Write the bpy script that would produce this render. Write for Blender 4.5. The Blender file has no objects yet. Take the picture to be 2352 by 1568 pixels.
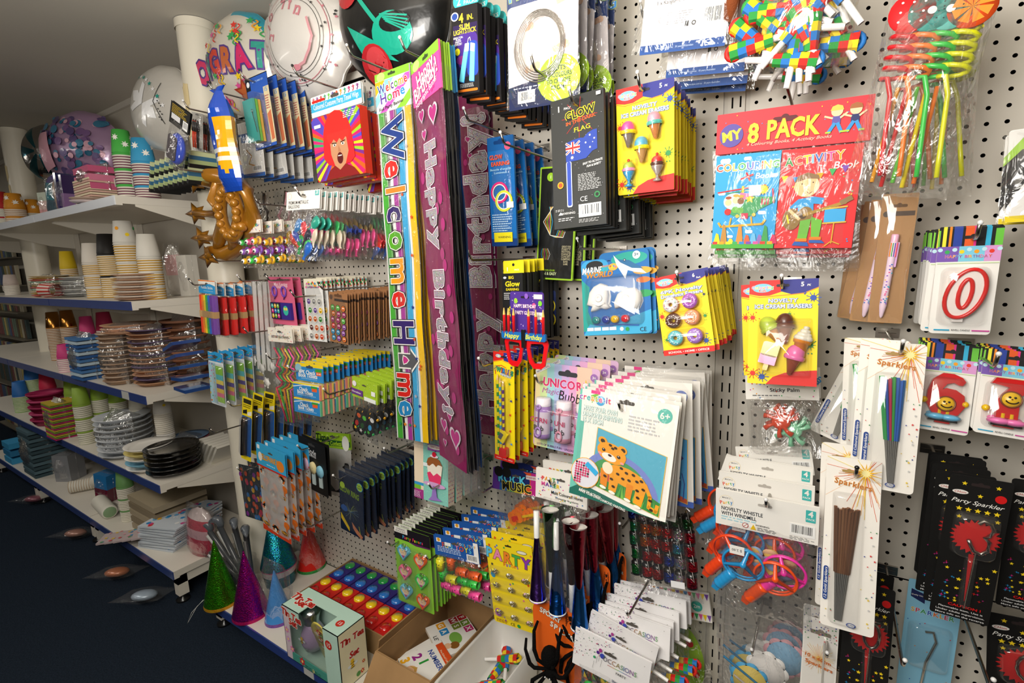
import bpy, math, random
from mathutils import Matrix, Vector, Euler
from mathutils.geometry import tessellate_polygon
PI = math.pi
S = bpy.context.scene
COL = S.collection
# ---------------------------------------------------------------- camera
YAW, PIT, ROL, FPX, DIST, CZ = .5759, .1606, -.0330, 1133.7, 1.18, 1.36
cy_, sy_ = math.cos(YAW), math.sin(YAW)
_f = Vector((-sy_, cy_, 0)); _r = Vector((cy_, sy_, 0)); _u = Vector((0, 0, 1))
_f2 = _f * math.cos(PIT) - _u * math.sin(PIT); _u2 = _f * math.sin(PIT) + _u * math.cos(PIT)
_r3 = _r * math.cos(ROL) + _u2 * math.sin(ROL); _u3 = -_r * math.sin(ROL) + _u2 * math.cos(ROL)
cd = bpy.data.cameras.new('camera'); cam = bpy.data.objects.new('camera', cd); COL.objects.link(cam)
cd.sensor_width = 36; cd.lens = FPX / 2352 * 36; cd.clip_start = .02; cd.clip_end = 60
CAMP = Vector((0, -DIST, CZ))
cam.matrix_world = Matrix.Translation(CAMP) @ Matrix((_r3, _u3, -_f2)).transposed().to_4x4()
S.camera = cam
# ---------------------------------------------------------------- world, lights, exposure
wd = bpy.data.worlds.new('world'); S.world = wd; wd.use_nodes = True
wd.node_tree.nodes['Background'].inputs[0].default_value = (1, .94, .86, 1)
wd.node_tree.nodes['Background'].inputs[1].default_value = .36
def area(name, loc, sx, sy, power, col=(1, .95, .87), target=None):
    l = bpy.data.lights.new(name, 'AREA'); l.shape = 'RECTANGLE'; l.size = sx; l.size_y = sy; l.energy = power; l.color = col
    o = bpy.data.objects.new(name, l); COL.objects.link(o); o.location = loc
    if target: o.rotation_euler = (Vector(target) - Vector(loc)).to_track_quat('-Z', 'Y').to_euler()
    return o
area('ceiling_area_light', (-.8, -1.85, 2.2), 1.5, .3, 16)
area('ceiling_area_light', (-3.2, -1.7, 2.2), 1.2, .25, 13)  # unseen lamp added to light the left shelving
area('camera_flash', (-.25, -1.5, 1.62), .6, .45, 14, (1, .96, .9), (-.5, 0, 1.0))
area('ceiling_bounce', (-.5, -1.6, 1.5), .6, .6, 36, (1, .95, .88), (-.6, -1.3, 2.3))
area('ceiling_area_light', (-5.6, -1.5, 2.2), .8, .25, 9)  # unseen lamp added to brighten the card rack beyond the shelves
S.view_settings.view_transform = 'Standard'; S.view_settings.look = 'None'
S.view_settings.exposure = 0; S.view_settings.gamma = 1; S.view_settings.use_curve_mapping = False
S.cycles.transparent_max_bounces = 28; S.cycles.max_bounces = 8
# ---------------------------------------------------------------- colour helpers and materials
def lin(h):
    if not isinstance(h, str): return tuple(h)[:3] + (1,)
    v = [int(h[i:i + 2], 16) / 255 for i in (0, 2, 4)]
    return tuple(c / 12.92 if c <= .04045 else ((c + .055) / 1.055) ** 2.4 for c in v) + (1,)
MAT = {}
def mat(name, rough=.5, metal=0, base=None, attr=True, spec=.5, bump=None, coat=0, alpha=None, trans=0, emit=0, noise=None):
    m = bpy.data.materials.new(name); m.use_nodes = True; t = m.node_tree; N = t.nodes; L = t.links
    b = N['Principled BSDF']; b.inputs['Roughness'].default_value = rough; b.inputs['Metallic'].default_value = metal
    b.inputs['Specular IOR Level'].default_value = spec; b.inputs['Coat Weight'].default_value = coat
    b.inputs['Coat Roughness'].default_value = .08
    if trans: b.inputs['Transmission Weight'].default_value = trans
    src = None
    if attr:
        a = N.new('ShaderNodeVertexColor'); a.layer_name = 'Col'; src = a.outputs[0]
    elif base: b.inputs['Base Color'].default_value = lin(base)
    if noise:
        sc, amt = noise
        tc = N.new('ShaderNodeTexCoord'); n = N.new('ShaderNodeTexNoise'); n.inputs['Scale'].default_value = sc; n.inputs['Detail'].default_value = 4
        L.new(tc.outputs['Object'], n.inputs['Vector'])
        mx = N.new('ShaderNodeMix'); mx.data_type = 'RGBA'; mx.blend_type = 'MULTIPLY'; mx.inputs[0].default_value = amt
        if src: L.new(src, mx.inputs[6])
        else: mx.inputs[6].default_value = lin(base)
        cr = N.new('ShaderNodeValToRGB'); cr.color_ramp.elements[0].position = .35; cr.color_ramp.elements[1].position = .65
        L.new(n.outputs[0], cr.inputs[0]); L.new(cr.outputs[0], mx.inputs[7]); src = mx.outputs[2]
    if src: L.new(src, b.inputs['Base Color'])
    if bump:
        sc, st = bump; tc = N.new('ShaderNodeTexCoord'); n = N.new('ShaderNodeTexNoise'); n.inputs['Scale'].default_value = sc
        n.inputs['Detail'].default_value = 3; n.inputs['Distortion'].default_value = .6
        L.new(tc.outputs['Object'], n.inputs['Vector'])
        bp = N.new('ShaderNodeBump'); bp.inputs['Strength'].default_value = st; bp.inputs['Distance'].default_value = .01
        L.new(n.outputs[0], bp.inputs['Height']); L.new(bp.outputs[0], b.inputs['Normal'])
    MAT[name] = m; return m
mat('card', .55, spec=.35, noise=(3, .04)); mat('matt', .75, noise=(12, .06)); mat('plastic', .28, coat=.25, bump=(40, .02)); mat('gloss', .12, coat=.6, bump=(22, .05))
mat('foil', .22, 1, bump=(18, .35)); mat('softfoil', .33, .2, bump=(14, .25), coat=.5); mat('wire', .25, 1, base='b9b4ac', attr=False, noise=(30, .1)); mat('fuzzy', .95, bump=(300, .6), spec=.1)
mat('steel', .38, 0, noise=(2, .05)); mat('cloth', .95, spec=.1, bump=(500, .3))
mat('cardboard', .85, spec=.2, noise=(9, .18)); mat('glow', .35, coat=.3)
def film(name, rough, refl, tint=(.97, .97, .97), scale=20, strength=.8, milk=0.):
    m = bpy.data.materials.new(name); m.use_nodes = True; t = m.node_tree; N = t.nodes; L = t.links; N.clear()
    o = N.new('ShaderNodeOutputMaterial'); tr = N.new('ShaderNodeBsdfTransparent'); tr.inputs[0].default_value = tint + (1,)
    g = N.new('ShaderNodeBsdfGlossy'); g.inputs['Roughness'].default_value = rough; g.inputs[0].default_value = (1, 1, 1, 1)
    tc = N.new('ShaderNodeTexCoord'); n = N.new('ShaderNodeTexNoise'); n.inputs['Scale'].default_value = scale; n.inputs['Detail'].default_value = 3; n.inputs['Distortion'].default_value = 1.2
    mp = N.new('ShaderNodeMapping'); mp.inputs['Scale'].default_value = (1, 1, .55); mp.inputs['Rotation'].default_value = (0, .5, 0)
    L.new(tc.outputs['Object'], mp.inputs[0]); L.new(mp.outputs[0], n.inputs['Vector'])
    bp = N.new('ShaderNodeBump'); bp.inputs['Strength'].default_value = strength; bp.inputs['Distance'].default_value = .015; L.new(n.outputs[0], bp.inputs['Height'])
    L.new(bp.outputs[0], g.inputs['Normal'])
    lw = N.new('ShaderNodeLayerWeight'); lw.inputs[0].default_value = .35; L.new(bp.outputs[0], lw.inputs['Normal'])
    mu = N.new('ShaderNodeMath'); mu.operation = 'MULTIPLY_ADD'; mu.inputs[1].default_value = refl; mu.inputs[2].default_value = refl * .35; mu.use_clamp = True
    L.new(lw.outputs['Fresnel'], mu.inputs[0])
    mx = N.new('ShaderNodeMixShader'); L.new(mu.outputs[0], mx.inputs[0]); L.new(tr.outputs[0], mx.inputs[1]); L.new(g.outputs[0], mx.inputs[2])
    last = mx.outputs[0]
    if milk:
        d = N.new('ShaderNodeBsdfDiffuse'); d.inputs[0].default_value = (.9, .88, .84, 1)
        m2 = N.new('ShaderNodeMixShader'); m2.inputs[0].default_value = milk; L.new(last, m2.inputs[1]); L.new(d.outputs[0], m2.inputs[2]); last = m2.outputs[0]
    L.new(last, o.inputs[0]); MAT[name] = m; return m
film('bag', .1, .15, scale=24, strength=.8, milk=.02); film('wrap', .1, .5, scale=32, strength=1., milk=.05); film('clear', .06, .17, scale=9, strength=.25, milk=.02); film('cello', .09, .055, scale=30, strength=.6, milk=.02); film('milky', .25, .3, scale=20, strength=.5, milk=.3)
def glitter(name, base, metal, vs, rough=.25):
    m = bpy.data.materials.new(name); m.use_nodes = True; t = m.node_tree; N = t.nodes; L = t.links; b = N['Principled BSDF']
    a = N.new('ShaderNodeVertexColor'); a.layer_name = 'Col'; tc = N.new('ShaderNodeTexCoord'); v = N.new('ShaderNodeTexVoronoi'); v.inputs['Scale'].default_value = vs
    L.new(tc.outputs['Object'], v.inputs['Vector']); mx = N.new('ShaderNodeMix'); mx.data_type = 'RGBA'; mx.blend_type = 'OVERLAY'; mx.inputs[0].default_value = base
    L.new(a.outputs[0], mx.inputs[6]); L.new(v.outputs['Color'], mx.inputs[7]); L.new(mx.outputs[2], b.inputs['Base Color'])
    b.inputs['Metallic'].default_value = metal; b.inputs['Roughness'].default_value = rough
    nm = N.new('ShaderNodeNormalMap') if 0 else N.new('ShaderNodeBump'); nm.inputs['Strength'].default_value = .5; nm.inputs['Distance'].default_value = .002
    L.new(v.outputs['Distance'], nm.inputs['Height']); L.new(nm.outputs[0], b.inputs['Normal']); MAT[name] = m
glitter('holo', .45, .9, 260); glitter('sparkle', .3, .5, 420, .35)
m = mat('carpet', .98, attr=False, base='242d39', spec=.05, noise=(180, .35), bump=(260, .5))
mat('ceiling_paint', .9, attr=False, base='cfc9bd', spec=.1, noise=(1.2, .05)); mat('wall_paint', .85, attr=False, base='cdc6b8', spec=.2, noise=(3, .08))
# ---------------------------------------------------------------- mesh builder
class MB:
    def __init__(s, mt='card'): s.v = []; s.f = []; s.c = []; s.m = []; s.s = []; s.T = None; s.mt = mt; s.L = 0
    def face(s, pts, col, mt=None, sm=False):
        n = len(s.v)
        for p in pts:
            p = Vector(p)
            s.v.append(s.T @ p if s.T else p)
        s.f.append(tuple(range(n, n + len(pts)))); s.c.append(col); s.m.append(mt or s.mt); s.s.append(sm)
    def mesh(s, V, F, col, mt=None, sm=True):
        n = len(s.v)
        for p in V:
            p = Vector(p); s.v.append(s.T @ p if s.T else p)
        for f in F: s.f.append(tuple(i + n for i in f)); s.c.append(col); s.m.append(mt or s.mt); s.s.append(sm)
    def box(s, a, b, col, mt=None):
        (x0, y0, z0), (x1, y1, z1) = a, b
        V = [(x, y, z) for z in (z0, z1) for y in (y0, y1) for x in (x0, x1)]
        s.mesh(V, [(0, 2, 3, 1), (4, 5, 7, 6), (0, 1, 5, 4), (2, 6, 7, 3), (0, 4, 6, 2), (1, 3, 7, 5)], col, mt, False)
    def lathe(s, prof, col, n=20, mt=None, o=(0, 0, 0), ax='z', sm=True, cols=None, sx=1, sy=1):
        V = []; F = []; C = []
        for r, z in prof:
            for k in range(n):
                a = 2 * PI * k / n; p = (r * math.cos(a) * sx, r * math.sin(a) * sy, z)
                if ax == 'y': p = (p[0], p[2], p[1])
                elif ax == 'x': p = (p[2], p[0], p[1])
                V.append((p[0] + o[0], p[1] + o[1], p[2] + o[2]))
        for i in range(len(prof) - 1):
            for k in range(n):
                F.append((i * n + k, i * n + (k + 1) % n, (i + 1) * n + (k + 1) % n, (i + 1) * n + k)); C.append(cols[i] if cols else col)
        n0 = len(s.f); s.mesh(V, F, col, mt, sm); s.c[n0:] = C
    def ball(s, o, r, col, n=14, mt=None, sz=1, sx=1, sy=1):
        s.lathe([(r * math.sin(PI * i / 8) + 1e-5, -r * sz * math.cos(PI * i / 8)) for i in range(9)], col, n, mt, o, sx=sx, sy=sy)
    def torus(s, o, R, r, col, mt=None, ax='y', n=26, m=10, sx=1, sz=1):
        V = []; F = []
        for i in range(n):
            a = 2 * PI * i / n
            for j in range(m):
                b = 2 * PI * j / m; q = R + r * math.cos(b); p = (q * math.cos(a) * sx, r * math.sin(b), q * math.sin(a) * sz)
                if ax == 'z': p = (p[0], p[2], p[1])
                V.append((p[0] + o[0], p[1] + o[1], p[2] + o[2])); F.append((i * m + j, ((i + 1) % n) * m + j, ((i + 1) % n) * m + (j + 1) % m, i * m + (j + 1) % m))
        s.mesh(V, F, col, mt)
    def tube(s, path, r, col, mt=None, n=8, r1=None, cap=True):
        P = [Vector(p) for p in path]; V = []; F = []; up = Vector((.13, .2, 1)).normalized(); K = len(P)
        for i, p in enumerate(P):
            d = (P[min(i + 1, K - 1)] - P[max(i - 1, 0)]).normalized(); a = d.cross(up)
            if a.length < .1: a = d.cross(Vector((1, 0, 0)))
            a.normalize(); b = d.cross(a); rr = r if r1 is None else r + (r1 - r) * i / (K - 1)
            if isinstance(r, (list, tuple)): rr = r[i]
            for k in range(n): t = 2 * PI * k / n; V.append(p + a * rr * math.cos(t) + b * rr * math.sin(t))
        for i in range(K - 1):
            for k in range(n): F.append((i * n + k, i * n + (k + 1) % n, (i + 1) * n + (k + 1) % n, (i + 1) * n + k))
        if cap: F.append(tuple(range(n))); F.append(tuple((K - 1) * n + k for k in range(n)))
        s.mesh(V, F, col, mt)
    def prism(s, pts, y0, y1, col, mt=None, side=None, sm=False):   # outline in x,z, extruded along y
        n = len(pts); V = [(x, y0, z) for x, z in pts] + [(x, y1, z) for x, z in pts]
        s.mesh(V, [tuple(range(n)), tuple(range(2 * n - 1, n - 1, -1))], col, mt, False)
        s.mesh(V, [(i, (i + 1) % n, n + (i + 1) % n, n + i) for i in range(n)], side or col, mt, sm)
    def slab(s, x0, z0, x1, z1, y0, y1, r, col, mt=None, edge=None): s.prism(rr(x0, z0, x1, z1, r), y0, y1, col, mt, edge)
    def build(s, name, parent=None):
        me = bpy.data.meshes.new(name); me.from_pydata([tuple(v) for v in s.v], [], s.f)
        mats = []
        for k in s.m:
            if k not in mats: mats.append(k)
        for k in mats: me.materials.append(MAT[k])
        me.polygons.foreach_set('material_index', [mats.index(k) for k in s.m])
        me.polygons.foreach_set('use_smooth', s.s)
        at = me.color_attributes.new('Col', 'FLOAT_COLOR', 'CORNER'); buf = []; cc = {}
        for f, c in zip(s.f, s.c):
            if c not in cc: cc[c] = lin(c)
            buf.extend(cc[c] * len(f))
        at.data.foreach_set('color', buf); me.update()
        o = bpy.data.objects.new(name, me); COL.objects.link(o)
        if parent: o.parent = parent
        return o
def rr(x0, z0, x1, z1, r, n=4):
    r = min(r, abs(x1 - x0) / 2, abs(z1 - z0) / 2)
    if r <= 0: return [(x0, z0), (x1, z0), (x1, z1), (x0, z1)]
    P = []
    for cx, cz, a in ((x1 - r, z1 - r, 0), (x0 + r, z1 - r, 90), (x0 + r, z0 + r, 180), (x1 - r, z0 + r, 270)):
        for k in range(n + 1): t = math.radians(a + 90 * k / n); P.append((cx + r * math.cos(t), cz + r * math.sin(t)))
    return P
# ---------------------------------------------------------------- lettering
TC = {}
def glyphs(s, off=0.):
    k = (s, off)
    if k in TC: return TC[k]
    c = bpy.data.curves.new('t', 'FONT'); c.body = s; c.resolution_u = 2; c.offset = off; c.align_x = 'CENTER'; c.size = 1
    o = bpy.data.objects.new('t', c); COL.objects.link(o); me = bpy.data.meshes.new_from_object(o)
    V = [(v.co.x, v.co.y - .34) for v in me.vertices]; F = [tuple(p.vertices) for p in me.polygons]
    bpy.data.objects.remove(o); bpy.data.curves.remove(c); bpy.data.meshes.remove(me)
    w = (max((v[0] for v in V), default=0) - min((v[0] for v in V), default=0)) or 1
    TC[k] = (V, F, w); return TC[k]
class Art:   # flat printing on a rectangle: u 0..1 left to right, v 0..1 top to bottom, sizes in widths
    def __init__(s, mb, w, h, y=-.0006, x0=None, z0=0, mt=None): s.mb = mb; s.w = w; s.h = h; s.y = y; s.x0 = -w / 2 if x0 is None else x0; s.z0 = z0; s.mt = mt; s.k = 0
    def P(s, u, v): return (s.x0 + u * s.w, s.y - s.k * .00004, s.z0 - v * s.h)
    def p(s, pts, col, mt=None):
        s.k += 1; s.mb.face([s.P(*q) for q in pts], col, mt or s.mt)
    def r(s, a, b, c, d, col, rad=0, mt=None):
        if rad:
            asp = s.w / s.h; q = rr(a * s.w, b * s.h, c * s.w, d * s.h, rad * s.w); s.p([(x / s.w, z / s.h) for x, z in q], col, mt)
        else: s.p([(a, b), (c, b), (c, d), (a, d)], col, mt)
    def c(s, x, y, r, col, ry=None, n=20, mt=None):
        ry = r if ry is None else ry; g = s.w / s.h; s.p([(x + r * math.cos(2 * PI * k / n), y + ry * g * math.sin(2 * PI * k / n)) for k in range(n)], col, mt)
    def star(s, x, y, r, col, n=5, q=.45, rot=0, mt=None):
        g = s.w / s.h; s.k += 1; P = []
        for k in range(2 * n): t = PI * k / n + rot; d = r if k % 2 == 0 else r * q; P.append((x + d * math.sin(t), y - d * g * math.cos(t)))
        for k in range(2 * n): s.mb.face([s.P(*P[k]), s.P(*P[(k + 1) % (2 * n)]), s.P(x, y)], col, mt or s.mt)
    def splat(s, x, y, r, col, seed=0):
        R = random.Random(seed); g = s.w / s.h; n = 9; P = []
        for k in range(n):
            L = r * R.uniform(.85, 1.5)
            for dt, d in ((-.3, .5), (-.1, .62), (-.09, .9), (0, 1), (.09, .9), (.1, .62)):
                t = 2 * PI * (k + dt) / n; dd = (L if d > .8 else r) * d; P.append((x + dd * math.cos(t), y + dd * g * math.sin(t)))
        s.k += 1
        for k in range(len(P)): s.mb.face([s.P(*P[k]), s.P(*P[(k + 1) % len(P)]), s.P(x, y)], col, s.mt)
        for k in range(3): t = R.uniform(0, 6.28); s.c(x + 1.7 * r * math.cos(t), y + 1.7 * r * g * math.sin(t), r * .15, col, n=8)
    def l(s, pts, wd, col, mt=None):
        s.k += 1; A = [Vector((u * s.w, v * s.h)) for u, v in pts]; wd *= s.w
        for a, b in zip(A, A[1:]):
            d = (b - a); 
            if d.length < 1e-7: continue
            d.normalize(); n = Vector((-d.y, d.x)) * wd / 2; d *= wd * .3
            s.mb.face([s.P(q.x / s.w, q.y / s.h) for q in (a + n - d, b + n + d, b - n + d, a - n - d)], col, mt or s.mt)
    def t(s, txt, x, y, size, col, o=None, ow=.07, rot=0, sh=0, fit=None, b=.012, mt=None, sx=1.):
        size *= s.w; ang = math.radians(rot); ca, sa = math.cos(ang), math.sin(ang)
        V0, F0, w0 = glyphs(txt, b)
        if fit: sx = fit * s.w / (w0 * size)
        for cc, off in ((o, b + ow), (col, b)):
            if cc is None: continue
            V, F, w = glyphs(txt, off); s.k += 1; Q = []
            for vx, vy in V:
                px = (vx + vy * sh) * size * sx; py = vy * size
                qx = px * ca - py * sa; qy = px * sa + py * ca
                Q.append((s.x0 + x * s.w + qx, s.y - s.k * .00004, s.z0 - y * s.h + qy))
            s.mb.mesh(Q, F, cc, mt or s.mt, False)
    def ct(s, txt, x, y, size, cols, o=None, ow=.07, rot=0, wob=0, arc=0, mt=None, sx=1., b=.02):   # letter by letter in different colours
        ws = [glyphs(ch, b)[2] if ch != ' ' else .3 for ch in txt]; gap = .09; tot = (sum(ws) + gap * (len(ws) - 1)) * sx; p = -tot / 2; ang = math.radians(rot); g = s.w / s.h
        for i, ch in enumerate(txt):
            m = (p + ws[i] * sx / 2) * size; q = arc * ((m / (tot * size / 2)) ** 2 - 1) * size
            if ch != ' ': s.t(ch, x + m * math.cos(ang) + q * math.sin(ang) * 1, y - (m * math.sin(ang) - q * math.cos(ang)) * g, size, cols[i % len(cols)], o, ow, rot + wob * (1 if i % 2 else -1), mt=mt, sx=sx, b=b)
            p += (ws[i] + gap) * sx
    def txt(s, x0, y0, x1, y1, n, col, seed=0):   # blocks of unreadably small print
        R = random.Random(seed); dy = (y1 - y0) / n; s.k += 1
        for i in range(n):
            x = x0
            e = x0 + (x1 - x0) * R.uniform(.7, 1)
            while x < e:
                w = R.uniform(.02, .07); q = min(x + w, e)
                s.mb.face([s.P(x, y0 + i * dy), s.P(q, y0 + i * dy), s.P(q, y0 + (i + .45) * dy), s.P(x, y0 + (i + .45) * dy)], col, s.mt); x = q + .015
    def bar(s, a, b, c, d, seed=1):
        s.r(a, b, c, d, 'f4f4f2'); R = random.Random(seed); s.k += 1; x = a + (c - a) * .08
        while x < c - (c - a) * .1:
            w = (c - a) * R.choice((.012, .02, .035)); s.mb.face([s.P(x, b + (d - b) * .1), s.P(x + w, b + (d - b) * .1), s.P(x + w, b + (d - b) * .78), s.P(x, b + (d - b) * .78)], '1a1a1a', s.mt); x += w + (c - a) * R.choice((.02, .03))
    def slot(s, x=.5, y=.05, w=.2, col='3a3835'): h = w * .22 * s.w / s.h; s.r(x - w / 2, y - h / 2, x + w / 2, y + h / 2, col, rad=w * .1); s.c(x, y - h * .2, w * .17, col)
# ---------------------------------------------------------------- scene objects
def tag(o, label=None, cat=None, group=None, kind=None):
    for k, v in (('label', label), ('category', cat), ('group', group), ('kind', kind)):
        if v: o[k] = v
    return o
def empty(name): o = bpy.data.objects.new(name, None); COL.objects.link(o); o.empty_display_size = .02; return o
def copy_tree(o, parent=None):
    c = o.copy(); COL.objects.link(c); c.parent = parent
    for ch in o.children: copy_tree(ch, c)
    return c
def structure(name, mb, parent=None):
    o = mb.build(name, parent)
    if not parent: o['kind'] = 'structure'
    return o
def at(u, v, dep=0.):   # point of the plane `dep` in front of the wall that the photograph shows at u, v
    d = _r3 * ((u - 1176) / FPX) - _u3 * ((v - 784) / FPX) + _f2
    return CAMP + d * ((DIST - dep) / d.y)
def atz(u, v, z):
    d = _r3 * ((u - 1176) / FPX) - _u3 * ((v - 784) / FPX) + _f2
    return CAMP + d * ((z - CZ) / d.z)
def atx(u, v, x):
    d = _r3 * ((u - 1176) / FPX) - _u3 * ((v - 784) / FPX) + _f2
    return CAMP + d * (x / d.x)
def frame(tl, tr, bl, dep, dr=0, db=0):   # matrix (x right, y to the wall, z up, origin top centre), width, height
    A, C = at(*tl, dep), at(*bl, dep + db); B = atz(*tr, A.z) if dr is None else at(*tr, dep + dr); x = B - A; w = x.length; x.normalize()
    if db == 0 and dr is not None:   # the foot of a card may swing out: find the distance at which its side is square to its top
        g = at(*bl, dep + .1) - C; k = g.dot(x)
        if abs(k) > 1e-6: q = -(C - A).dot(x) / k; C = C + g * max(-.15, min(.35, q * .7))
    d = C - A
    h = d.length; z = -d.normalized(); q = (x - z * x.dot(z)).normalized()
    if h < 3 * w: x = (x + q).normalized(); z = (z - x * z.dot(x)).normalized()
    else: x = q
    y = z.cross(x)
    M = Matrix((x, y, z)).transposed().to_4x4(); M.translation = (A + B) / 2; return M, w, h
def hang(root, M, n, gap, lab, rest, group, cat, jit=(1.5, 1.5, 3), seed=0, dy=0., dx=0., pick=None):
    """root is the first, front one; n - 1 copies follow towards the wall along the hook"""
    R = random.Random(seed + 7); roots = [root]
    for i in range(1, n): roots.append(copy_tree(root))
    for i, o in enumerate(roots):
        J = Euler([math.radians(R.uniform(-j, j)) if i else 0 for j in jit]).to_matrix().to_4x4()
        T = Matrix.Translation(Vector((dx * i + (R.uniform(-.003, .003) if i else 0), gap * i, dy * i + (R.uniform(-.003, .003) if i else 0))))
        o.matrix_world = T @ M @ J
        tag(o, lab if i == 0 else rest, cat, group if n > 1 else None)
        if pick: pick(o, i)
    return roots
HK = []
def hook(u, v, dep, label, up=1.0, r=.0026, black=False):
    """peg hook whose tip the photograph shows at u, v"""
    p = at(u, v, dep); t = empty('display_hook'); t.location = (p.x, 0, p.z - .02); tag(t, label, 'hook')
    b = MB('wire'); L = dep - .012
    b.tube([(0, .012, .012), (0, -.004, 0), (0, -.03, -.001), (0, -L, 0), (0, -L - .006, .004), (0, -dep - .004, .02)], r, 'b0b0b0')
    b.build('hook_wire', t)
    q = MB('wire'); q.tube([(-.014, -.004, -.002), (.014, -.004, -.002)], .0022, 'b0b0b0'); q.box((-.018, -.006, -.011), (.018, -.001, .007), 'b0b0b0'); q.build('mounting_plate', t)
    q = MB('plastic'); q.ball((0, -dep - .0045, .0205), r * 1.35, '151515' if black else 'e8e8e8', 8); q.build('tip_cap', t); HK.append(t); return t
def cardbody(w, h, col, t=.0008, r=.004, mt='card', edge=None):
    b = MB(mt); b.slab(-w / 2, -h, w / 2, 0, -t / 2, t / 2, r, col, mt, edge); return b, Art(b, w, h, -t / 2 - .0001)
def bag(w, h, z0, bulge, mt='bag', seed=0, nx=8, nz=10, cr=.12, name='bag', parent=None, flat=.15):
    """a filled clear bag: two crumpled sheets meeting at the seams"""
    R = random.Random(seed); b = MB(mt)
    for sd in (-1, 1):
        V = []; F = []
        for j in range(nz + 1):
            for i in range(nx + 1):
                u, v = i / nx, j / nz; e = (math.sin(PI * u) ** .6) * (math.sin(PI * min(1, v * .97 + flat * .0)) ** .6 if 0 < v < 1 else 0)
                V.append(((u - .5) * w * (1 - .06 * math.sin(PI * v)), sd * bulge / 2 * e * (1 + R.uniform(-cr, cr) * 2) - 0, z0 - v * h + (R.uniform(-.3, .3) * h * cr * .12 if 0 < j else 0)))
        for j in range(nz):
            for i in range(nx): k = j * (nx + 1) + i; F.append((k, k + 1, k + nx + 2, k + nx + 1))
        b.mesh(V, F, 'ffffff')
    return b.build(name, parent)
def blister(b, x0, z0, x1, z1, dp, r=.006, y=-.0006, col='ffffff', mt='clear'):
    """a clear moulded bubble standing off a card"""
    A = rr(x0, z0, x1, z1, r); B = rr(x0 + dp * .25, z0 + dp * .25, x1 - dp * .25, z1 - dp * .25, r); n = len(A)
    V = [(p[0], y, p[1]) for p in A] + [(p[0], y - dp * .85, p[1]) for p in B] 
    C = rr(x0 + dp * .45, z0 + dp * .45, x1 - dp * .45, z1 - dp * .45, r); V += [(p[0], y - dp, p[1]) for p in C]
    F = [(i, (i + 1) % n, n + (i + 1) % n, n + i) for i in range(n)] + [(n + i, n + (i + 1) % n, 2 * n + (i + 1) % n, 2 * n + i) for i in range(n)] + [tuple(range(2 * n, 3 * n))]
    b.mesh(V, F, col, mt)
# ================================================================ THE SETTING
GZ, DECK = 2.243, .11
b = MB('carpet'); b.box((-8, -5, -.05), (2.5, .1, 0), '1b2430'); structure('floor', b)
b = MB('ceiling_paint'); b.box((-8, -5, GZ), (2.5, .1, GZ + .05), 'cccccc'); structure('ceiling', b)
b = MB('wall_paint'); b.box((-8, .06, 0), (2.5, .12, GZ), 'cccccc'); structure('wall_back', b)
b = MB('wall_paint'); b.box((-8.1, -5, 0), (-8, .06, GZ), 'cccccc'); structure('wall_left', b)
b = MB('wall_paint'); b.box((2.5, -5, 0), (2.6, .06, GZ), 'cccccc'); structure('wall_right', b)
b = MB('wall_paint'); b.box((-8, -5.1, 0), (2.5, -5, GZ), 'cccccc'); structure('wall_front', b)
b = MB('steel'); b.prism([(.06, GZ), (.06, GZ - .022), (.045, GZ - .022), (.035, GZ)], -8, 2.5, 'd8d2c6')
b.v = [Vector((p.y, p.x, p.z)) for p in b.v]; structure('trim_1', b)
# pegboard material: round holes punched right through, a near-black sheet behind painted as the shade inside
def peg_mat():
    m = bpy.data.materials.new('pegboard'); m.use_nodes = True; t = m.node_tree; N = t.nodes; L = t.links; bs = N['Principled BSDF']; o = N['Material Output']
    bs.inputs['Base Color'].default_value = lin('d3cdc1'); bs.inputs['Roughness'].default_value = .42
    g = N.new('ShaderNodeNewGeometry'); sp = N.new('ShaderNodeSeparateXYZ'); L.new(g.outputs['Position'], sp.inputs[0])
    def mth(op, a, b=None, c=None):
        n = N.new('ShaderNodeMath'); n.operation = op
        for i, q in enumerate((a, b, c)):
            if q is None: continue
            if isinstance(q, (int, float)): n.inputs[i].default_value = q
            else: L.new(q, n.inputs[i])
        return n.outputs[0]
    sq = []
    for ax, off in ((0, -.0751), (2, 1.6646)):
        q = mth('SUBTRACT', mth('FRACT', mth('ADD', mth('DIVIDE', mth('SUBTRACT', sp.outputs[ax], off), .0254), 100.5)), .5); sq.append(mth('MULTIPLY', q, q))
    k = mth('LESS_THAN', mth('ADD', sq[0], sq[1]), .0175)
    tr = N.new('ShaderNodeBsdfTransparent'); mx = N.new('ShaderNodeMixShader'); L.new(k, mx.inputs[0]); L.new(bs.outputs[0], mx.inputs[1]); L.new(tr.outputs[0], mx.inputs[2]); L.new(mx.outputs[0], o.inputs[0])
    MAT['pegboard'] = m
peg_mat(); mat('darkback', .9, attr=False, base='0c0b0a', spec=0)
def panel(x0, x1, z0, z1, lab):
    t = empty('pegboard_panel'); t.location = ((x0 + x1) / 2, 0, z0); tag(t, lab, 'pegboard', 'perforated display panels'); T = Matrix.Translation(-t.location)
    b = MB('pegboard'); b.T = T; b.face([(x0, 0, z0), (x1, 0, z0), (x1, 0, z1), (x0, 0, z1)], 'ffffff'); b.build('perforated_sheet', t)
    b = MB('darkback'); b.T = T; b.box((x0, .014, z0), (x1, .02, z1), '0c0b0a'); b.build('backing_board', t)  # near-black sheet gives the holes their cavity shade by colour
panel(-2.02, -1.115, DECK, 1.016 - .003, 'lower white pegboard panel behind the cone hats and play dough box')
panel(-2.02, -1.115, 1.019, 1.95, 'upper white pegboard panel behind the balloon packs and tinsel wig')
panel(-1.085, -.214, DECK, 1.016 - .003, 'lower white pegboard panel behind the party horns and ring card')
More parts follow.
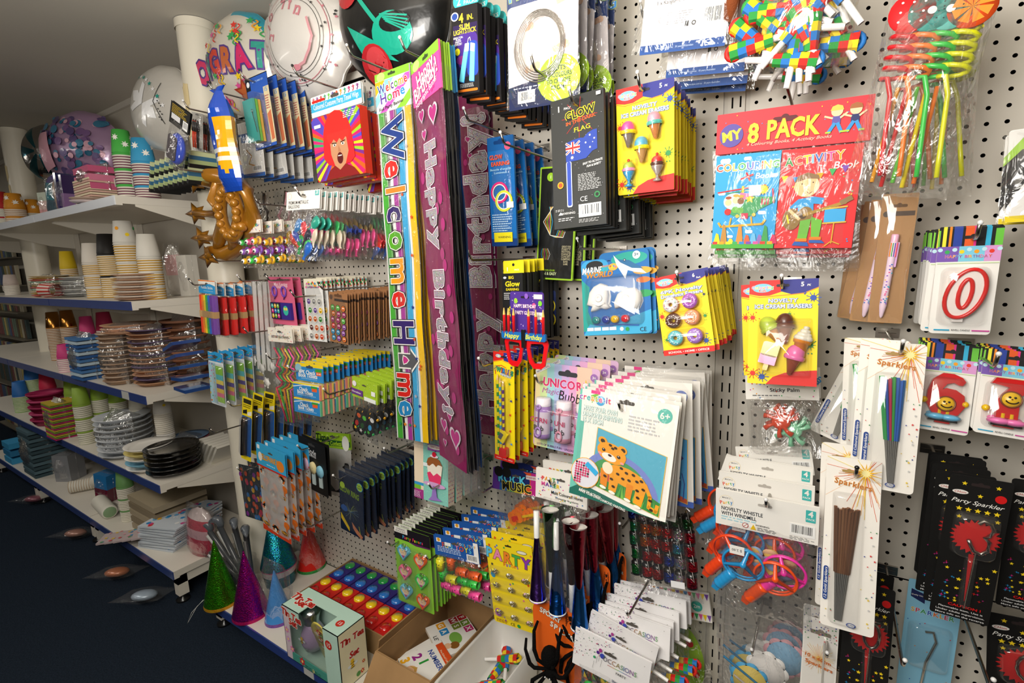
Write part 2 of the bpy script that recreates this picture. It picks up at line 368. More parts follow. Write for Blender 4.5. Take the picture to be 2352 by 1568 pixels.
panel(-1.085, -.214, 1.019, 1.95, 'upper white pegboard panel behind the flag wands and lightsticks')
panel(-.163, 1.2, DECK, .70, 'lowest white pegboard panel at the right, behind the black sparkler cards')
panel(-.163, 1.2, .703, 2.1, 'upper white pegboard panel at the right, behind the straws and candles')
def upright(x, top, lab):
    t = empty('slotted_upright'); t.location = (x, 0, 0); tag(t, lab, 'upright', 'slotted uprights between the panels')
    b = MB('steel'); b.box((-.0255, .003, .02), (.0255, .03, top), 'c9c3b8'); b.box((-.0165, -.003, .02), (.0165, .003, top), 'cdc7bb')
    z = .06; b2 = MB('darkback')
    while z < top - .03:
        for sx in (-.0078, .0078): b2.box((sx - .0016, -.0034, z), (sx + .0016, -.0029, z + .0215), '0a0a0a')
        z += .0381
    b.build('upright_post', t); tag(b2.build('slots', t), kind='stuff')
upright(-.1885, 2.1, 'grey slotted steel upright right of the donut erasers'); upright(-1.1, 1.95, 'grey slotted steel upright hidden partly by the hanging banners')
t = empty('top_rail'); t.location = (-1.1, 0, 1.955); tag(t, 'white top rail along the pegboard under the foil balloons', 'rail')
b = MB('steel'); b.box((-.92, -.012, 0), (.92, .055, .022), 'e6e1d6'); b.build('rail_cap', t); b = MB('darkback'); b.box((-.92, -.009, -.004), (.92, .0, 0), '111111'); b.build('shadow_gap', t)  # near-black strip painted as the shadow below the rail cap
# round columns
def column(x, y, r, lab):
    b = MB('steel'); b.lathe([(r, 0), (r, GZ - .004)], 'e9e2d0', 40, o=(x, y, 0)); b.lathe([(r * 1.06, GZ - .03), (r * 1.06, GZ - .002)], 'e9e2d0', 40, o=(x, y, 0))
    R = random.Random(3)
    for i, z in enumerate((1.97, 1.86)):     # torn masking tape
        V = []; n = 9
        for k in range(n + 1):
            a = -2.2 + .9 * k / n; V += [(x + (r + .002) * math.cos(a), y + (r + .002) * math.sin(a), z + .05 + R.uniform(-.008, .008)), (x + (r + .002) * math.cos(a), y + (r + .002) * math.sin(a), z - .03 + R.uniform(-.02, .02))]
        b.mesh(V, [(2 * k, 2 * k + 1, 2 * k + 3, 2 * k + 2) for k in range(n)], 'e8d3a0', 'matt')
    o = b.build('round_column'); tag(o, lab, 'column')
column(-1.985, -.15, .062, 'white round column with torn tape at the pegboard end')
column(-4.2, -.15, .062, 'white round column far along the wall above the shelves')
# ---------------------------------------------------------------- gondola shelving
SZ = [1.643, 1.259, .894, .529, .152]; XE = -2.19; SD = .40
LV = ['top', 'second', 'middle', 'fourth', 'bottom']
def shelf(x1, x0, z, d, lab, strip, base=False, tags=()):
    t = empty('gondola_shelf'); t.location = (x1, 0, z); tag(t, lab, 'shelf', 'white gondola shelves'); w = x1 - x0
    b = MB('steel'); b.box((-w + .003, -d, -.028), (-.003, -.004, 0), 'ded8cc'); b.box((-w + .003, -d, -.034), (-.003, -d + .02, -.028), 'ded8cc'); b.build('shelf_board', t)
    b = MB('plastic'); b.box((-w + .004, -d - .004, -.034), (-.004, -d, -.001), strip)
    for u0, u1 in tags: b.box((-u1, -d - .005, -.033), (-u0, -d - .0038, -.002), 'c9c9c4')
    b.build('price_strip', t)
    if not base:
        for sx in (-.006, -w + .006):
            b = MB('steel'); b.T = Matrix.Translation((sx, 0, 0)); P = [(-.004, -.028), (-d + .06, -.028), (-d + .06, -.036), (-.12, -.1), (-.004, -.115)]
            V = [(-.0015, y, q) for y, q in P] + [(.0015, y, q) for y, q in P]; n = len(P)
            b.mesh(V, [tuple(range(n)), tuple(range(2 * n - 1, n - 1, -1))] + [(i, (i + 1) % n, n + (i + 1) % n, n + i) for i in range(n)], 'e0dacd', None, False); b.build('bracket', t)
    else:
        for sx in (-.03, -w + .03):
            b = MB('steel'); b.box((sx - .018, -d + .012, -z + .03), (sx + .018, -d + .05, -.028), 'e0dacd'); b.box((sx - .018, -d + .012, -.07), (sx + .018, -.02, -.028), 'e0dacd'); b.build('leg', t)
            b = MB('plastic'); b.lathe([(.0, 0), (.026, 0), (.026, .008), (.01, .014), (.01, .032)], '141414', 16, o=(sx, -d + .03, -z)); b.build('foot', t)
    return t
for k, z in enumerate(SZ):
    for i in range(3):
        x1 = XE - .91 * i
        shelf(x1, x1 - .91, z, SD, f'white {LV[k]} shelf with {"pale" if k == 0 else "blue"} price strip, ' + ['nearest bay beside the column', 'middle bay', 'far bay'][i], 'dfe3ea' if k == 0 else '33457f', k == 4, ((.155, .22),) if (k, i) == (2, 0) else ())  # white glare on the top strips is put into their colour
shelf(-.02, -1.95, DECK, .385, 'white base shelf with blue price strip under the cone hats and boxes', '2d4285', True, ((1.28, 1.33),))
shelf(1.0, -.02, DECK, .385, 'white base shelf with blue strip at the right, below the hanging sparklers', '2d4285', True)
t = empty('back_panel'); t.location = (-3.5, .02, 0); tag(t, 'plain white back panels of the left shelving', 'panel')
b = MB('steel')
for i in range(3): x1 = XE - .91 * i + 3.5; b.box((x1 - .905, 0, .05), (x1 - .005, .02, 1.98), 'cfc8bb')
b.build('panel_sheet', t)
for i in range(4): 
    t = empty('shelf_upright'); t.location = (XE - .91 * i, .0, 0); tag(t, 'white steel upright holding the shelves, ' + ['right end by the column', 'between the near and middle bays', 'between the middle and far bays', 'far left end'][i], 'upright', 'shelving uprights')
    b = MB('steel'); b.box((-.014, -.006, .03), (.014, .018, 1.98), 'd9d2c5'); b.build('upright_post', t)
# ================================================================ CARDED AND BAGGED GOODS, RIGHT HALF
Y, RD, BL_, GN, WH, BK, OR, PK, PU, CY = 'f5dc14', 'd8251f', '2c2f86', '2f8b46', 'f2f0ea', '141414', 'ee7a1c', 'e8489a', '7a3f9a', '2f9fd8'
MIX = ['e23b2e', 'f0a01e', 'f4d21f', '3aa85a', '2c86c8', '7a4aa8', 'e0559a']
def cone_eraser(b, x, z, s, top, mid, cone, rot=0, kind='cone', y=-.006):
    b.T = Matrix.Translation((x, y, z)) @ Matrix.Rotation(math.radians(rot), 4, 'Y') @ Matrix.Scale(s, 4)
    if kind == 'cone':
        b.lathe([(.001, -.5), (.06, -.46), (.2, .0), (.22, .02)], cone, 14, 'plastic'); b.lathe([(.27, 0), (.3, .05), (.29, .13), (.22, .15)], mid, 16, 'plastic'); b.ball((0, 0, .2), .26, top, 14, 'plastic', sz=1.1)
    elif kind == 'cup':
        b.lathe([(.001, -.52), (.18, -.5), (.05, -.38), (.05, -.3), (.2, -.05), (.23, .02), (.23, .05), (0.001, .05)], cone, 14, 'plastic'); b.lathe([(.24, .06), (.27, .12), (.2, .2)], mid, 14, 'plastic'); b.ball((0, 0, .2), .22, top, 14, 'plastic'); b.ball((0, 0, .46), .06, RD, 8, 'plastic')
    elif kind == 'lolly':
        b.slab(-.24, -.05, .24, .4, -.12, .12, .08, top, 'plastic'); b.slab(-.24, -.3, .24, .0, -.12, .12, .02, mid, 'plastic'); b.slab(-.07, -.5, .07, -.3, -.04, .04, .03, cone, 'plastic')
    elif kind == 'soft':
        b.lathe([(.001, -.5), (.14, -.5), (.2, -.1), (.24, -.1), (.26, 0)], cone, 14, 'plastic')
        for k in range(4): b.torus((0, 0, .06 + .11 * k), .17 - .045 * k, .1 - .014 * k, top, 'plastic', ax='z', n=16, m=7)
    b.T = None
def kids_card(a, w, h, n, lines, tail):
    a.p([(0, .13), (0, 0), (.5, 0), (.5, .11), (.3, .15), (.15, .15)], RD); a.p([(.47, .11), (.47, 0), (1, 0), (1, .08), (.8, .13), (.62, .14)], BL_)
    a.l([(0, .14), (.16, .165), (.35, .155), (.6, .145), (.8, .135), (1, .085)], .012, OR)
    a.r(.0, .0, .01, .13, RD); a.c(.2, .075, .15, '7cc6e8', .075); a.ct('Colouring', .2, .068, .075, ['ee5a8a', 'f4d21f', '63bd5a', 'e86bb0', 'f08a2c', 'b07ad0'], o=WH, ow=.05); a.t('Kids', .2, .1, .065, 'd8251f', o=WH, ow=.04)
    a.slot(.5, .055, .19, '2a2330'); a.t(n, .78, .05, .1 if len(n) == 1 else .09, WH, b=.03); a.t(tail, .87, .06 if tail == 'PK' else .085, .045, WH, b=.02, sh=.2)
    for i, t in enumerate(lines): a.t(t, .5, .2 + .055 * i, .087 if i == 0 else .092, WH, o='2166b8', ow=.06, b=.02, fit=.42 if i == 0 and len(lines[0]) < 9 else .82)
def ice_card(kind):
    def f(name, w, h):
        t = empty(name); b, a = cardbody(w, h, Y, r=.003 if kind == 'a' else .002, edge='d9bf10')
        kids_card(a, w, h, '5', ['NOVELTY', 'ICE CREAM ERASERS'], 'PK')
        a.splat(.06, .36, .06, RD, 1); a.splat(.93, .18, .08, '2b50a8', 2); a.splat(.6, .33, .04, GN, 3); a.splat(.9, .66 if kind == 'a' else .62, .08, GN, 4)
        a.splat(.08, .9, .07, RD, 5); a.splat(.22, .93, .08, '2b50a8', 6)
        a.p([(.28, 1), (.38, .93), (.55, .885), (.75, .865), (1, .85), (1, 1)], RD); b.build('backing_card', t)
        L = [(-.26, -.44, 'f05aa8', 'f4d21f', '8a7a70', 0, 'cone'), (.2, -.4, 'f2a8b8', '5cc0b0', 'd98a4a', -4, 'cone'), (-.03, -.6, '64b8d8', 'f0e020', 'd0a060', 0, 'cone'), (-.26, -.8, 'b8d050', 'f2a0c8', '3a9fd0', 0, 'cup'), (.24, -.78, 'e02a2a', '5a3226', 'a89890', 0, 'cup')] if kind == 'a' else \
            [(-.14, -.49, 'b8cc40', 'b8cc40', 'd89038', -30, 'cone'), (.05, -.47, '5a3022', '6b3a28', '8a4a30', 0, 'cone'), (.3, -.58, 'f0ead8', 'f0ead8', 'e8902c', 15, 'soft'), (-.17, -.72, 'c6da3a', 'f08ac0', 'e8c84a', 14, 'lolly'), (.18, -.76, 'ee78b4', 'ee78b4', '9a4a32', 15, 'cone')]
        for x, z, tp, md, cn, ro, k in L:
            e = MB('plastic'); cone_eraser(e, x * w, z * h, (.45 if kind == 'a' else .52) * w, tp, md, cn, ro, k, y=-.011); e.build('eraser', t)
        e = MB('clear')
        if kind == 'a':
            for x, z, *_ in L: blister(e, x * w - .14 * w, z * h - .25 * w, x * w + .14 * w, z * h + .24 * w, .026, .004)
        else: blister(e, -.36 * w, -.93 * h, .43 * w, -.37 * h, .036, .004)
        e.build('blister', t); return t
    return f
def donut_card(name, w, h):
    t = empty(name); b, a = cardbody(w, h, Y, r=.006, edge='d9bf10'); kids_card(a, w, h, '6', ['6PK Novelty', 'Doughnut Erasers'], 'Pack')
    a.splat(.06, .5, .07, RD, 1); a.splat(.9, .56, .05, GN, 4); a.splat(.93, .3, .04, '1d3a5a', 9); a.splat(.1, .8, .05, GN, 5); a.splat(.86, .86, .08, '2b50a8', 6); a.splat(.72, .6, .05, GN, 8)
    a.r(0, .93, 1, 1, RD, rad=.02); a.r(0, .93, 1, .96, RD); a.t('SCHOOL • HOME • OFFICE', .5, .965, .055, WH, fit=.8, b=.02); b.build('backing_card', t)
    for i, (x, z, ic, bs) in enumerate([(-.21, -.37, 'f0ece6', 'f07ab0'), (.17, -.36, 'b060c0', 'e8a858'), (-.2, -.57, '5a3020', 'e8b060'), (.17, -.56, 'f0a070', 'e09040'), (-.2, -.79, '6cc4cc', 'e8b060'), (.18, -.79, 'a878d0', 'e0a040')]):
        e = MB('plastic'); o = (x * w, -.008, z * h); e.torus((o[0], o[1] + .002, o[2]), .095 * w, .062 * w, bs, 'plastic'); e.torus((o[0], o[1] - .002, o[2]), .095 * w, .06 * w, ic, 'plastic')
        R = random.Random(i)
        for k in range(14):
            q = 2 * PI * k / 14 + R.random() * .3; rr_ = (.095 + R.uniform(-.03, .03)) * w; c = R.choice(MIX) if i in (0,) else ('f6e8e0' if i in (2, 3) else 'f4f0f8' if i in (4, 5) else 'c870d8')
            e.box((o[0] + rr_ * math.cos(q) - .0011, -.0175, o[2] + rr_ * math.sin(q) - .0005), (o[0] + rr_ * math.cos(q) + .0011, -.0135, o[2] + rr_ * math.sin(q) + .0005), c)
        e.build('eraser', t)
    e = MB('clear')
    for z in (-.37, -.57, -.79): blister(e, -.4 * w, z * h - .17 * w, .38 * w, z * h + .17 * w, .019, .008)
    e.build('blister', t); return t
def flag_card(name, w, h):
    t = empty(name); b = MB('card'); b.box((-w / 2, 0, -h), (w / 2, .008, 0), '2b2c2a', 'card'); a = Art(b, w, h, -.0001)
    a.t('1', .16, .075, .13, WH, b=.03); a.t('PACK', .33, .08, .055, WH, b=.01); a.slot(.5, .045, .26, '0a0a0a')
    for k in range(8): a.l([(.55, .17), (.55 + .33 * math.cos(k * .8), .17 + .15 * math.sin(k * .8))], .008, 'b02020')
    a.t('GLOW', .56, .135, .19, BK, o='ffe818', ow=.05, fit=.56, b=.03, rot=6); a.t('IN THE DARK', .57, .19, .075, 'c82020', o='f0a018', ow=.02, fit=.55, rot=6); a.t('FLAG', .6, .255, .11, 'f0e020', b=0, fit=.3, rot=4)
    Z = []
    P = [(.28, .345), (.42, .33), (.56, .325), (.62, .33), (.7, .3), (.8, .285), (.87, .285), (.87, .43), (.78, .44), (.66, .485), (.5, .49), (.28, .49)]
    a.p(P, '24409c'); a.r(.28, .345, .55, .435, '1f3a94'); a.l([(.29, .35), (.54, .43)], .035, WH); a.l([(.29, .43), (.54, .35)], .035, WH); a.l([(.29, .35), (.54, .43)], .015, RD); a.l([(.29, .43), (.54, .35)], .015, RD)
    a.r(.385, .345, .445, .435, WH); a.r(.28, .375, .55, .405, WH); a.r(.4, .345, .43, .435, RD); a.r(.28, .382, .55, .398, RD)
    for x, y, r in ((.4, .463, .035), (.74, .32, .022), (.66, .37, .02), (.82, .35, .02), (.74, .41, .022), (.79, .375, .012)): a.star(x, y, r, WH, 7)
    a.r(.28, .49, .385, .84, 'c8d2ee', rad=.03); a.r(.295, .49, .37, .83, '2b46a8', rad=.03)
    a.t('EASY TO ACTIVATE', .78, .52, .05, WH, fit=.36, rot=5, sh=.2, b=.02); a.t('FUN & SAFETY', .8, .545, .05, WH, fit=.26, rot=5, sh=.2, b=.02); a.txt(.5, .6, .93, .73, 11, 'b8b8b8', 3); a.t('CE', .6, .79, .12, 'd8d8d8', b=.0)
    a.c(.85, .77, .055, '2a7a44'); a.c(.85, .77, .03, '1b1c1b'); a.c(.16, .66, .06, 'f0a018'); a.c(.16, .66, .04, 'e04818'); a.bar(.5, .83, .92, .93, 4); a.t('WARNING:', .3, .885, .055, 'd0d0d0', b=.015); a.p([(.1, .895), (.15, .87), (.2, .895)], 'c8c8c8'); a.txt(.1, .92, .45, .95, 2, 'c0c0c0', 5); a.txt(.5, .945, .9, .975, 3, 'b0b0b0', 6); a.txt(.05, .85, .25, .87, 2, 'c0c0c0', 7)
    R = random.Random(2); 
    for k in range(40): a.c(R.random(), R.random() * .95 + .02, .004, 'e0e0f0', n=5)
    a.r(.88, .02, .96, .045, WH); b.build('flat_box', t); return t
def eight_pack(name, w, h):
    t = empty(name); b = MB('card'); b.slab(-w / 2, -.27 * h, w / 2, 0, -.004, -.0025, .001, 'd8303a'); b.box((-w / 2, .006, -.27 * h), (w / 2, .007, 0), 'd8303a')
    a = Art(b, w, h, -.0042); R = random.Random(5)
    for k in range(40): a.c(R.uniform(.02, .98), R.uniform(.02, .25), .004, R.choice(['f4d21f', '3a8ad0', '2f8b46', 'e86040']), n=6)
    a.c(.11, .15, .085, '5a4a9a'); a.t('MY', .11, .15, .1, 'f4e23a', b=.03, rot=8, o='c8a820', ow=.01); a.slot(.47, .08, .16, '5a1018')
    a.t('8', .265, .15, .19, 'f6d832', b=.03, o='c83a20', ow=.02, sx=.8); a.t('PACK', .52, .14, .18, 'f6d832', o='c83a20', ow=.02, b=.03, fit=.34); a.t('4 Colouring Books, 4 Activity Books', .5, .222, .03, 'f0b8a8', sh=.3, fit=.55)
    for x, c, q in ((.79, 'e8c050', '5a50a0'), (.9, 'a06030', '202a60')):
        a.c(x, .075, .035, 'f4c8a0'); a.p([(x - .04, .07), (x - .03, .045), (x, .035), (x + .03, .045), (x + .04, .07)], c); a.r(x - .025, .105, x + .025, .15, q); a.l([(x - .025, .115), (x - .07, .1)], .012, 'f4c8a0'); a.l([(x + .025, .115), (x + .06, .09)], .012, 'f4c8a0'); a.l([(x - .01, .15), (x - .04, .2)], .022, '2f8fd0'); a.l([(x + .01, .15), (x + .035, .2)], .022, '2f8fd0'); a.l([(x - .055, .2), (x - .03, .2)], .012, 'a8c83a'); a.l([(x + .03, .2), (x + .055, .2)], .012, 'a8c83a')
    b.build('header_card', t)
    # colouring book with the helicopter
    b = MB('card'); X0, X1 = -.49 * w, -.035 * w; bh = .66 * h; b.box((X0, -.003, -.28 * h - bh), (X1, .004, -.28 * h), '2a9fdc'); a = Art(b, X1 - X0, bh, -.0032, x0=X0, z0=-.28 * h)
    for x, y, r in ((.15, .06, .07), (.5, .05, .05), (.12, .4, .05), (.92, .24, .05), (.78, .62, .05), (.3, .87, .04), (.6, .82, .05)):
        for q in (-.6, 0, .6): a.c(x + q * r, y, r * .6, WH, n=12)
    a.ct('COLOURING', .5, .13, .17, ['e04838', 'f09a3a', 'f4e060', '58b060', '7a78c0', '5a9ad8', 'e06030', 'f4d21f', '58b060'], o=WH, ow=.06, sx=.95); a.t('Book', .78, .235, .13, WH, b=.01, sh=.15)
    a.l([(.42, .26), (.6, .22)], .03, RD); a.l([(.5, .2), (.56, .28)], .03, 'c82a2a'); a.l([(.06, .39), (.8, .335)], .022, 'c82a2a'); a.l([(.2, .405), (.8, .365)], .018, '3a8a4a'); a.l([(.46, .34), (.46, .4)], .04, 'e8c020')
    a.c(.48, .54, .27, '3f9a5e', .2); a.c(.33, .49, .17, 'bfe0f0', .14); a.p([(.68, .45), (.97, .46), (.97, .51), (.7, .6)], '3f9a5e'); a.p([(.42, .4), (.62, .42), (.62, .48), (.42, .47)], 'e878a8')
    for k in range(3): a.r(.76 + .045 * k, .475, .785 + .045 * k, .54, 'c03a50')
    for x, y, c in ((.24, .5, 'f2c896'), (.36, .48, 'f0d8a0'), (.44, .49, '8a5a34')): a.c(x, y, .055, c); a.c(x, y + .1, .055, RD if x < .3 else '6ab04a'); a.c(x, y - .05, .05, 'a04828' if x < .3 else 'c8a040', .025)
    a.star(.58, .47, .08, 'f4c81c'); a.r(.46, .62, .57, .68, 'c82a4a', rad=.01); a.c(.4, .65, .03, 'd8b848'); a.c(.66, .64, .03, 'd8b848'); a.l([(.1, .72), (.14, .76), (.8, .74), (.84, .7)], .035, 'e0a828'); a.l([(.3, .67), (.28, .75)], .025, 'e0a828'); a.l([(.62, .66), (.64, .74)], .025, 'e0a828'); a.l([(.92, .38), (.95, .52)], .025, 'c03a50')
    a.star(.78, .38, .09, 'f4b81c', 12, .7); a.c(.78, .38, .06, 'f6d832'); a.r(.56, .33, .74, .44, 'ece8e4')
    for x, c, hh in ((.03, 'f4d21f', .12), (.14, 'b8863a', .22), (.26, 'e8d040', .06), (.4, 'f08a3a', .22), (.52, 'e8603a', .1), (.62, '6ab0d8', .12), (.72, '8a6ab0', .1), (.8, '3a9a50', .2), (.93, 'c82a5a', .1)): a.p([(x, .95), (x + .04, .95 - hh), (x + .08, .95 - hh * .9), (x + .12, .95)], c)
    a.r(0, .95, 1, 1, '4aa83a'); 
    for k in range(9): a.r(.02 + .11 * k, .925, .1 + .11 * k, .955, MIX[k % 7])
    b.build('colouring_book', t)
    # activity book with the guitar boy
    b = MB('card'); X0, X1 = -.03 * w, .47 * w; b.box((X0, -.003, -.28 * h - bh), (X1, .004, -.28 * h), 'd8262a'); a = Art(b, X1 - X0, bh, -.0032, x0=X0, z0=-.28 * h)
    for k in range(34): a.c(R.uniform(.03, .95), R.uniform(.03, .95), .011, R.choice(['f4d21f', '3a8ad0', 'f0ead8', '58b060']), n=6)
    a.ct('ACTIVITY', .42, .11, .17, ['2f8b46', 'e86a30', 'f4d21f', '7ab8e0', '3a6ab8', '8a6ab0', 'e0559a', 'f0a01e'], o='f6e8d8', ow=.03, sx=.9, rot=4); a.t('Book', .82, .19, .14, WH, b=.01, sh=.15)
    for k in range(7): x = .02 + .15 * k; y = .26 + .03 * math.sin(k * .9) - .02 * k / 3; a.p([(x, y), (x + .09, y), (x + .045, y + .07)], MIX[(k * 2 + 2) % 7])
    a.c(.36, .37, .16, 'f2c08a'); a.p([(.2, .34), (.24, .27), (.36, .24), (.5, .27), (.52, .31), (.36, .3)], '8a6a44'); a.l([(.37, .43), (.4, .45), (.44, .43)], .008, '6a3a20'); a.c(.3, .35, .009, '3a2a20'); a.c(.44, .34, .009, '3a2a20')
    a.p([(.27, .5), (.47, .48), (.6, .5), (.58, .56), (.47, .55), (.48, .65), (.28, .66), (.27, .58), (.2, .62), (.16, .58)], '2f9ad8')
    a.c(.2, .7, .12, '8a6a30', .16); a.c(.38, .66, .1, '8a6a30', .12); a.c(.35, .67, .045, '4a3418'); a.l([(.36, .66), (.86, .55)], .045, 'a8842f'); a.l([(.82, .55), (.92, .51)], .07, '8a7048'); a.l([(.14, .66), (.17, .74)], .02, 'f0e020'); a.l([(.17, .61), (.3, .7)], .04, 'f2c08a')
    a.p([(.32, .72), (.46, .7), (.42, .93), (.3, .92)], '6ab03a'); a.p([(.46, .68), (.6, .72), (.58, .9), (.48, .9)], '6ab03a'); a.r(.28, .9, .43, .93, OR); a.r(.46, .885, .61, .915, OR); a.p([(.27, .93), (.44, .94), (.46, .98), (.24, .97)], '2a5aa8'); a.p([(.46, .915), (.62, .92), (.66, .95), (.46, .945)], '2a5aa8')
    a.r(.62, .61, .88, .74, '3aa0d8'); a.l([(.61, .61), (.89, .59)], .02, 'd0b040'); a.l([(.61, .75), (.89, .74)], .02, 'd0b040'); a.l([(.75, .75), (.74, .95)], .014, 'd0a030'); a.l([(.66, .98), (.74, .93), (.84, .96)], .014, 'd0a030')
    b.build('activity_book', t); bag(w * 1.06, h * .8, -.24 * h, .016, 'cello', 4, cr=.06, name='clear_bag', parent=t); return t
def pen_pack(name, w, h):
    t = empty(name); b, a = cardbody(w, h, 'b58a5c', mt='matt', r=.002); a.slot(.5, .09, .45, '6a4c30'); a.c(.17, .15, .1, '5a5048'); a.r(.32, .13, .95, .165, '5a4a40'); b.build('backing_card', t)
    b = MB('plastic'); r = .115 * w; T = Matrix.Translation((.04 * w, -r - .001, 0)) @ Matrix.Rotation(.04, 4, 'Y'); b.T = T
    b.lathe([(.001, -.3 * h), (r * .8, -.3 * h), (r, -.31 * h), (r, -.36 * h)], 'f0b8d0', 16); b.lathe([(r, -.36 * h), (r * .97, -.86 * h), (r * .5, -.94 * h), (.001, -.955 * h)], 'e8cfe0', 16)
    for k, c in enumerate(['f08a20', '2f9a4a', '5a4ab0', 'e04a6a']): x = (-.72 + .5 * k) * r; b.box((x - r * .12, -r * 1.02, -.47 * h), (x + r * .12, -r * .55, -.365 * h), c)
    b.slab(r * .9, -.55 * h, r * 1.35, -.36 * h, -r * .6, -r * .3, r * .2, 'd8a8d8'); R = random.Random(1)
    for k in range(26):
        z = R.uniform(-.84, -.52) * h; x = R.uniform(-.7, .7) * r; y = -math.sqrt(max(0, r * r - x * x)) * 1.015; b.box((x - .0011, y - .0002, z - .0008), (x + .0011, y + .0006, z + .0008), R.choice(['2fa0b8', '8a5ac0', 'f0c040', 'e05a90', '3a6ac0']))
    b.T = None; b.build('ballpoint_pen', t); bag(w * 1.08, h, 0, .02, 'clear', 3, cr=.1, name='clear_sleeve', parent=t); return t
def digit_outline(b, mt='plastic'): pass
STR = ['7ac83a', '141414', '35b0d8', '141414', '141414', '141414', 'e05a20', '141414', '27409a', '141414', 'f08a20', '141414', 'e8e23a', '141414']
def candle_card(dig):
    def f(name, w, h):
        t = empty(name); b, a = cardbody(w, h, 'eceae4', r=.005); n = 14; E = [1, .9, .86, .77, .74, .47, .43, .4, .24, .21, .17, .12, .07, .04]
        a.r(0, 0, 1, .17, BK, rad=.03); 
        for x0, x1, c in ((.0, .03, '7ac83a'), (.07, .13, 'e8e23a'), (.17, .21, 'f08a20'), (.24, .38, '27409a'), (.42, .56, 'e05a20'), (.56, .6, 'e0308a'), (.74, .82, '35b0d8'), (.88, 1, '6ac040')): a.r(x0, 0 if 0 < x0 < .88 else .02, x1, .17, c)
        a.slot(.55, .09, .3, '1a1a1a'); a.r(0, .17, 1, .31, '7cc8e0'); a.r(.0, .17, .35, .31, '7a58b0'); a.r(.75, .17, 1, .31, 'd89ad0')
        for k in range(9): a.c(.05 + .115 * k, .2 + .02 * (k % 2), .04, MIX[(k * 3) % 7] if k % 2 else 'bfe4ee')
        a.ct('HAPPY BIRTHDAY', .5, .262, .085, ['c03a8a', 'e04838', 'f0a01e', '3a6ac0', '7a3f9a', 'e0559a'], o='e8f0f4', ow=.02, sx=.95); a.l([(.02, .325), (.98, .325)], .012, 'b8d890')
        a.r(.08, .955, .34, .968, '2aa0c8'); a.r(.7, .955, .98, .968, 'c84a9a'); a.t('REVELL CANDLE', .52, .96, .05, '4a4a4a', fit=.3); b.build('backing_card', t)
        b = MB('plastic'); cx, cz = (.0, -.6 * h)
        if dig == '0':
            for y, g, c in ((0, 0, 'f2ede8'),):
                V = [(cx + .3 * w * math.cos(q) + .1 * w * math.sin(q), cz + .2 * h * 1.12 * math.sin(q)) for q in [2 * PI * k / 30 for k in range(30)]]; b.prism(V, -.012, -.001, 'f4efe9', 'plastic', sm=True)
            b.box((-.16 * w, -.01, -.87 * h), (.02 * w, -.002, -.77 * h), 'f4efe9')
            for A, B in ((.3, .225), (.1, .135)):
                b.tube([(cx + A * w * math.cos(q) + A * .32 * w * math.sin(q), -.0125, cz + B * h * math.sin(q)) for q in [2 * PI * k / 36 for k in range(37)]], .0028, 'd8201c', 'plastic', cap=False)
        elif dig == '6':
            P = [(.32, .62), (.38, .7), (.3, .78), (.12, .84), (-.1, .84), (-.3, .7), (-.38, .45), (-.38, .2), (-.25, .02), (.05, -.06), (.3, .02), (.42, .2), (.38, .42), (.2, .52), (0, .54), (-.08, .5), (0, .62), (.14, .66), (.24, .62)]
            b.prism([(x * w * .86, -.82 * h + z * .55 * h + .02 * h) for x, z in P], -.011, -.001, 'c81a1a', 'plastic', sm=False); b.box((-.13 * w, -.008, -.9 * h), (.14 * w, -.002, -.83 * h), 'c81a1a')
            b.T = Matrix.Translation((.02 * w, -.012, -.68 * h)); fc = .17 * w
        else:
            P = [(-.38, .84), (-.3, .97), (.42, .97), (.42, .86), (.2, .6), (.2, .1), (-.22, .1), (-.22, .5), (-.02, .78)]
            b.prism([(x * w * .86, -.84 * h + z * .52 * h) for x, z in P], -.011, -.001, 'c81a1a', 'plastic'); b.box((-.2 * w, -.008, -.9 * h), (.14 * w, -.002, -.8 * h), 'c81a1a')
            b.T = Matrix.Translation((.02 * w, -.012, -.57 * h)); fc = .18 * w
        if dig != '0':
            b.lathe([(.001, -.005), (fc * .7, -.004), (fc, 0), (fc, .004)], 'f2c418', 22, ax='y'); b.torus((0, -.001, 0), fc * .97, .0012, '7a3a10', n=22, m=5)
            for sx in (-.25, .25): b.ball((sx * fc, -.005, .25 * fc), .0016, '1a1a1a', 8)
            b.tube([(fc * .65 * math.sin(q), -.0055, -fc * .55 * math.cos(q) + .05 * fc) for q in [-1.1 + .22 * k for k in range(11)]], .0009, '2a1a10'); b.T = None
            for sx in (-.36, .36): b.ball((sx * w, -.008, -.66 * h if dig == '6' else -.7 * h), .005, 'f2c418', 8)
            zf = -.83 * h
            for sx in (-.12, .12): b.ball((sx * w, -.01, zf), .011, '6ab8e0' if dig == '6' else 'ee7ab8', 12, sx=1.3, sz=.5); b.tube([(sx * w * .6, -.009, zf + .004), (sx * w * .6, -.009, zf + .012)], .003, 'f2c418')
            b.box((-.26 * w, -.012, zf - .007), (.26 * w, -.003, zf - .003), '141414')
        b.build('candle', t); e = MB('clear'); blister(e, -.4 * w, -.92 * h, .4 * w, -.36 * h, .017, .01); e.build('blister', t); return t
    return f
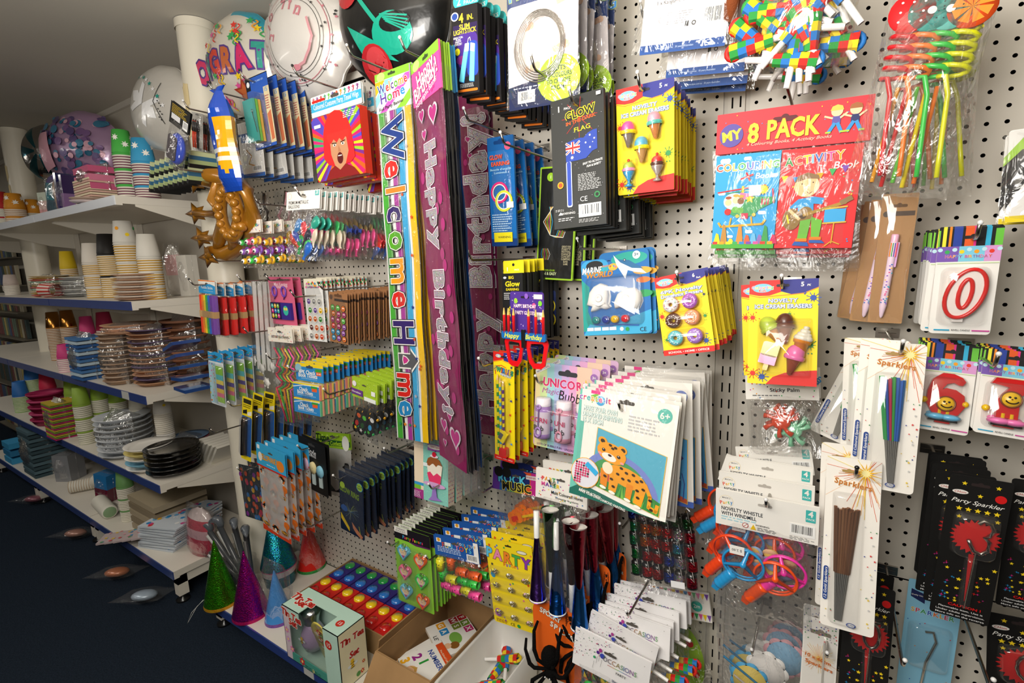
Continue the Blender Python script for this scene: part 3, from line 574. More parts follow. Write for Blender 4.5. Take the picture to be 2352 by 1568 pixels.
def marine_card(name, w, h):
    t = empty(name); b = MB('card'); P = [(-.5, -.06), (-.5, -.15), (-.5, -1), (.5, -1), (.5, -.02), (.42, 0), (-.1, 0), (-.2, -.02), (-.42, -.05)]
    b.prism(rr(-w / 2, -h, w / 2, -.06 * h, .03 * w) , -.0006, .0006, '1c74b8'); b.prism(rr(-.22 * w, -.3 * h, w / 2, 0, .08 * w), -.0005, .0005, '1c74b8'); a = Art(b, w, h, -.0009)
    a.r(-.0, .07, 1, .995, '1a6cb4', rad=.06); a.r(-.0, .07, .42, .26, '38a0d4', rad=.1); a.c(.72, .1, .26, '2aa898', .09); a.p([(0, .3), (.12, .4), (.08, .7), (.2, .95), (0, .95)], '1f9a90'); a.p([(.0, 1), (.1, .86), (.4, .92), (.7, .8), (1, .72), (1, .96), (.95, 1)], '3aa8d4'); a.c(.9, .26, .13, 'e8a83a', .05); a.c(.91, .37, .1, 'e87a3a', .04); a.c(.92, .53, .11, '2a9a5a', .05)
    a.c(.21, .14, .13, '181818', .07); a.t('MARINE', .17, .195, .125, WH, o='10243c', ow=.04, sh=.25, b=.03, fit=.3); a.t('DIY', .385, .195, .1, '2ab0a0', b=.03, sh=.2); a.t('GRAFFITI', .39, .16, .035, OR); a.t('WORLD', .28, .255, .11, 'd88a2a', o='402008', ow=.02, b=.03, sh=.25)
    a.c(.49, .18, .07, 'e8b040', .05); 
    for k in range(4): a.c(.45 + .025 * k, .17 + .012 * (k % 2), .012, MIX[k * 2 % 7])
    a.p([(.5, .04), (.57, .1), (.72, .12), (.82, .18), (.96, .3), (.8, .27), (.7, .24), (.66, .34), (.6, .25), (.54, .16)], 'e8eef0'); a.p([(.5, .04), (.57, .1), (.72, .12), (.82, .18), (.92, .24), (.76, .22), (.6, .14)], '2a6a9a'); a.c(.66, .115, .02, '123a5a'); a.c(.66, .115, .009, WH)
    a.slot(.43, .1, .05, '123050'); a.c(.83, .07, .055, 'eaf6f2'); a.t('3+', .83, .065, .06, '1a4a6a', b=.02)
    for k, x in enumerate((.06, .17, .29, .4)): a.r(x, .905 + .0 * k, x + .1, .945, 'e8e8ec')
    a.c(.58, .935, .028, 'e0e0e0'); a.c(.66, .94, .028, '2a9a4a'); a.t('CE', .88, .95, .08, '16283a', b=0); a.l([(.2, .86), (.82, .9)], .02, '2f62b8'); b.build('backing_card', t)
    b = MB('matt'); 
    F1 = [(-.2, 0), (-.17, .12), (-.1, .2), (0, .24), (.1, .2), (.12, .06), (.1, -.06), (.13, -.12), (.06, -.14), (0, -.12), (-.08, -.15), (-.16, -.16), (-.13, -.09), (-.22, -.06)]
    F2 = [(-.2, -.02), (-.14, .1), (-.02, .17), (.1, .17), (.19, .1), (.2, -.02), (.14, -.14), (.08, -.1), (0, -.12), (-.12, -.09), (-.19, -.1)]
    for P, x, z in ((F1, -.2, -.57), (F2, .19, -.6)):
        cxs = [(q * w + x * w, s * w + z * h) for q, s in P]; m = len(cxs); c0 = (x * w, z * h); V = []
        for k, (sc, y) in enumerate(((1, -.001), (.97, -.008), (.85, -.013), (.5, -.0165), (.01, -.018))): V += [(c0[0] + (q - c0[0]) * sc, y, c0[1] + (s - c0[1]) * sc) for q, s in cxs]
        e = MB('matt'); e.mesh(V, [(k * m + i, k * m + (i + 1) % m, (k + 1) * m + (i + 1) % m, (k + 1) * m + i) for k in range(4) for i in range(m)], 'f4f1ec')
        e.torus((c0[0] + .0, -.0175, c0[1] + .02 * w), .035 * w, .003, 'f4f1ec', 'matt', n=16, m=6); e.tube([(c0[0] - .1 * w, -.013, c0[1] - .05 * w), (c0[0], -.018, c0[1] - .08 * w), (c0[0] + .08 * w, -.014, c0[1] - .05 * w)], .0025, 'f4f1ec'); e.build('plaster_figure', t)
    for x, c in ((-.28, '2a8a88'), (-.13, '2b3f9a'), (.0, 'e8b818'), (.15, 'd81f30')):
        e = MB('gloss'); e.lathe([(.001, -.012), (.05 * w, -.012), (.052 * w, -.002)], c, 18, ax='y', o=(x * w, 0, -.815 * h)); e.lathe([(.046 * w, -.0135), (.06 * w, -.0135), (.06 * w, -.011)], 'dfe6ea', 18, ax='y', o=(x * w, 0, -.815 * h), mt='clear'); e.build('paint_pot', t)
    e = MB('clear'); blister(e, -.44 * w, -.91 * h, .4 * w, -.27 * h, .02, .012); e.build('blister', t); return t
def sparkler_card(kind):
    def f(name, w, h):
        t = empty(name); b, a = cardbody(w, h, 'f4f0e8', r=.006); R = random.Random(4)
        for k in range(46):
            q = R.uniform(0, 6.28); r0 = .06; r1 = R.uniform(.3, 1.1); x, y = .72, .075
            p1 = (x + r1 * math.cos(q), y + r1 * math.sin(q) * w / h); p1 = (max(.01, min(.99, p1[0])), max(.004, p1[1]))
            a.l([(x + r0 * math.cos(q), y + r0 * math.sin(q) * w / h), p1], .009 if k % 2 else .005, R.choice(['e8a020', 'f0c83a', 'd8581c', 'c87030', 'f4dc60']))
        a.star(.72, .075, .22, 'f4b818', 14, .35); a.star(.72, .075, .12, 'fdf0a8', 12, .5); a.slot(.42, .075, .26, 'a88a50')
        a.ct('Sparklers', .5, .145, .17, ['c06a20'], o='f0d8a0', ow=.02, rot=-7, sx=.95, b=.02)
        for k in range(70):
            x, y = R.uniform(.04, .96), R.uniform(.35, .97)
            if .22 < x < .72 and y < .9: continue
            a.star(x, y, R.choice((.02, .028, .016)), R.choice(['d83a3a', '2a8a4a', 'e8c83a', '2a3f9a', 'c8c8c8']), 5)
        a.r(.03, .62 if kind == 'c' else .64, .12, .9 if kind == 'c' else .84, '23448c', rad=.045); a.t('15 Coloured Sparklers' if kind == 'c' else '12 Gold Sparklers', .075, .76 if kind == 'c' else .74, .075, WH, rot=90, fit=(.25 if kind == 'c' else .18) * h / w, b=.01, sh=.2)
        a.c(.58, .955, .09, '2a4a9a', .05); a.c(.58, .955, .07, 'f0f0ea', .035); a.t('ALPEN', .58, .955, .05, '2a4a9a'); b.build('backing_card', t)
        b = MB('matt'); n = 13 if kind == 'c' else 15; C = ['3ac86a', '3ac86a', 'f0e828', '3a6ad8', 'f03a6a', 'f03a6a', '3ac86a', '4ac85a', '3a80e8', '3a80e8', '3f90f0', '3a80e8', '4aa0f0']
        for k in range(n):
            q = k / (n - 1); e = MB('matt'); top = -.225 * h if kind == 'c' else -.28 * h; xt = (-.26 + .42 * q) * w if kind == 'c' else (-.3 + .42 * q) * w; xb = (.04 + .09 * q) * w if kind == 'c' else (-.22 + .12 * q) * w
            f = .6 if kind == 'c' else .58; xm = xt + (xb - xt) * f; z1 = -.94 * h; zm = top + (z1 - top) * f; y = -.004 - .003 * (k % 2)
            e.tube([(xt, y, top - R.uniform(0, .006)), (xm, y, zm)], .0022 if kind == 'c' else .0026, C[k] if kind == 'c' else R.choice(['a06a44', 'b07a50', '8a5a3a']), 'matt', 6); e.tube([(xm, y, zm), (xb, y, z1)], .0010, 'a8a6a0', 'matt', 5); e.build('sparkler', t)
        e = MB('clear'); blister(e, -.36 * w, -.97 * h, .24 * w, -.2 * h, .012, .006); e.build('blister', t); return t
    return f
def party_sparkler(dig):
    def f(name, w, h):
        t = empty(name); b, a = cardbody(w, h, '121110', mt='card'); R = random.Random(8)
        a.star(.25, .05, .05, 'f0d020'); a.star(.78, .05, .05, 'f0d020'); a.c(.84, .12, .09, 'd01818'); a.slot(.5, .05, .3, '2a2020'); a.c(.2, .11, .13, 'e8e4de', .05); a.t('CHom', .2, .11, .07, 'b01818', sh=.2, b=.01); a.star(.52, .12, .05, 'f0d020')
        a.t('Party Sparkler', .5, .17, .13, WH, fit=.82, sh=.35, b=.005, rot=-2)
        for k in range(5): a.star(.22 + .15 * k, .22, .058, 'f0d020')
        a.star(.24, .275, .05, 'f0d020'); a.star(.85, .27, .05, 'f0d020'); a.c(.55, .4, .27, 'c81616', .25); a.star(.55, .4, .42, 'cc1818', 24, .8)
        a.p([(.49, .52), (.6, .52), (.58, .86), (.54, .86)], 'b81414')
        for k in range(46):
            x, y = R.uniform(.08, .95), R.uniform(.58, .88)
            if .47 < x < .64: continue
            c = R.choice(['f0d020', 'f0d020', 'f0d020', '2a9ad8', 'c82a8a', 'd01818']); a.star(x, y, R.uniform(.018, .05), c, 5 if c == 'f0d020' else 4, .45 if c == 'f0d020' else .2)
        a.t('CAUTION !', .56, .9, .085, 'd01818', b=.03, fit=.55); 
        for k, s in enumerate(('Flammable item. Use it', 'Under adults supervision.', 'More info on the reverse')): a.t(s, .5, .927 + .024 * k, .06, 'e0e0e0', fit=.82 if k else .74, b=.01)
        b.build('backing_card', t); b = MB('wire')
        pts = [(.55, -.29), (.62, -.265), (.74, -.28), (.8, -.32), (.74, -.36), (.68, -.375), (.76, -.4), (.75, -.46), (.66, -.49), (.54, -.48), (.47, -.44), (.43, -.41)] if dig == '3' else [(.45 + .14 + .16 * math.cos(q), -.38 - .1 * math.sin(q) * (1 if q < 6.28 else 1)) for q in [.5 * k for k in range(14)]]
        b.tube([((x - .5) * w, -.007, z * h) for x, z in pts], .0028, 'a8843a', 'wire'); b.tube([(.08 * w, -.006, -.49 * h), (.05 * w, -.005, -.9 * h)], .0011, '9a9690'); b.build('wire_sparkler', t)
        e = MB('clear'); blister(e, -.34 * w, -.54 * h, .42 * w, -.235 * h, .014, .01); blister(e, -.06 * w, -.9 * h, .16 * w, -.54 * h, .009, .003); e.build('blister', t); return t
    return f
def blue_sparkler(name, w, h):
    t = empty(name); b, a = cardbody(w, h, '8cc8e4'); a.p([(.07, .06), (.34, .08), (.34, .14), (.2, .125), (.07, .11)], '1f2a5c'); a.t('Quality Value', .2, .095, .05, WH, fit=.24, sh=.2); a.slot(.5, .1, .3, '35506a'); a.ct('SPARKLER', .5, .19, .16, ['d8a828', 'c82a4a', '2a9a5a', '2a5ab8', 'e06a20'], o='e8f4fa', ow=.03)
    R = random.Random(3); [a.c(R.random(), R.uniform(.25, 1), .014, R.choice(['d8304a', '2a5ab8', 'e8863a']), n=6) for k in range(16)]
    b.build('backing_card', t); b = MB('wire'); b.tube([(-.1 * w, -.008, -.3 * h), (.05 * w, -.008, -.29 * h), (.12 * w, -.008, -.35 * h), (-.02 * w, -.008, -.5 * h), (-.1 * w, -.006, -.9 * h)], .0022, '6a7076'); b.build('wire_sparkler', t)
    e = MB('clear'); blister(e, -.42 * w, -.55 * h, .42 * w, -.26 * h, .014, .01); e.build('blister', t); return t
def long_sparkler(name, w, h):
    t = empty(name); b, a = cardbody(w, h, 'f4f1ea'); R = random.Random(6); a.slot(.5, .13, .6, '8a8070')
    for k in range(60): x, y = R.uniform(.03, .97), R.uniform(.01, .2) if k < 45 else R.uniform(.7, .98); a.star(x, y, .03, R.choice(['2a8a4a', 'd83a3a', '2a3f9a', 'b0a0b0']))
    for k in range(40): q = 2 * PI * k / 40; r = R.uniform(.3, .55); a.l([(.5 + .05 * math.cos(q), .36 + .05 * math.sin(q) * w / h), (.5 + r * math.cos(q), .36 + r * math.sin(q) * w / h)], .008, R.choice(['e8a020', 'd88a3a', 'e8c860']))
    a.t('10 x 40cm', .45, .36, .16, 'c8681c', b=.02, fit=.75, rot=-8); a.t('Sparklers', .5, .42, .16, 'c8681c', b=.02, fit=.8, rot=-8); a.t('Gold', .5, .66, .3, 'f0c020', o='d02020', ow=.05, b=.03, rot=-10); a.l([(.62, .2), (.62, .99)], .05, 'b0aca4'); b.build('backing_card', t); bag(w * 1.04, h, 0, .008, 'clear', 5, name='clear_sleeve', parent=t); return t
def windmill(name, w, h):
    t = empty(name); H = .29 * h; b = MB('card'); b.slab(-w / 2, -H, w / 2, 0, -.003, -.002, .001, 'f4f1ea'); b.box((-w / 2, .002, -H), (w / 2, .003, 0), 'f4f1ea'); a = Art(b, w, H, -.0032)
    a.c(.11, .3, .075, 'e8d8b0'); a.c(.11, .3, .07, 'f6f2ea'); a.ct('Party', .11, .33, .06, MIX, sx=.9, rot=10); a.t('MADE 2', .11, .2, .025, '6a6a6a'); a.slot(.5, .22, .14, 'b8b2aa'); a.r(.88, .1, .97, .42, '45b8b4', rad=.008); a.t('4', .925, .2, .09, WH, b=.03); a.t('PACK', .925, .34, .03, WH, b=.02)
    a.t('NOVELTY WHISTLE', .27, .5, .062, '1c2430', b=.012, fit=.42); a.t('WITH WINDMILL', .24, .64, .062, '1c2430', b=.012, fit=.36); a.txt(.06, .72, .42, .86, 2, 'a8d4e0', 2); a.c(.31, .87, .032, 'b03a3a'); a.c(.31, .87, .025, 'f4f1ea'); a.l([(.29, .92), (.33, .82)], .006, 'b03a3a'); a.p([(.36, .95), (.39, .8), (.42, .95)], 'e8c020'); a.t('WARNING:', .48, .8, .028, '2a2a2a', b=.01); a.txt(.43, .86, .65, .96, 3, '5a5a5a', 3); a.bar(.74, .52, .97, .84, 7); a.txt(.74, .87, .97, .97, 3, '8a8a8a', 4)
    b.build('header_card', t); W = [(-.2, -.5, '2c9ad8', -16), (.12, -.56, 'f4561e', 0), (.2, -.5, 'ee3aa8', 10), (-.32, -.44, 'f0481e', 20)]
    for i, (x, z, c, ro) in enumerate(W):
        e = MB('plastic'); R = .21 * w; z -= .06; e.T = Matrix.Translation((x * w, -.004 - .006 * (3 - i) * .6, z * h)) @ Matrix.Rotation(math.radians(8), 4, 'X')
        e.torus((0, 0, 0), R, .0022, c, n=36, m=7); e.torus((0, .005, 0), R * .95, .0017, c, n=32, m=6)
        for k in range(3): q = math.radians(90 + 120 * k + ro); e.tube([(0, 0, 0), (R * math.cos(q), 0, R * math.sin(q))], .0042, c, n=6, r1=.0026)
        e.ball((0, -.001, 0), .006, c, 10); e.T = e.T @ Matrix.Rotation(math.radians(215), 4, 'Y')
        e.lathe([(.002, R * .9)] + [(.0105 + .0006 * (k % 3 == 0), R * (.92 + .1 * k)) for k in range(14)] + [(.002, R * 2.25)], c, 14, o=(0, .002, 0))
        e.box((-.006, -.004, R * 2.1), (.006, .008, R * 2.6), c); e.T = None; e.build('windmill_whistle', t)
    e = MB('matt'); R = random.Random(3)
    for k in range(14): q = R.uniform(0, 6.28); r = R.uniform(0, .16) * w; x, z = .06 * w + r * math.cos(q) * 1.5, -.55 * h + r * math.sin(q); e.T = Matrix.Translation((x, .008, z)) @ Matrix.Rotation(R.uniform(-.7, .7), 4, 'X'); e.lathe([(.0005, 0), (.012, 0), (.012, .001), (.0005, .001)], R.choice(['f0b878', '8aa8d0', 'f0c090', 'a090b8', 'd8b050']), 12, ax='y')
    e.T = None; e.build('paper_rotors', t); e = MB('card'); e.box((-.33 * w, -.024, -.46 * h), (-.18 * w, -.0235, -.39 * h), 'f2efea'); a = Art(e, .15 * w, .07 * h, -.0241, x0=-.33 * w, z0=-.39 * h); a.t('$ 2.00', .5, .5, .28, '5a5a5a', rot=180); e.build('price_label', t)
    bag(w * .97, h * .8, -.22 * h, .032, 'bag', 11, name='clear_bag', parent=t, cr=.1); return t
def sticky_palm(name, w, h):
    t = empty(name); H = .36 * h; b = MB('card'); b.slab(-w / 2, -H, w / 2, 0, -.003, -.002, .001, 'f2efe8'); a = Art(b, w, H, -.0031); R = random.Random(1)
    for k in range(26): a.c(R.uniform(.03, .97), R.uniform(.05, .95), .01, R.choice(MIX + ['3a2a5a']), n=8)
    a.ct('PARTY FAVORS', .55, .4, .125, MIX, b=.03, sx=.9); a.t('Sticky Palm', .55, .68, .08, '2a2a2a', fit=.4); a.txt(.1, .85, .5, .92, 1, '6a6a6a'); a.t('PARTY MAKER', .16, .15, .06, '2a6ac0', b=.02); b.build('header_card', t)
    for k, (x, z, c) in enumerate(((-.02, -.62, 'd8482a'), (.12, -.72, '8ad0a8'))):
        e = MB('gloss'); e.ball((x * w, -.004 + .008 * k, z * h), .014, c, 12, sy=.4, sx=1.2)
        for q in (100, 70, 40, 15, 150, 200, 260, 300): r = math.radians(q); e.tube([(x * w, -.004 + .008 * k, z * h), (x * w + .02 * math.cos(r), -.006 + .008 * k, z * h + .02 * math.sin(r)), (x * w + .03 * math.cos(r + .1), -.004 + .008 * k, z * h + .028 * math.sin(r + .1))], [.0035, .0035, .0055], c, 'gloss')
        e.build('sticky_palm', t)
    bag(w * 1.02, h * .72, -.3 * h, .04, 'bag', 5, name='clear_bag', parent=t, cr=.12); return t
# ================================================================ MORE CARDED AND BAGGED GOODS
def header(t, w, H, col, art=None, r=.001, hole=True, name='header_card'):
    b = MB('card'); b.slab(-w / 2, -H, w / 2, 0, -.003, -.0022, r, col); b.slab(-w / 2, -H, w / 2, 0, .0022, .003, r, col); a = Art(b, w, H, -.0031)
    if art: art(a)
    if hole: a.slot(.5, .25, .16, '55504a')
    b.build(name, t); return a
def dots(a, n, seed, x0=.03, y0=.05, x1=.97, y1=.95, r=.01, cols=MIX, k=8):
    R = random.Random(seed)
    for i in range(n): a.c(R.uniform(x0, x1), R.uniform(y0, y1), r, R.choice(cols), n=k)
def diamond(kind):
    def f(name, w, h):
        t = empty(name); b, a = cardbody(w, h, 'f6f2ea', r=.001)
        if kind == 'j':
            a.p([(0, 0), (.02, 0), (.075, .85), (.075, .9), (0, .93)], '6cc0b0'); a.p([(0, .95), (.08, .87), (.75, .99), (.9, 1), (0, 1)], '1f6a5c'); a.p([(0, .3), (.08, .3), (.08, .9), (0, .95)], '6cc0b0')
        else: a.r(0, .95, 1, 1, '4a6ac0')
        a.c(.88, .11, .07, '63c0b0' if kind == 'j' else '6a80c8'); a.t('6+', .88, .11, .09, WH, b=.02); a.slot(.5, .06, .16, '4a4640')
        a.p([(.12, .05), (.22, .01), (.14, .12)], '7ac040'); a.c(.23, .085, .05, '48a8dc'); a.r(.12, .0, .22, .03, 'e83a8a'); a.ct('create-it', .17, .07, .09, ['7a4ab0', 'e83a6a', '3ab0b0', 'f0a020', 'a8c020', 'e05090', '3a8ad8'], o=WH, ow=.05, sx=.95, b=.02)
        for i, s in enumerate(('MAKE YOUR OWN', 'DIAMOND PAINTING', '15 X 15CM')): a.t(s, .05 + (.19, .215, .12)[i], .17 + .055 * i, .066, 'eef8f4', o='3f9a90', ow=.03, b=.02, fit=(.36, .42, .22)[i])
        a.txt(.54, .16, .86, .31, 5, 'c8c8c8', 2)
        T = lambda x, y: (.24 + .7 * x + .1 * y - .1 * 0 - .22 * y * .5, .33 + .12 * x + .52 * y)   # the tilted canvas
        q = lambda pts, c: a.p([T(*p) for p in pts], c)
        q([(-.01, -.01), (1.01, -.01), (1.01, 1.01), (-.01, 1.01)], 'e0b84a')
        if kind == 'j':
            q([(0, 0), (1, 0), (1, 1), (0, 1)], '5ab0cc')
            arc = lambda R_, c: q([(.42 + R_ * math.cos(PI * k / 20), .85 - R_ * math.sin(PI * k / 20)) for k in range(21)], c)
            arc(.56, '7a8ad0'); arc(.46, '4a9a5a'); arc(.32, 'e08ab0'); arc(.24, 'd0584a'); arc(.14, '5a9a60'); q([(0, .78), (.3, .84), (.7, .7), (1, .78), (1, 1), (0, 1)], '3a8a40')
            R = random.Random(5)
            for k in range(26): x = R.random(); q([(x - .02, 1), (x + R.uniform(-.05, .05), R.uniform(.72, .85)), (x + .02, 1)], R.choice(['2f7a38', '56a84a', '7abf50']))
            O = 'f0a024'; e = lambda x, y, r, c, ry=None: q([(x + r * math.cos(z * .4), y + (ry or r) * math.sin(z * .4)) for z in range(16)], c)
            e(.5, .62, .3, O, .16); q([(.26, .6), (.42, .6), (.38, .95), (.27, .95)], O); q([(.12, .65), (.24, .6), (.24, .93), (.14, .92)], 'e88a1a'); q([(.66, .62), (.8, .66), (.76, .98), (.64, .97)], O); q([(.52, .7), (.62, .7), (.6, .95), (.52, .94)], 'e88a1a')
            a.l([T(.78, .6), T(.86, .75), T(.86, .92), T(.96, .94), T(.97, .84)], .035, O); e(.22, .6, .08, 'f6e6c8', .1); e(.1, .18, .07, O); e(.4, .2, .07, O); e(.1, .18, .035, '3a2a1a'); e(.41, .2, .035, '3a2a1a'); e(.25, .33, .22, O, .17); e(.22, .41, .11, 'f8f0e4', .065); e(.23, .375, .03, '3a1a14', .02)
            for x, y in ((.13, .32), (.36, .34)): e(x, y, .028, '2a1a14'); e(x - .006, y - .01, .008, WH)
            for x, y in ((.08, .4), (.42, .42)): e(x, y, .03, 'f0a0a0', .02)
            for x, y in ((.22, .2), (.3, .21), (.26, .24), (.42, .5), (.5, .54), (.6, .52), (.66, .6), (.55, .64), (.72, .56), (.46, .66), (.38, .62), (.76, .68), (.3, .75), (.68, .74), (.9, .94), (.87, .8), (.2, .75), (.7, .85), (.34, .86)): e(x, y, .026, '3a2818', .022)
            for x, y in ((.19, .95), (.33, .97), (.56, .97), (.71, 1.0)): e(x, y, .05, 'f6efe2', .025)
            a.c(.16, .765, .155, 'e8a838'); a.c(.16, .765, .148, 'd8d8e0')
            for i in range(9):
                for j in range(6 if i < 6 else 3): a.c(.06 + .027 * j, .68 + .022 * i, .012, '2a2228' if (i + 2 * j) % 7 == 0 else 'c83a68', n=7)
            a.l([(.18, .68), (.28, .74)], .05, '38a8dc'); a.t('A FUN DIY ACTIVITY!', .24, .935, .036, WH, fit=.24, rot=-8, b=.015); a.t('MAKE YOUR OWN DIAMOND PAINTING', .37, .962, .036, WH, fit=.5, rot=-8, b=.015)
        else:
            q([(0, 0), (1, 0), (1, 1), (0, 1)], '4aa0d8'); q([(0, .9), (.5, .85), (1, .93), (1, 1), (0, 1)], 'c85a3a'); q([(.6, .3), (.8, .2), (.95, .3), (.85, .42), (.65, .4)], '4a4a9a')
            for x in (.82, .88, .94): a.l([T(x, .95), T(x + .02, .7), T(x - .02, .55)], .012, '34509a')
            a.l([T(.7, .95), T(.68, .65), T(.75, .5)], .02, 'c8d040'); a.star(*T(.75, .85), .07, 'f0c83a')
            for k in range(9): a.c(*T(.8 + .04 * (k % 3), .1 + .07 * k), .012, 'dff0f8')
        b.build('printed_card', t); bag(w * 1.03, h * 1.02, .008, .014, 'cello', 3, name='clear_sleeve', parent=t, cr=.08); return t
    return f
def unicorn(name, w, h):
    t = empty(name); b, a = cardbody(w, h, 'd8b0d0', r=.008)
    C = ['d8a8cc', 'e0b8c0', 'e8d8a0', 'c8dca0', 'a0d4d8', 'b0c0e4', 'd0b0e0', 'e0a8d0', 'e8c8b0', 'd8e0a0', 'a8d8d0']
    for k in range(11): a.p([(max(0, -.3 + .12 * k), 0 if k > 2 else .2 - .08 * k), (min(1, -.18 + .12 * k + .1), 0 if k > 1 else 0), (min(1, .0 + .12 * k), 1), (max(0, -.2 + .11 * k), 1)], C[k]) if 1 < k < 9 else None
    for x, y, c, r in ((.15, .15, 'e0a8d0', .2), (.8, .1, 'e8d8a0', .2), (.2, .5, 'a0d4d8', .22), (.6, .4, 'e8c0d8', .22), (.1, .85, 'c8dca0', .16), (.8, .8, 'e0c8a0', .2)): pass
    a.ct('UNICORN', .5, .22, .17, ['d8306a'], o='f4e0e8', ow=.03, b=.03, wob=4, sx=.9); a.t('Magical', .3, .32, .11, 'b060a0', sh=.25, fit=.34, b=0); a.t('Bubbles', .66, .36, .2, '1a1a1a', fit=.52, b=0, sh=.1, rot=-4)
    a.l([(.02, .12), (.22, .03)], .05, 'e8e4e8'); a.t('NON-TOXIC', .12, .075, .04, '2a2a2a', rot=32); a.slot(.52, .1, .3, '3a3a40'); a.c(.92, .1, .055, '9a6ab0'); a.t('3+', .92, .1, .05, WH, b=.02)
    a.c(.85, .24, .06, 'f4eef2', .05); a.c(.8, .2, .04, 'f4eef2'); a.p([(.79, .17), (.8, .13), (.82, .17)], 'e8c040'); a.l([(.84, .19), (.9, .22)], .03, 'e08ab8'); a.c(.9, .2, .04, 'a8d8e8', .02); a.t('LOTS OF BUBBLE FUN • UNLEASH THE MAGIC', .5, .965, .045, '6a3a7a', fit=.86); b.build('backing_card', t)
    for i, (x, c) in enumerate(((-.3, 'b890d8'), (.03, 'e8a0b8'), (.34, 'b890d8'))):
        e = MB('plastic'); r = .115 * w; o = (x * w, -.016, 0); z0 = -.85 * h
        e.lathe([(.001, z0), (r, z0), (r, z0 + .05 * h)], c, 20, o=o); e.lathe([(r, z0 + .05 * h), (r, z0 + .31 * h)], 'e4d8e8', 20, o=o); e.lathe([(r, z0 + .31 * h), (r, z0 + .37 * h)], c, 20, o=o); e.lathe([(r * .95, z0 + .37 * h), (r * .95, z0 + .45 * h), (r * .85, z0 + .46 * h), (.001, z0 + .46 * h)], 'f2eef4', 20, o=o)
        a = Art(e, 2 * r, .26 * h, -.016 - r - .0006, x0=x * w - r, z0=z0 + .31 * h, mt='card'); a.t('UNI' if i else 'CORN', .5, .35, .42, 'c83a6a', b=.02); a.t('Bub', .5, .7, .45, '2a2a2a')
        e.build('bubble_bottle', t); e = MB('plastic'); yy = -.016 - r - .003; e.torus((x * w, yy, z0 + .37 * h), .0045, .0014, c, n=14, m=6); e.tube([(x * w, yy, z0 + .35 * h), (x * w, yy, z0 + .13 * h)], .0016, c); e.torus((x * w, yy, z0 + .08 * h), .007, .002, c, n=8, m=6, sz=1.5); e.build('bubble_wand', t)
    e = MB('clear'); blister(e, -.45 * w, -.9 * h, .47 * w, -.42 * h, .04, .012); e.build('blister', t); return t
def swirlies(name, w, h):
    t = empty(name); b, a = cardbody(w, h, Y, edge='d9bf10'); a.p([(0, .09), (0, 0), (.5, 0), (.5, .06)], RD); a.p([(.5, .07), (.5, 0), (1, 0), (1, .09)], BL_); a.l([(0, .095), (.4, .07), (1, .1)], .025, OR); a.txt(.6, .02, .92, .05, 2, 'd0d0e0'); a.slot(.5, .04, .3, '222222')
    a.c(.25, .035, .13, '7cc6e8', .07); a.ct('Kids', .25, .035, .1, MIX, o=WH); a.l([(.1, .2), (.1, .13), (.4, .115), (.6, .13)], .03, RD); a.ct('SWIRLIES', .5, .16, .27, ['f0c81c', '3aa85a', 'e8482a', '3a8ad0', 'f0901c', '7a4ab0'], o='1c3a6a', ow=.06, b=.03, sx=.75, rot=-8); a.t('PENCILS', .6, .2, .12, WH, o='2a6ab0', rot=-8, fit=.5)
    for x, y, c in ((.88, .12, '1a3a6a'), (.78, .27, GN), (.2, .3, RD), (.85, .42, BL_), (.15, .5, GN), (.8, .55, RD), (.12, .68, BL_), (.8, .7, RD), (.2, .85, BL_), (.85, .82, '3a8ad0')): a.splat(x, y, .07, c, int(x * 99))
    a.r(0, .955, 1, 1, RD); a.t('SCHOOL • HOME • OFFICE', .5, .98, .06, WH, fit=.8); b.build('backing_card', t)
    for i, x in enumerate((-.22, -.1, .04)):
        e = MB('plastic'); z1 = -.24 * h - .006 * i; z0 = -.9 * h; n = 36; r = .05 * w; V = []; F = []; c = ['2a9a3a', '3aa0d0', '5a2a8a'][i]
        for k in range(n):
            cc = ('f0dc20', c)[(k // 2) % 2]; za = z1 - (z1 - z0) * k / n; zb = z1 - (z1 - z0) * (k + 1) / n; e.lathe([(r, za), (r, zb)], cc, 8, o=(x * w, -.008, 0), sm=False)
        e.lathe([(r, z1), (.001, z1 + .012)], 'e8c890', 8, o=(x * w, -.008, 0)); e.build('pencil', t)
    e = MB('plastic'); e.slab(-.14 * w, -.95 * h, .22 * w, -.86 * h, -.014, -.002, .003, 'd81f1f'); e.build('sharpener', t); e = MB('plastic'); e.T = Matrix.Translation((.05 * w, -.008, -.75 * h)) @ Matrix.Rotation(.5, 4, 'Y'); e.box((-.16 * w, -.007, -.05 * h), (.16 * w, 0, .05 * h), 'e8d020'); e.box((-.17 * w, -.0075, -.03 * h), (.0, 0.0002, .03 * h), '5a5a60'); e.T = None; e.build('eraser', t)
    e = MB('clear'); blister(e, -.36 * w, -.955 * h, .3 * w, -.21 * h, .017, .01); e.build('blister', t); return t
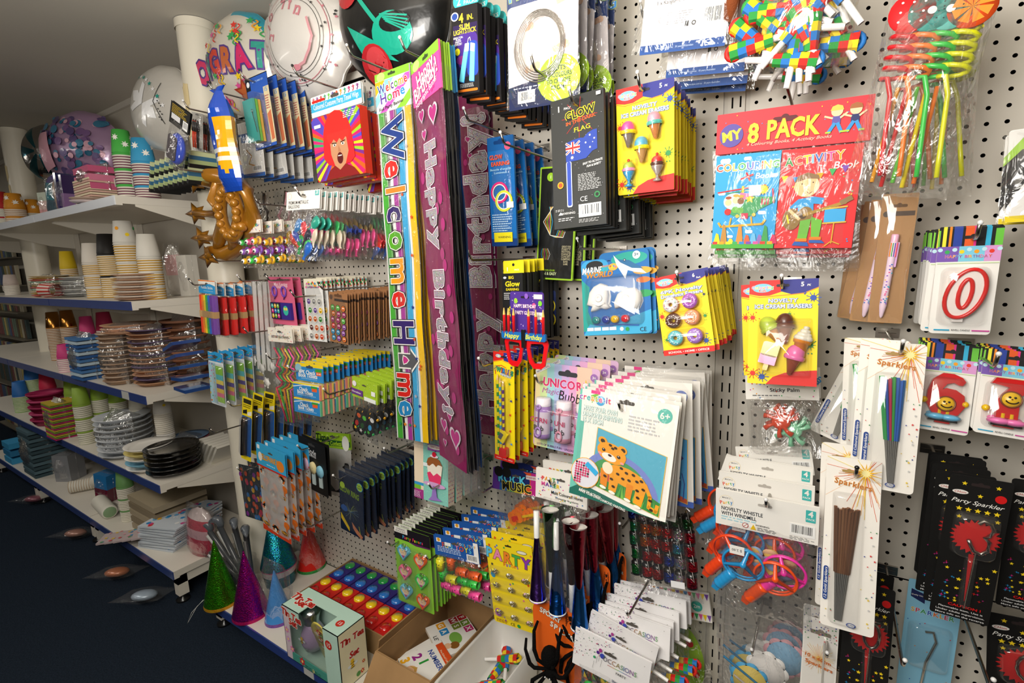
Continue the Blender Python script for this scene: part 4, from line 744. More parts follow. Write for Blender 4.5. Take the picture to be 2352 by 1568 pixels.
def glow_pack(name, w, h):
    t = empty(name); b = MB('softfoil'); b.slab(-w / 2, -h, w / 2, 0, -.003, .003, .003, '1668b0'); a = Art(b, w, h, -.0032, mt='softfoil'); a.r(0, 0, 1, .12, '1a5a9a'); a.r(0, .93, 1, 1, '143a78'); a.slot(.5, .05, .5, '0e3a70'); a.c(.78, .09, .12, 'ee5a7a')
    R = random.Random(2)
    for k in range(60): a.c(R.random(), R.uniform(.15, .9), .008, '5ac0e8', n=5)
    a.t('GLOW', .34, .18, .2, 'e8582a', b=.03, fit=.5); a.t('EARRING', .5, .24, .17, 'e8582a', b=.03, fit=.7); a.t('Boucle d\'oreille', .5, .29, .09, 'a8d8f0', fit=.8); a.t('Lumineux', .5, .32, .09, 'a8d8f0', fit=.5)
    for x, y, c in ((.42, .5, 'e0307a'), (.58, .58, 'd8e040')): 
        for r, cc in ((.3, c), (.25, 'f0f0e0')): a.l([(x + r * math.cos(q * .3), y + r * w / h * math.sin(q * .3)) for q in range(22)], .07 if r > .27 else .03, cc)
    a.txt(.1, .7, .9, .87, 8, 'b8d8ee', 3); a.r(.14, .87, .86, .96, 'e8d820'); a.t('WARNING', .55, .915, .1, '2a2a2a', fit=.5); a.r(.68, .59, .95, .645, 'e8e8e8'); b.build('foil_pouch', t); bag(w * 1.02, h, 0, .012, 'cello', 6, name='clear_sleeve', parent=t, cr=.06); return t
def black_pack(name, w, h):
    t = empty(name); b = MB('softfoil'); b.slab(-w / 2, -h, w / 2, 0, -.003, .003, .003, '9ac828'); b.slab(-.46 * w, -.985 * h, .46 * w, -.015 * h, -.0036, .0036, .002, '121210'); a = Art(b, w, h, -.0039, mt='softfoil'); a.c(.3, .09, .1, '9ac828'); a.t('1', .3, .09, .1, WH)
    for k, c in enumerate(['3ab0d8', 'f0e040', 'e05a90', '9ac828', 'f0a030', WH]): a.l([(.3 + .02 * k, .35), (.2 - .05 * k + .2, .48), (.35, .6), (.5 + .04 * k, .62), (.62 + .04 * k, .5)], .012, c); a.l([(.15 + .03 * k, .72), (.12 + .05 * k, .77), (.17 + .03 * k, .82)], .007, c)
    for k, s in enumerate(('GREAT FOR', 'PARTY', 'FESTIVAL', 'DANCE', 'CONCERT', 'CAMPING', 'BAR', 'GAME')): a.t(s, .8, .7 + .022 * k, .07, 'b8b090', fit=.24 if len(s) > 4 else .12)
    a.t('LASTS FOR HOURS', .32, .915, .06, '9ac828', fit=.4); a.t('FUN & EASY', .34, .945, .1, 'd8e8b0', fit=.45); b.build('foil_pouch', t); return t
def big_glow(name, w, h):
    t = empty(name); b = MB('card'); b.slab(-w / 2, -.17 * h, w / 2, 0, -.0006, .0006, .002, 'f0dc18'); b.box((-.5 * w, -.007, -h), (.5 * w, .007, -.15 * h), '141414'); a = Art(b, w, h, -.0072); k = Art(b, w, h, -.0008); k.t('1', .2, .1, .22, WH, b=.03); k.t('PACK', .66, .11, .09, WH); k.c(.5, .05, .06, '1a1a1a')
    a.c(.14, .2, .08, 'd8d8e0', .05); a.t('BIG', .45, .2, .17, 'f0dc18', b=.02); a.t('Glow', .5, .275, .3, 'f0dc18', b=.03, fit=.72); a.t('EARRING', .5, .34, .14, 'f0dc18', b=.02, fit=.62); a.txt(.08, .38, .4, .47, 4, 'd8d8d8'); a.r(.35, .4, .98, .8, '1c2a5a', rad=.1)
    for y in (.6, .78): a.l([(.62 + .3 * math.cos(q * .35), y + .09 * math.sin(q * .35)) for q in range(19)], .06, 'f0dc28')
    a.r(.08, .93, .7, .96, OR, rad=.03); b.build('hanging_box', t); return t
def party_glasses(name, w, h):
    t = empty(name); b = MB('card'); b.slab(-.38 * w, -.55 * h, .38 * w, 0, -.0006, .0006, .005, '4a2a8a'); a = Art(b, .76 * w, .55 * h, -.0008); a.slot(.45, .13, .25, '1a1020'); dots(a, 30, 5, r=.012, cols=['f0e8ff', 'c8b0f0'])
    for x, y, c in ((.18, .22, '9ac83a'), (.72, .32, 'e8508a'), (.9, .26, '7ac83a'), (.5, .1, '8a5ac0'), (.84, .6, '3aa8d8'), (.95, .65, 'e8482a')): a.c(x, y, .055, c, .07)
    a.t('HAPPY BIRTHDAY', .45, .34, .13, 'f4f0fa', o='b83a9a', ow=.03, fit=.66); a.t('PARTY GLASSES', .45, .5, .13, 'f4f0fa', o='b83a9a', ow=.03, fit=.58); a.r(.72, .05, .97, .16, 'e8d8d8'); a.r(.75, .47, .96, .64, 'f2f0ee'); a.t('$ 3.50', .855, .56, .06, '3a3a3a'); b.build('backing_card', t)
    z = -.62 * h; e = MB('plastic')
    for sx in (-1, 1):
        P = [(.06, .02), (.44, .05), (.5, -.05), (.42, -.34), (.34, -.38), (.18, -.38), (.09, -.3), (.04, -.1)]; Q = [(.13, -.05), (.38, -.04), (.41, -.08), (.36, -.29), (.32, -.31), (.2, -.31), (.15, -.25), (.11, -.11)]
        A = [Vector((sx * p[0] * w, -.014 + .012 * abs(p[0]), z + p[1] * h)) for p in P]; B = [Vector((sx * p[0] * w, -.014 + .012 * abs(p[0]), z + p[1] * h)) for p in Q]; n = 8; dy = Vector((0, .004, 0))
        e.mesh(A + B + [p + dy for p in A] + [p + dy for p in B], [f for i in range(n) for f in ((i, (i + 1) % n, n + (i + 1) % n, n + i), (2 * n + i, 3 * n + i, 3 * n + (i + 1) % n, 2 * n + (i + 1) % n), (i, 2 * n + i, 2 * n + (i + 1) % n, (i + 1) % n), (n + i, n + (i + 1) % n, 3 * n + (i + 1) % n, 3 * n + i))], 'e0141c', 'plastic', False)
    e.build('glasses_frame', t); e = MB('plastic'); e.slab(-.5 * w, z - .0 * h, .5 * w, z + .1 * h, -.019, -.013, .004, '1f6ab0'); a = Art(e, w, .1 * h, -.0192, z0=z + .1 * h); a.t('Happy', .24, .5, .13, 'e8e83a', sh=.2, b=.02); a.t('Birthday', .74, .5, .13, 'e8e83a', sh=.2, b=.02, fit=.36); e.build('brow_band', t)
    for x in (-.44, -.34, -.22, .12, .28, .44): e = MB('plastic'); e.lathe([(.001, 0), (.032 * w, 0), (.03 * w, .24 * h), (.001, .33 * h)], 'd81f24', 8, o=(x * w, -.016, z + .08 * h), cols=['d81f24', 'd81f24', 'f0c060']); e.build('candle_spike', t)
    e = MB('plastic'); e.box((-.03 * w, -.021, z - .1 * h), (.05 * w, -.016, z + .14 * h), '1a1a1a'); e.build('nose_clip', t); return t
def header_bag(hcol, hfrac, art, fill, bagseed=1, bulge=.04, film_='bag', hole=True, bw=.96):
    def f(name, w, h):
        t = empty(name); header(t, w, hfrac * h, hcol, art, hole=hole); fill(t, w, h); bag(w * bw, h * (1 - hfrac * .8), -hfrac * h * .8, bulge, film_, bagseed, name='clear_bag', parent=t); return t
    return f
def cone_horn(e, x, z, L, r, col, up=False, y=0, rot=0):
    e.T = Matrix.Translation((x, y, z)) @ Matrix.Rotation(math.radians(rot), 4, 'Y') @ (Matrix.Rotation(PI, 4, 'X') if up else Matrix.Identity(4))
    e.lathe([(r, 0), (r * .92, -.002), (r * .26, -L * .72)], col, 18, 'foil'); e.lathe([(r * .97, -.001), (r * .9, -.004), (.001, -.01)], 'e8e4dc', 18, 'matt'); e.lathe([(r * .3, -L * .7), (r * .3, -L), (.001, -L)], 'f2f2f0', 12, 'plastic'); e.T = None
def fill_horns(t, w, h):
    C = ['5a3a8a', '2f6a2a', '1f5aa8', '8a1a2a', '8a1a2a', '2a6ab8', '8a1a2a']
    for i, (x, up) in enumerate(((-.38, 1), (-.2, 0), (.02, 1), (.2, 0), (.36, 0), (.44, 1))):
        e = MB('foil'); cone_horn(e, x * w, (-.98 if up else -.26) * h + (-.02 * i) * h, .66 * h, .165 * w, C[i], up, y=.004 * (i % 2) - .006, rot=-3); e.build('party_horn', t)
def art_maker(a): dots(a, 34, 3, .05, .3, .95, .95, .012); a.ct('PARTY', .3, .3, .1, MIX, b=.03); a.ct('MAKER', .3, .48, .1, MIX[::-1], b=.03); a.t('Multi Coloured Horns', .62, .7, .08, '2a2a2a', fit=.6); a.t('Trompetas de colores', .62, .85, .05, '6a6a6a', fit=.45)
def art_rock(a):
    for k, c in enumerate(['6a3aa8', '2a6ab8', '2a9a5a', 'd8c020', 'e8582a', 'c82a8a']): a.p([(k / 6, 0), ((k + 1.2) / 6, 0), ((k + 1) / 6, 1), ((k - .3) / 6, 1)], c)
    a.c(.5, .4, .3, '1a2a6a', .2); a.t('ROCK', .4, .42, .22, '5ad0f0', o='101030', b=.03); a.t('MUSIC', .5, .75, .22, '1a1a1a', o='f0e040', ow=.04, b=.03); a.c(.12, .15, .1, '1a1a1a'); a.c(.3, .15, .1, '1a1a1a'); a.r(.72, .12, .98, .3, 'e8e0e0'); a.t('WARNING', .85, .21, .05, 'b02020')
def fill_guitars(t, w, h):
    for i in range(4):
        e = MB('plastic'); e.T = Matrix.Translation((-.05 * w + .06 * w * i, .004 * i, (-.72 + .03 * i) * h)) @ Matrix.Rotation(math.radians(70 + 8 * i), 4, 'Y'); e.prism(rr(-.018, -.022, .018, .0, .014), -.003, 0, 'f07a14', 'plastic'); e.prism(rr(-.014, 0, .014, .022, .012), -.003, 0, 'f07a14', 'plastic'); e.prism(rr(-.006, -.012, .008, .008, .004), -.0045, -.003, ['d8301c', '2a8ad0', '7a3aa0', '2a9a4a'][i], 'plastic'); e.box((-.003, -.003, .02), (.003, 0, .065), 'f0c018'); e.box((-.006, -.003, .065), (.006, 0, .078), 'e0301c'); e.T = None; e.build('toy_guitar', t)
def poppers(name, w, h):
    t = empty(name); C = ['2a7a4a', 'd8731c', 'c81f24', 'c81f24', 'b8b8c0', '3a8ab8']
    i = 0
    for row, z in enumerate((-.04, -.19, -.34, -.5, -.68, -.84)):
        for k in range(6):
            x = -.42 + .165 * k + .02 * (row % 2); c = [['2a3a8a', 'c8c0b8', 'c8c0b8', '2f6a3a', '2f6a3a', '2f6a3a'], ['2f8a5a', 'd8731c', 'd8731c', 'c81f24', 'b8b8c0', 'a82030'], ['2f8a5a', 'd8731c', 'c81f24', 'c81f24', '3a9ab8', 'a82030'], ['2f8a4a', 'c81f24', 'c81f24', '2a4ab0', 'b8b8c0', 'a82030'], ['2f8a4a', 'c81f24', 'c81f24', '2a4ab0', 'b8b8c0', '8a2030'], ['2f8a4a', 'c81f24', 'c81f24', '2a4ab0', 'b8b8c0', '8a2030']][row][k]
            if row == 5: continue
            e = MB('plastic'); r = .078 * w; H = .15 * h; o = (x * w, .0, z * h - .02 * h * k * .5)
            e.lathe([(.001, -H), (r * .95, -H), (r, -H * .95), (r, -H * .86)], '161616', 12, o=o); e.lathe([(r, -H * .86), (r, -H * .15)], c, 14, 'holo', o=o); e.lathe([(r, -H * .15), (r, 0), (r * .4, H * .22), (r * .3, H * .25)], '161616', 12, o=o); e.lathe([(r * .22, H * .2), (r * .22, H * .42)], 'c8a848', 8, 'foil', o=o); e.tube([(o[0], 0, o[2] + H * .4), (o[0] + .006, -.012, o[2] + H * .3), (o[0] + .009, -.013, o[2] - .01), (o[0] + .002, -.014, o[2] - .002)], .0005, 'e8e4dc', n=5); e.build('party_popper', t)
    e = MB('card'); e.box((.14 * w, -.02, -.86 * h), (.34 * w, -.0195, -.79 * h), 'e8e8ea'); e.build('price_label', t)
    bag(w * 1.1, h * 1.08, .06 * h, .04, 'bag', 8, name='clear_bag', parent=t, cr=.06); return t
def spider_card(name, w, h):
    t = empty(name); b = MB('card'); P = rr(-w / 2, -h, w / 2, 0, .3 * w, 8); b.prism(P, -.0006, .0006, 'e8641a'); a = Art(b, w, h, -.0008); a.slot(.5, .09, .14, '8a3a10')
    for i, ch in enumerate('SPOOKY'): a.t(ch, .2 + .075 * i, .14 + .012 * i, .15, 'f2ece0', o='3a1408', ow=.03, b=.03, rot=-8)
    for i, ch in enumerate('SPIDER'): a.t(ch, .42 + .085 * i, .28 + .02 * i, .15, 'f2ece0', o='3a1408', ow=.03, b=.03, rot=-10)
    for x, y in ((.84, .13),):
        a.c(x, y, .045, '1a0c06', .055); a.c(x, y + .06, .03, '1a0c06')
        for q in range(8): s = 1 if q < 4 else -1; m = q % 4; a.l([(x, y + .02), (x + s * .07, y - .05 + .03 * m), (x + s * .11, y + .02 + .03 * m)], .009, '1a0c06')
    b.build('backing_card', t)
    e = MB('fuzzy'); o = Vector((-.05 * w, -.025, -.62 * h)); e.ball(o, .021, '0c0b0b', 16, sz=1.25); e.ball(o + Vector((.004, -.004, -.036)), .014, '0c0b0b', 14); e.build('spider_body', t)
    for q in range(8):
        s = 1 if q % 2 else -1; m = q // 2; e = MB('fuzzy'); a0 = o + Vector((0, 0, -.03)); k = [(.03, .05), (.045, .01), (.04, -.03), (.03, -.05)][m]; tip = [(.035, .13), (.075, .06), (.06, -.09), (.03, -.12)][m]
        e.tube([a0, a0 + Vector((s * k[0] * .7, -.02, k[1] * .6)), a0 + Vector((s * k[0], -.018, k[1])), a0 + Vector((s * (k[0] + tip[0]) / 2, -.01, (k[1] + tip[1]) / 2)), a0 + Vector((s * tip[0] * .9, .008, tip[1] * .8))], [.0035, .0045, .005, .004, .003], '0d0c0c'); e.build('leg', t)
    for s in (-1, 1): e = MB('plastic'); e.ball(o + Vector((s * .006, -.017, -.04)), .002, 'd8d8d8', 8); e.build('eye', t)
    return t
def art_occ(a):
    R = random.Random(5)
    for k in range(120):
        x = R.random() ** 1.6 * .55; y = R.uniform(.02, .75) * (1 - x); a.c(x, y, R.choice((.004, .007, .003)), R.choice(['3a4a6a', '7a3a8a', 'c83a6a', '3a8a5a', '3a3a3a']), n=6)
    for x, y, c, r in ((.34, .34, '5a2a8a', .02), (.37, .26, 'a83a8a', .022), (.4, .38, '3a4ab0', .03), (.3, .5, '3aa870', .016)): a.c(x, y, r, c, r * 1.2); a.l([(x, y + .1), (x - .01, y + .3)], .003, '4a4a4a')
    a.ct('OCCASIONS', .63, .42, .092, ['5a5a66', '6a5a66', 'a06a3a', '8a7a3a', '4a8a5a', '3a7aa8', '5a5a9a', '8a5a9a', '4a9a4a'], b=.0, sx=.85)
    for k, c in enumerate(['c83a3a', 'e8a03a', '8ac83a', '3aa8c8', '5a5ab0', '9a4ab0']): a.l([(.48 + .05 * k, .53), (.535 + .05 * k, .53)], .006, c)
    a.t('PARTY', .66, .63, .045, '3a3a3a', fit=.13); a.t('blowouts', .63, .86, .055, '2a3a6a', fit=.14, sh=.1); a.t('20', .78, .84, .13, '2a3a6a', b=.02); a.c(.93, .1, .004, '3a3a3a')
def blowout(e, R, x, z, y, a, s=1):
    e.T = Matrix.Translation((x, y, z)) @ Matrix.Rotation(a, 4, 'Y'); L = .045 * s; r = .007 * s; C = ['f0d020', 'd8281f', '2a7ac8', '2a9a3f']; R.shuffle(C)
    f0 = len(e.f); e.lathe([(r * (1 + .09 * k), k * L / 5) for k in range(6)], C[0], 8, 'card', sm=False)
    for i in range(40): e.c[f0 + i] = C[(i % 8 // 2 + i // 8) % 4]
    e.lathe([(r * .5, -.03 * s), (r * .55, .002)], 'f4f2ee', 8, 'plastic'); e.torus((0, -.0, L * .92), r * 1.1, r * .45, C[0], 'card', n=14, m=6); e.T = None
def fill_blow(n, zb=.35):
    def f(t, w, h):
        R = random.Random(9)
        for i in range(n): e = MB('card'); blowout(e, R, R.uniform(-.36, .36) * w, -(zb + R.uniform(.05, .58)) * h, R.uniform(-.012, .012), R.uniform(0, 6.28), 1.1); e.build('party_blower', t)
    return f
def heart_card(name, w, h):
    t = empty(name); b, a = cardbody(w, h, '8ac83a', r=.005); a.r(0, 0, 1, .16, '16101a'); a.p([(0, .16), (.35, .155), (.6, .185), (1, .17), (1, .155), (0, .155)], '5a1a5a'); a.r(0, 0, .38, .075, 'ece8e2'); a.t('WARNING', .19, .025, .05, '3a3a3a'); a.txt(.04, .045, .34, .07, 2, '5a5a5a'); a.ct('Party Favors', .52, .115, .1, ['3aa8e0', 'e83a6a', 'f0d020', '5ac03a', 'e87a2a'], sx=.95, b=.02)
    b.build('backing_card', t)
    def heart(sc, x, z): return [(x + sc * .95 * (16 * math.sin(q) ** 3) / 17, z + sc * (13 * math.cos(q) - 5 * math.cos(2 * q) - 2 * math.cos(3 * q) - math.cos(4 * q)) / 17) for q in [2 * PI * k / 28 for k in range(28)]]
    for i, c in enumerate(['5ab8d8', 'f0641e', 'ee6a94', '3ac84a', '5ab8d8', 'f0641e']):
        x = (-.22 if i % 2 == 0 else .24) * w; z = -(.3 + .26 * (i // 2) + .045 * (i % 2)) * h; e = MB('plastic'); s = .19 * w
        A = heart(s, x, z); B = heart(s * .68, x, z); n = 28; V = [(p[0], -.002, p[1]) for p in A] + [(p[0], -.011, p[1]) for p in heart(s * .92, x, z)] + [(p[0], -.0115, p[1]) for p in heart(s * .76, x, z)] + [(p[0], -.009, p[1]) for p in B]
        e.mesh(V, [(k * n + j, k * n + (j + 1) % n, (k + 1) * n + (j + 1) % n, (k + 1) * n + j) for k in range(3) for j in range(n)] + [tuple(range(3 * n, 4 * n))], c); e.c[-1] = 'e0d0d8'
        q = Art(e, 2 * s, 2 * s, -.0093, x0=x - s, z0=z + s, mt='card'); q.c(.5, .45, .2, 'f0d890'); q.c(.5, .52, .13, 'f4d0b0'); q.c(.45, .5, .02, '3a3a6a'); q.c(.55, .5, .02, '3a3a6a'); q.p([(.36, .66), (.64, .66), (.58, .8), (.5, .88), (.42, .8)], 'b83a8a')
        e.build('heart_pendant', t); e = MB('wire'); e.torus((x + .09 * w, -.012, z + .14 * w), .011, .0007, 'c0c0c0', n=18, m=4); e.torus((x + .05 * w, -.012, z + .17 * w), .007, .0009, 'c0c0c0', n=12, m=4); e.build('key_ring', t)
    e = MB('clear'); blister(e, -.46 * w, -.97 * h, .46 * w, -.22 * h, .016, .01); e.build('blister', t); return t
def art_toys(a):
    a.p([(0, 0), (1, 0), (1, 1), (0, 1)], '1f58a8'); a.r(.06, .12, .17, .32, 'f0f0ee'); a.c(.115, .2, .035, 'e8a020'); a.r(.9, .0, 1, .98, 'eeeeec'); a.ct('FUN TOYS', .52, .42, .13, ['d8502a', 'e8d83a', '5ac0e8', '5ac03a', 'e88ab8'], o='123a7a', ow=.03, b=.02); a.ct('COOL STUFF', .75, .2, .065, ['f0a020', 'e8e8e8', '5ac0e8'], b=.02); a.txt(.08, .5, .62, .8, 4, 'c8d8f0'); a.bar(.74, .6, .98, .95, 3); a.r(.26, .25, .4, .42, 'f0f0ee')
def fill_toys(t, w, h):
    C = ['e8e02a', 'f4641e', 'f4641e', '3ac84a', 'e8e02a', '3ac84a', '3ac84a', 'ee4a9a', 'ee4a9a', 'e8e02a', 'ee4a9a', 'f4641e']; P = [(-.4, -.52), (-.18, -.48), (.1, -.56), (-.4, -.72), (-.15, -.74), (.08, -.74), (.32, -.72), (-.32, -.9), (-.08, -.9), (.12, -.9), (.34, -.92), (.34, -.6)]
    for i, ((x, z), c) in enumerate(zip(P, C)):
        e = MB('glow'); up = i in (0, 1, 3); e.T = Matrix.Translation((x * w, -.004 + .006 * (i % 2), z * h)) @ (Matrix.Identity(4) if up else Matrix.Rotation(PI / 2, 4, 'Y')); r = .011; e.lathe([(r * .6, -.014), (r, -.016), (r, .016), (r * .8, .017), (r * .75, .005)], c, 14)
        for k in range(8): q = .8 * k; e.lathe([(.0016, 0), (.001, .004)], c, 5, o=(r * math.cos(q), r * math.sin(q) * .3 - r * .8 if 0 else r * math.sin(q), .008 - .003 * (k % 5)), ax='x' if math.cos(q) > 0 else 'y')
        for s in (-1, 1): e.ball((s * .004, -r, .004), .0016, '3a3a2a', 6)
        e.tube([(-.004, -r, -.004), (.004, -r, -.005)], .0006, '3a3a2a', n=4); e.T = None; e.build('finger_puppet', t)
def ring_card(name, w, h):
    t = empty(name); b, a = cardbody(w, h, 'f4d820', r=.006, edge='d9bf10'); a.slot(.5, .05, .14, '3a3418'); dots(a, 10, 8, r=.02, cols=['e05a90', '8a5ab0', '3a8ad0', '5ab04a', 'e8863a']); a.c(.78, .09, .11, '2a2a30', .035); a.c(.78, .09, .1, 'e8e4d0', .028)
    [a.star(x, y, .035, c) for x, y, c in ((.08, .08, 'd8401c'), (.9, .2, '3a8ad0'), (.1, .3, '3a3a3a'), (.85, .45, 'd8501c'), (.1, .55, '2a5ab0'))]; a.ct('PARTY', .47, .185, .27, ['5ac0e8', 'e88ab0', 'f0862a', '4ab04a', '8a3ab0'], o='6a4a20', ow=.03, b=.04, sx=.95, rot=-5); a.ct('Favors', .52, .265, .11, ['d8401c', '8a4ab0', '3a9ad0', 'e8862a'], b=.01)
    a.c(.1, .42, .05, '2a9ad0', .06); a.c(.12, .87, .07, 'b05ab8', .08); a.txt(.06, .945, .32, .985, 3, '8a3a20'); a.t('CE', .42, .965, .08, '2a2a20', b=0); a.c(.55, .965, .035, '2a9a4a'); b.build('backing_card', t)
    e = MB('wire')
    for j in range(4):
        for i in range(3):
            k = MB('gloss'); x, z = (-.32 + .32 * i) * w, -(.36 + .16 * j + .015 * i) * h; k.T = Matrix.Translation((x, -.01, z)) @ Matrix.Rotation(.5, 4, 'X'); k.torus((0, 0, 0), .008, .0013, 'd8d8da', 'wire', n=20, m=6); k.torus((0.003, .002, 0.002), .008, .0011, 'e0e0e0', 'wire', n=20, m=6); k.ball((0, 0, .009), .003, ['e8e04a', 'f0f0f0', 'e8b8d0'][i], 8); k.T = None; k.build('toy_ring', t)
    for j in range(4): k = MB('clear'); z = -(.36 + .16 * j) * h; blister(k, -.47 * w, z - .05 * h, .47 * w, z + .05 * h, .017, .008); k.build('blister', t)
    return t
# ================================================================ GOODS, LEFT HALF AND BANNERS
def cupcake_box(name, w, h):
    t = empty(name); D = .026; b = MB('card'); b.box((-w / 2, 0, -h), (w / 2, D, 0), '8ad0c0'); a = Art(b, w, h, -.0002); a.r(0, 0, .28, 1, 'f0dcc0'); a.r(0, .72, .28, .77, '3a9ad0'); a.r(0, .77, .2, .84, '7ac03a'); a.r(0, .84, .28, 1, 'a83a8a'); dots(a, 130, 1, .3, .03, .99, .98, .006, ['e0f4ee'], 5); a.p([(.45, 0), (.98, .0), (.98, .1), (.45, .12)], '9a4ab0'); a.c(.65, .05, .2, 'f4ece0', .05); a.t('Sweet Cupcake', .68, .04, .07, 'c83a5a', fit=.3)
    a.p([(.42, .33), (.88, .33), (.82, .62), (.48, .62)], 'f4ead8'); a.p([(.43, .5), (.52, .47), (.62, .53), (.72, .47), (.84, .51), (.81, .66), (.5, .66)], 'e83a6a'); a.p([(.4, .36), (.46, .25), (.6, .2), (.78, .24), (.88, .34), (.76, .32), (.7, .37), (.6, .32), (.5, .38)], '9a5a2a'); a.c(.64, .2, .12, 'f0e0e8', .035); a.c(.64, .17, .06, 'd81f3a'); a.c(.64, .68, .32, 'd8a8d8', .06); a.p([(.6, .7), (.68, .7), (.72, .88), (.86, .92), (.66, .94), (.46, .96), (.56, .88)], '9a7ac8')
    a.l([(.66, .12), (.7, .1)], .01, '2a2a2a'); a.txt(.03, .86, .24, .97, 6, 'e8c8e0'); a.r(.32, .34, .44, .4, 'e8f0f0')
    s = Art(b, D, h, 0, x0=0); R = random.Random(3); s.k = 0
    b.face([(w / 2 + .0002, 0, -h), (w / 2 + .0002, D, -h), (w / 2 + .0002, D, 0), (w / 2 + .0002, 0, 0)], 'f0e0c8')
    for j in range(14):
        for i in range(4): y, z = D * (.15 + .24 * i), -h * (.05 + .068 * j); b.face([(w / 2 + .0004, y + .002 * math.cos(q), z + .002 * math.sin(q)) for q in (0, 1, 2, 3, 4, 5.2)], 'c03a6a' if (i + j) % 2 else 'b8a8d0')
    b.build('printed_box', t); return t
def worm_pack(name, w, h):
    t = empty(name); b, a = cardbody(w, h, '10203c', mt='softfoil'); a.mt = 'softfoil'; a.c(.85, .14, .13, '2a9ad0'); a.c(.85, .14, .115, 'a8d03a'); a.t('FUN &', .85, .12, .08, '16302a', b=.02); a.t('EASY', .85, .16, .08, '16302a', b=.02); a.t('GLOW RING', .42, .3, .24, '7a9a28', o='1c3a20', ow=.03, b=.03, fit=.8, rot=-6)
    R = random.Random(2); 
    for k in range(26): q = R.uniform(0, 6.3); p = [(.45, .62)]; p += [(.45 + s * math.cos(q + .5 * s), .62 + s * .8 * math.sin(q + .5 * s) * w / h) for s in (.12, .25, .34)]; a.l(p, .006, R.choice(['5a8ab0', 'a8b8a0', '8a9a50', '3a6a9a']))
    a.c(.15, .22, .1, 'a8c83a'); a.c(.2, .6, .14, '2a5aa0', .1); a.p([(.05, .7), (.4, .9), (.4, .97), (.05, .8)], 'd8b828'); a.p([(.5, .78), (.65, .84), (.95, .95), (.9, 1), (.7, .95), (.55, .88)], 'c07a5a'); a.l([(.8, .8), (.85, .92)], .02, 'a8b83a'); a.l([(.0, .004), (1, .004)], .01, '5a6a80'); b.build('printed_card', t); bag(w * 1.05, h * 1.02, .01, .012, 'cello', 2, name='clear_sleeve', parent=t, cr=.05, nx=4, nz=6); return t
def notepad_card(name, w, h):
    t = empty(name); b, a = cardbody(w, h, '141413', r=.003); a.slot(.5, .09, .25, '3a3a3a'); a.t('Style', .5, .22, .2, 'f0f0f0', sh=.2, fit=.3, b=0); a.t('NOTEPADS', .5, .3, .08, 'e0e0e0', fit=.28); b.build('backing_card', t)
    for x, c in ((-.25, 'e0b8d0'), (.02, 'e8d8a0'), (.28, '8ac8e0')):
        e = MB('matt'); e.lathe([(.001, -.006), (.115 * w, -.006), (.115 * w, -.001)], c, 24, ax='y', o=(x * w, 0, -.52 * h - .06 * x * h), sy=1.35); e.box((x * w - .06 * w, -.004, -.85 * h), (x * w + .06 * w, -.001, -.62 * h), 'b8c8c8'); e.build('notepad', t)
    return t
def confetti(name, w, h):
    t = empty(name)
    def art(a): a.r(0, .45, 1, .85, '1f5a24'); a.p([(0, 0), (1, 0), (1, .5), (0, .45)], '9ac828'); a.t('Time', .2, .35, .2, '16301a', b=.03); a.t('Metallic Confetti', .42, .68, .11, 'b8e02a', b=.02, fit=.66); a.c(.87, .62, .1, 'f0f0e8', .14); [a.star(.2 + .15 * k, .2, .04, 'd8f07a', 8, .2) for k in range(5)]
    header(t, w, .24 * h, '9ac828', art); b = MB('sparkle'); b.slab(-.42 * w, -.93 * h, .42 * w, -.45 * h, -.006, .006, .01, '1a1a1c'); b.build('foil_confetti', t); bag(w, h * .8, -.2 * h, .02, 'milky', 3, name='clear_bag', parent=t); return t
def cello_pack(name, w, h):
    t = empty(name)
    def art(a): a.p([(0, 0), (1, 0), (1, 1), (0, 1)], '3aa8d8'); a.t('CELLOPHANE BAG', .5, .52, .17, 'f0a828', o='4a2010', ow=.03, b=.03, fit=.72); a.c(.13, .55, .07, 'e8e4d8', .1); a.c(.82, .62, .13, 'e8862a', .12); a.r(.04, .05, .13, .22, 'f0f0f0'); a.r(.0, .93, 1, 1, 'c82a1c'); a.txt(.35, .78, .65, .85, 1, 'e0f0f8')
    header(t, w, .25 * h, '3aa8d8', art, name='header_card'); b = MB('card'); b.box((-.49 * w, -.001, -h), (.49 * w, .001, -.94 * h), 'd0401c'); a = Art(b, w * .98, .72 * h, -.0015, z0=-.24 * h)
    R = random.Random(6)
    for i in range(7):
        for j in range(3):
            x = .18 + .32 * j + .08 * (i % 2); y = .08 + .14 * i
            if x > .95: continue
            k = (i + j * 2) % 4
            if k == 0: a.c(x, y, .11, 'e0701c'); a.c(x, y, .075, '16120e'); a.p([(x - .14, y), (x, y - .05), (x + .14, y), (x, y + .02)], '16120e'); a.c(x, y + .025, .04, 'e8e0d0'); a.l([(x - .08, y + .05), (x + .08, y + .07)], .02, 'e8e0d0')
            elif k == 1: a.c(x, y, .1, 'e0701c', .08); a.p([(x - .04, y), (x + .04, y), (x + .02, y + .09), (x + .08, y + .12), (x - .02, y + .1)], 'c86a2a')
            elif k == 2: a.c(x, y, .1, '5a3a1c', .05); a.t('PARTY', x, y, .08, 'e8a83a', b=.03, rot=-10)
            else: a.p([(x - .1, y), (x, y - .03), (x + .1, y + .05), (x + .06, y + .09), (x - .04, y + .05)], 'e8862a'); a.c(x - .05, y - .01, .03, 'c86a6a')
    b.build('printed_sheet', t); bag(w, .8 * h, -.2 * h, .012, 'milky', 6, name='clear_bag', parent=t, nx=5, nz=7, cr=.06); return t
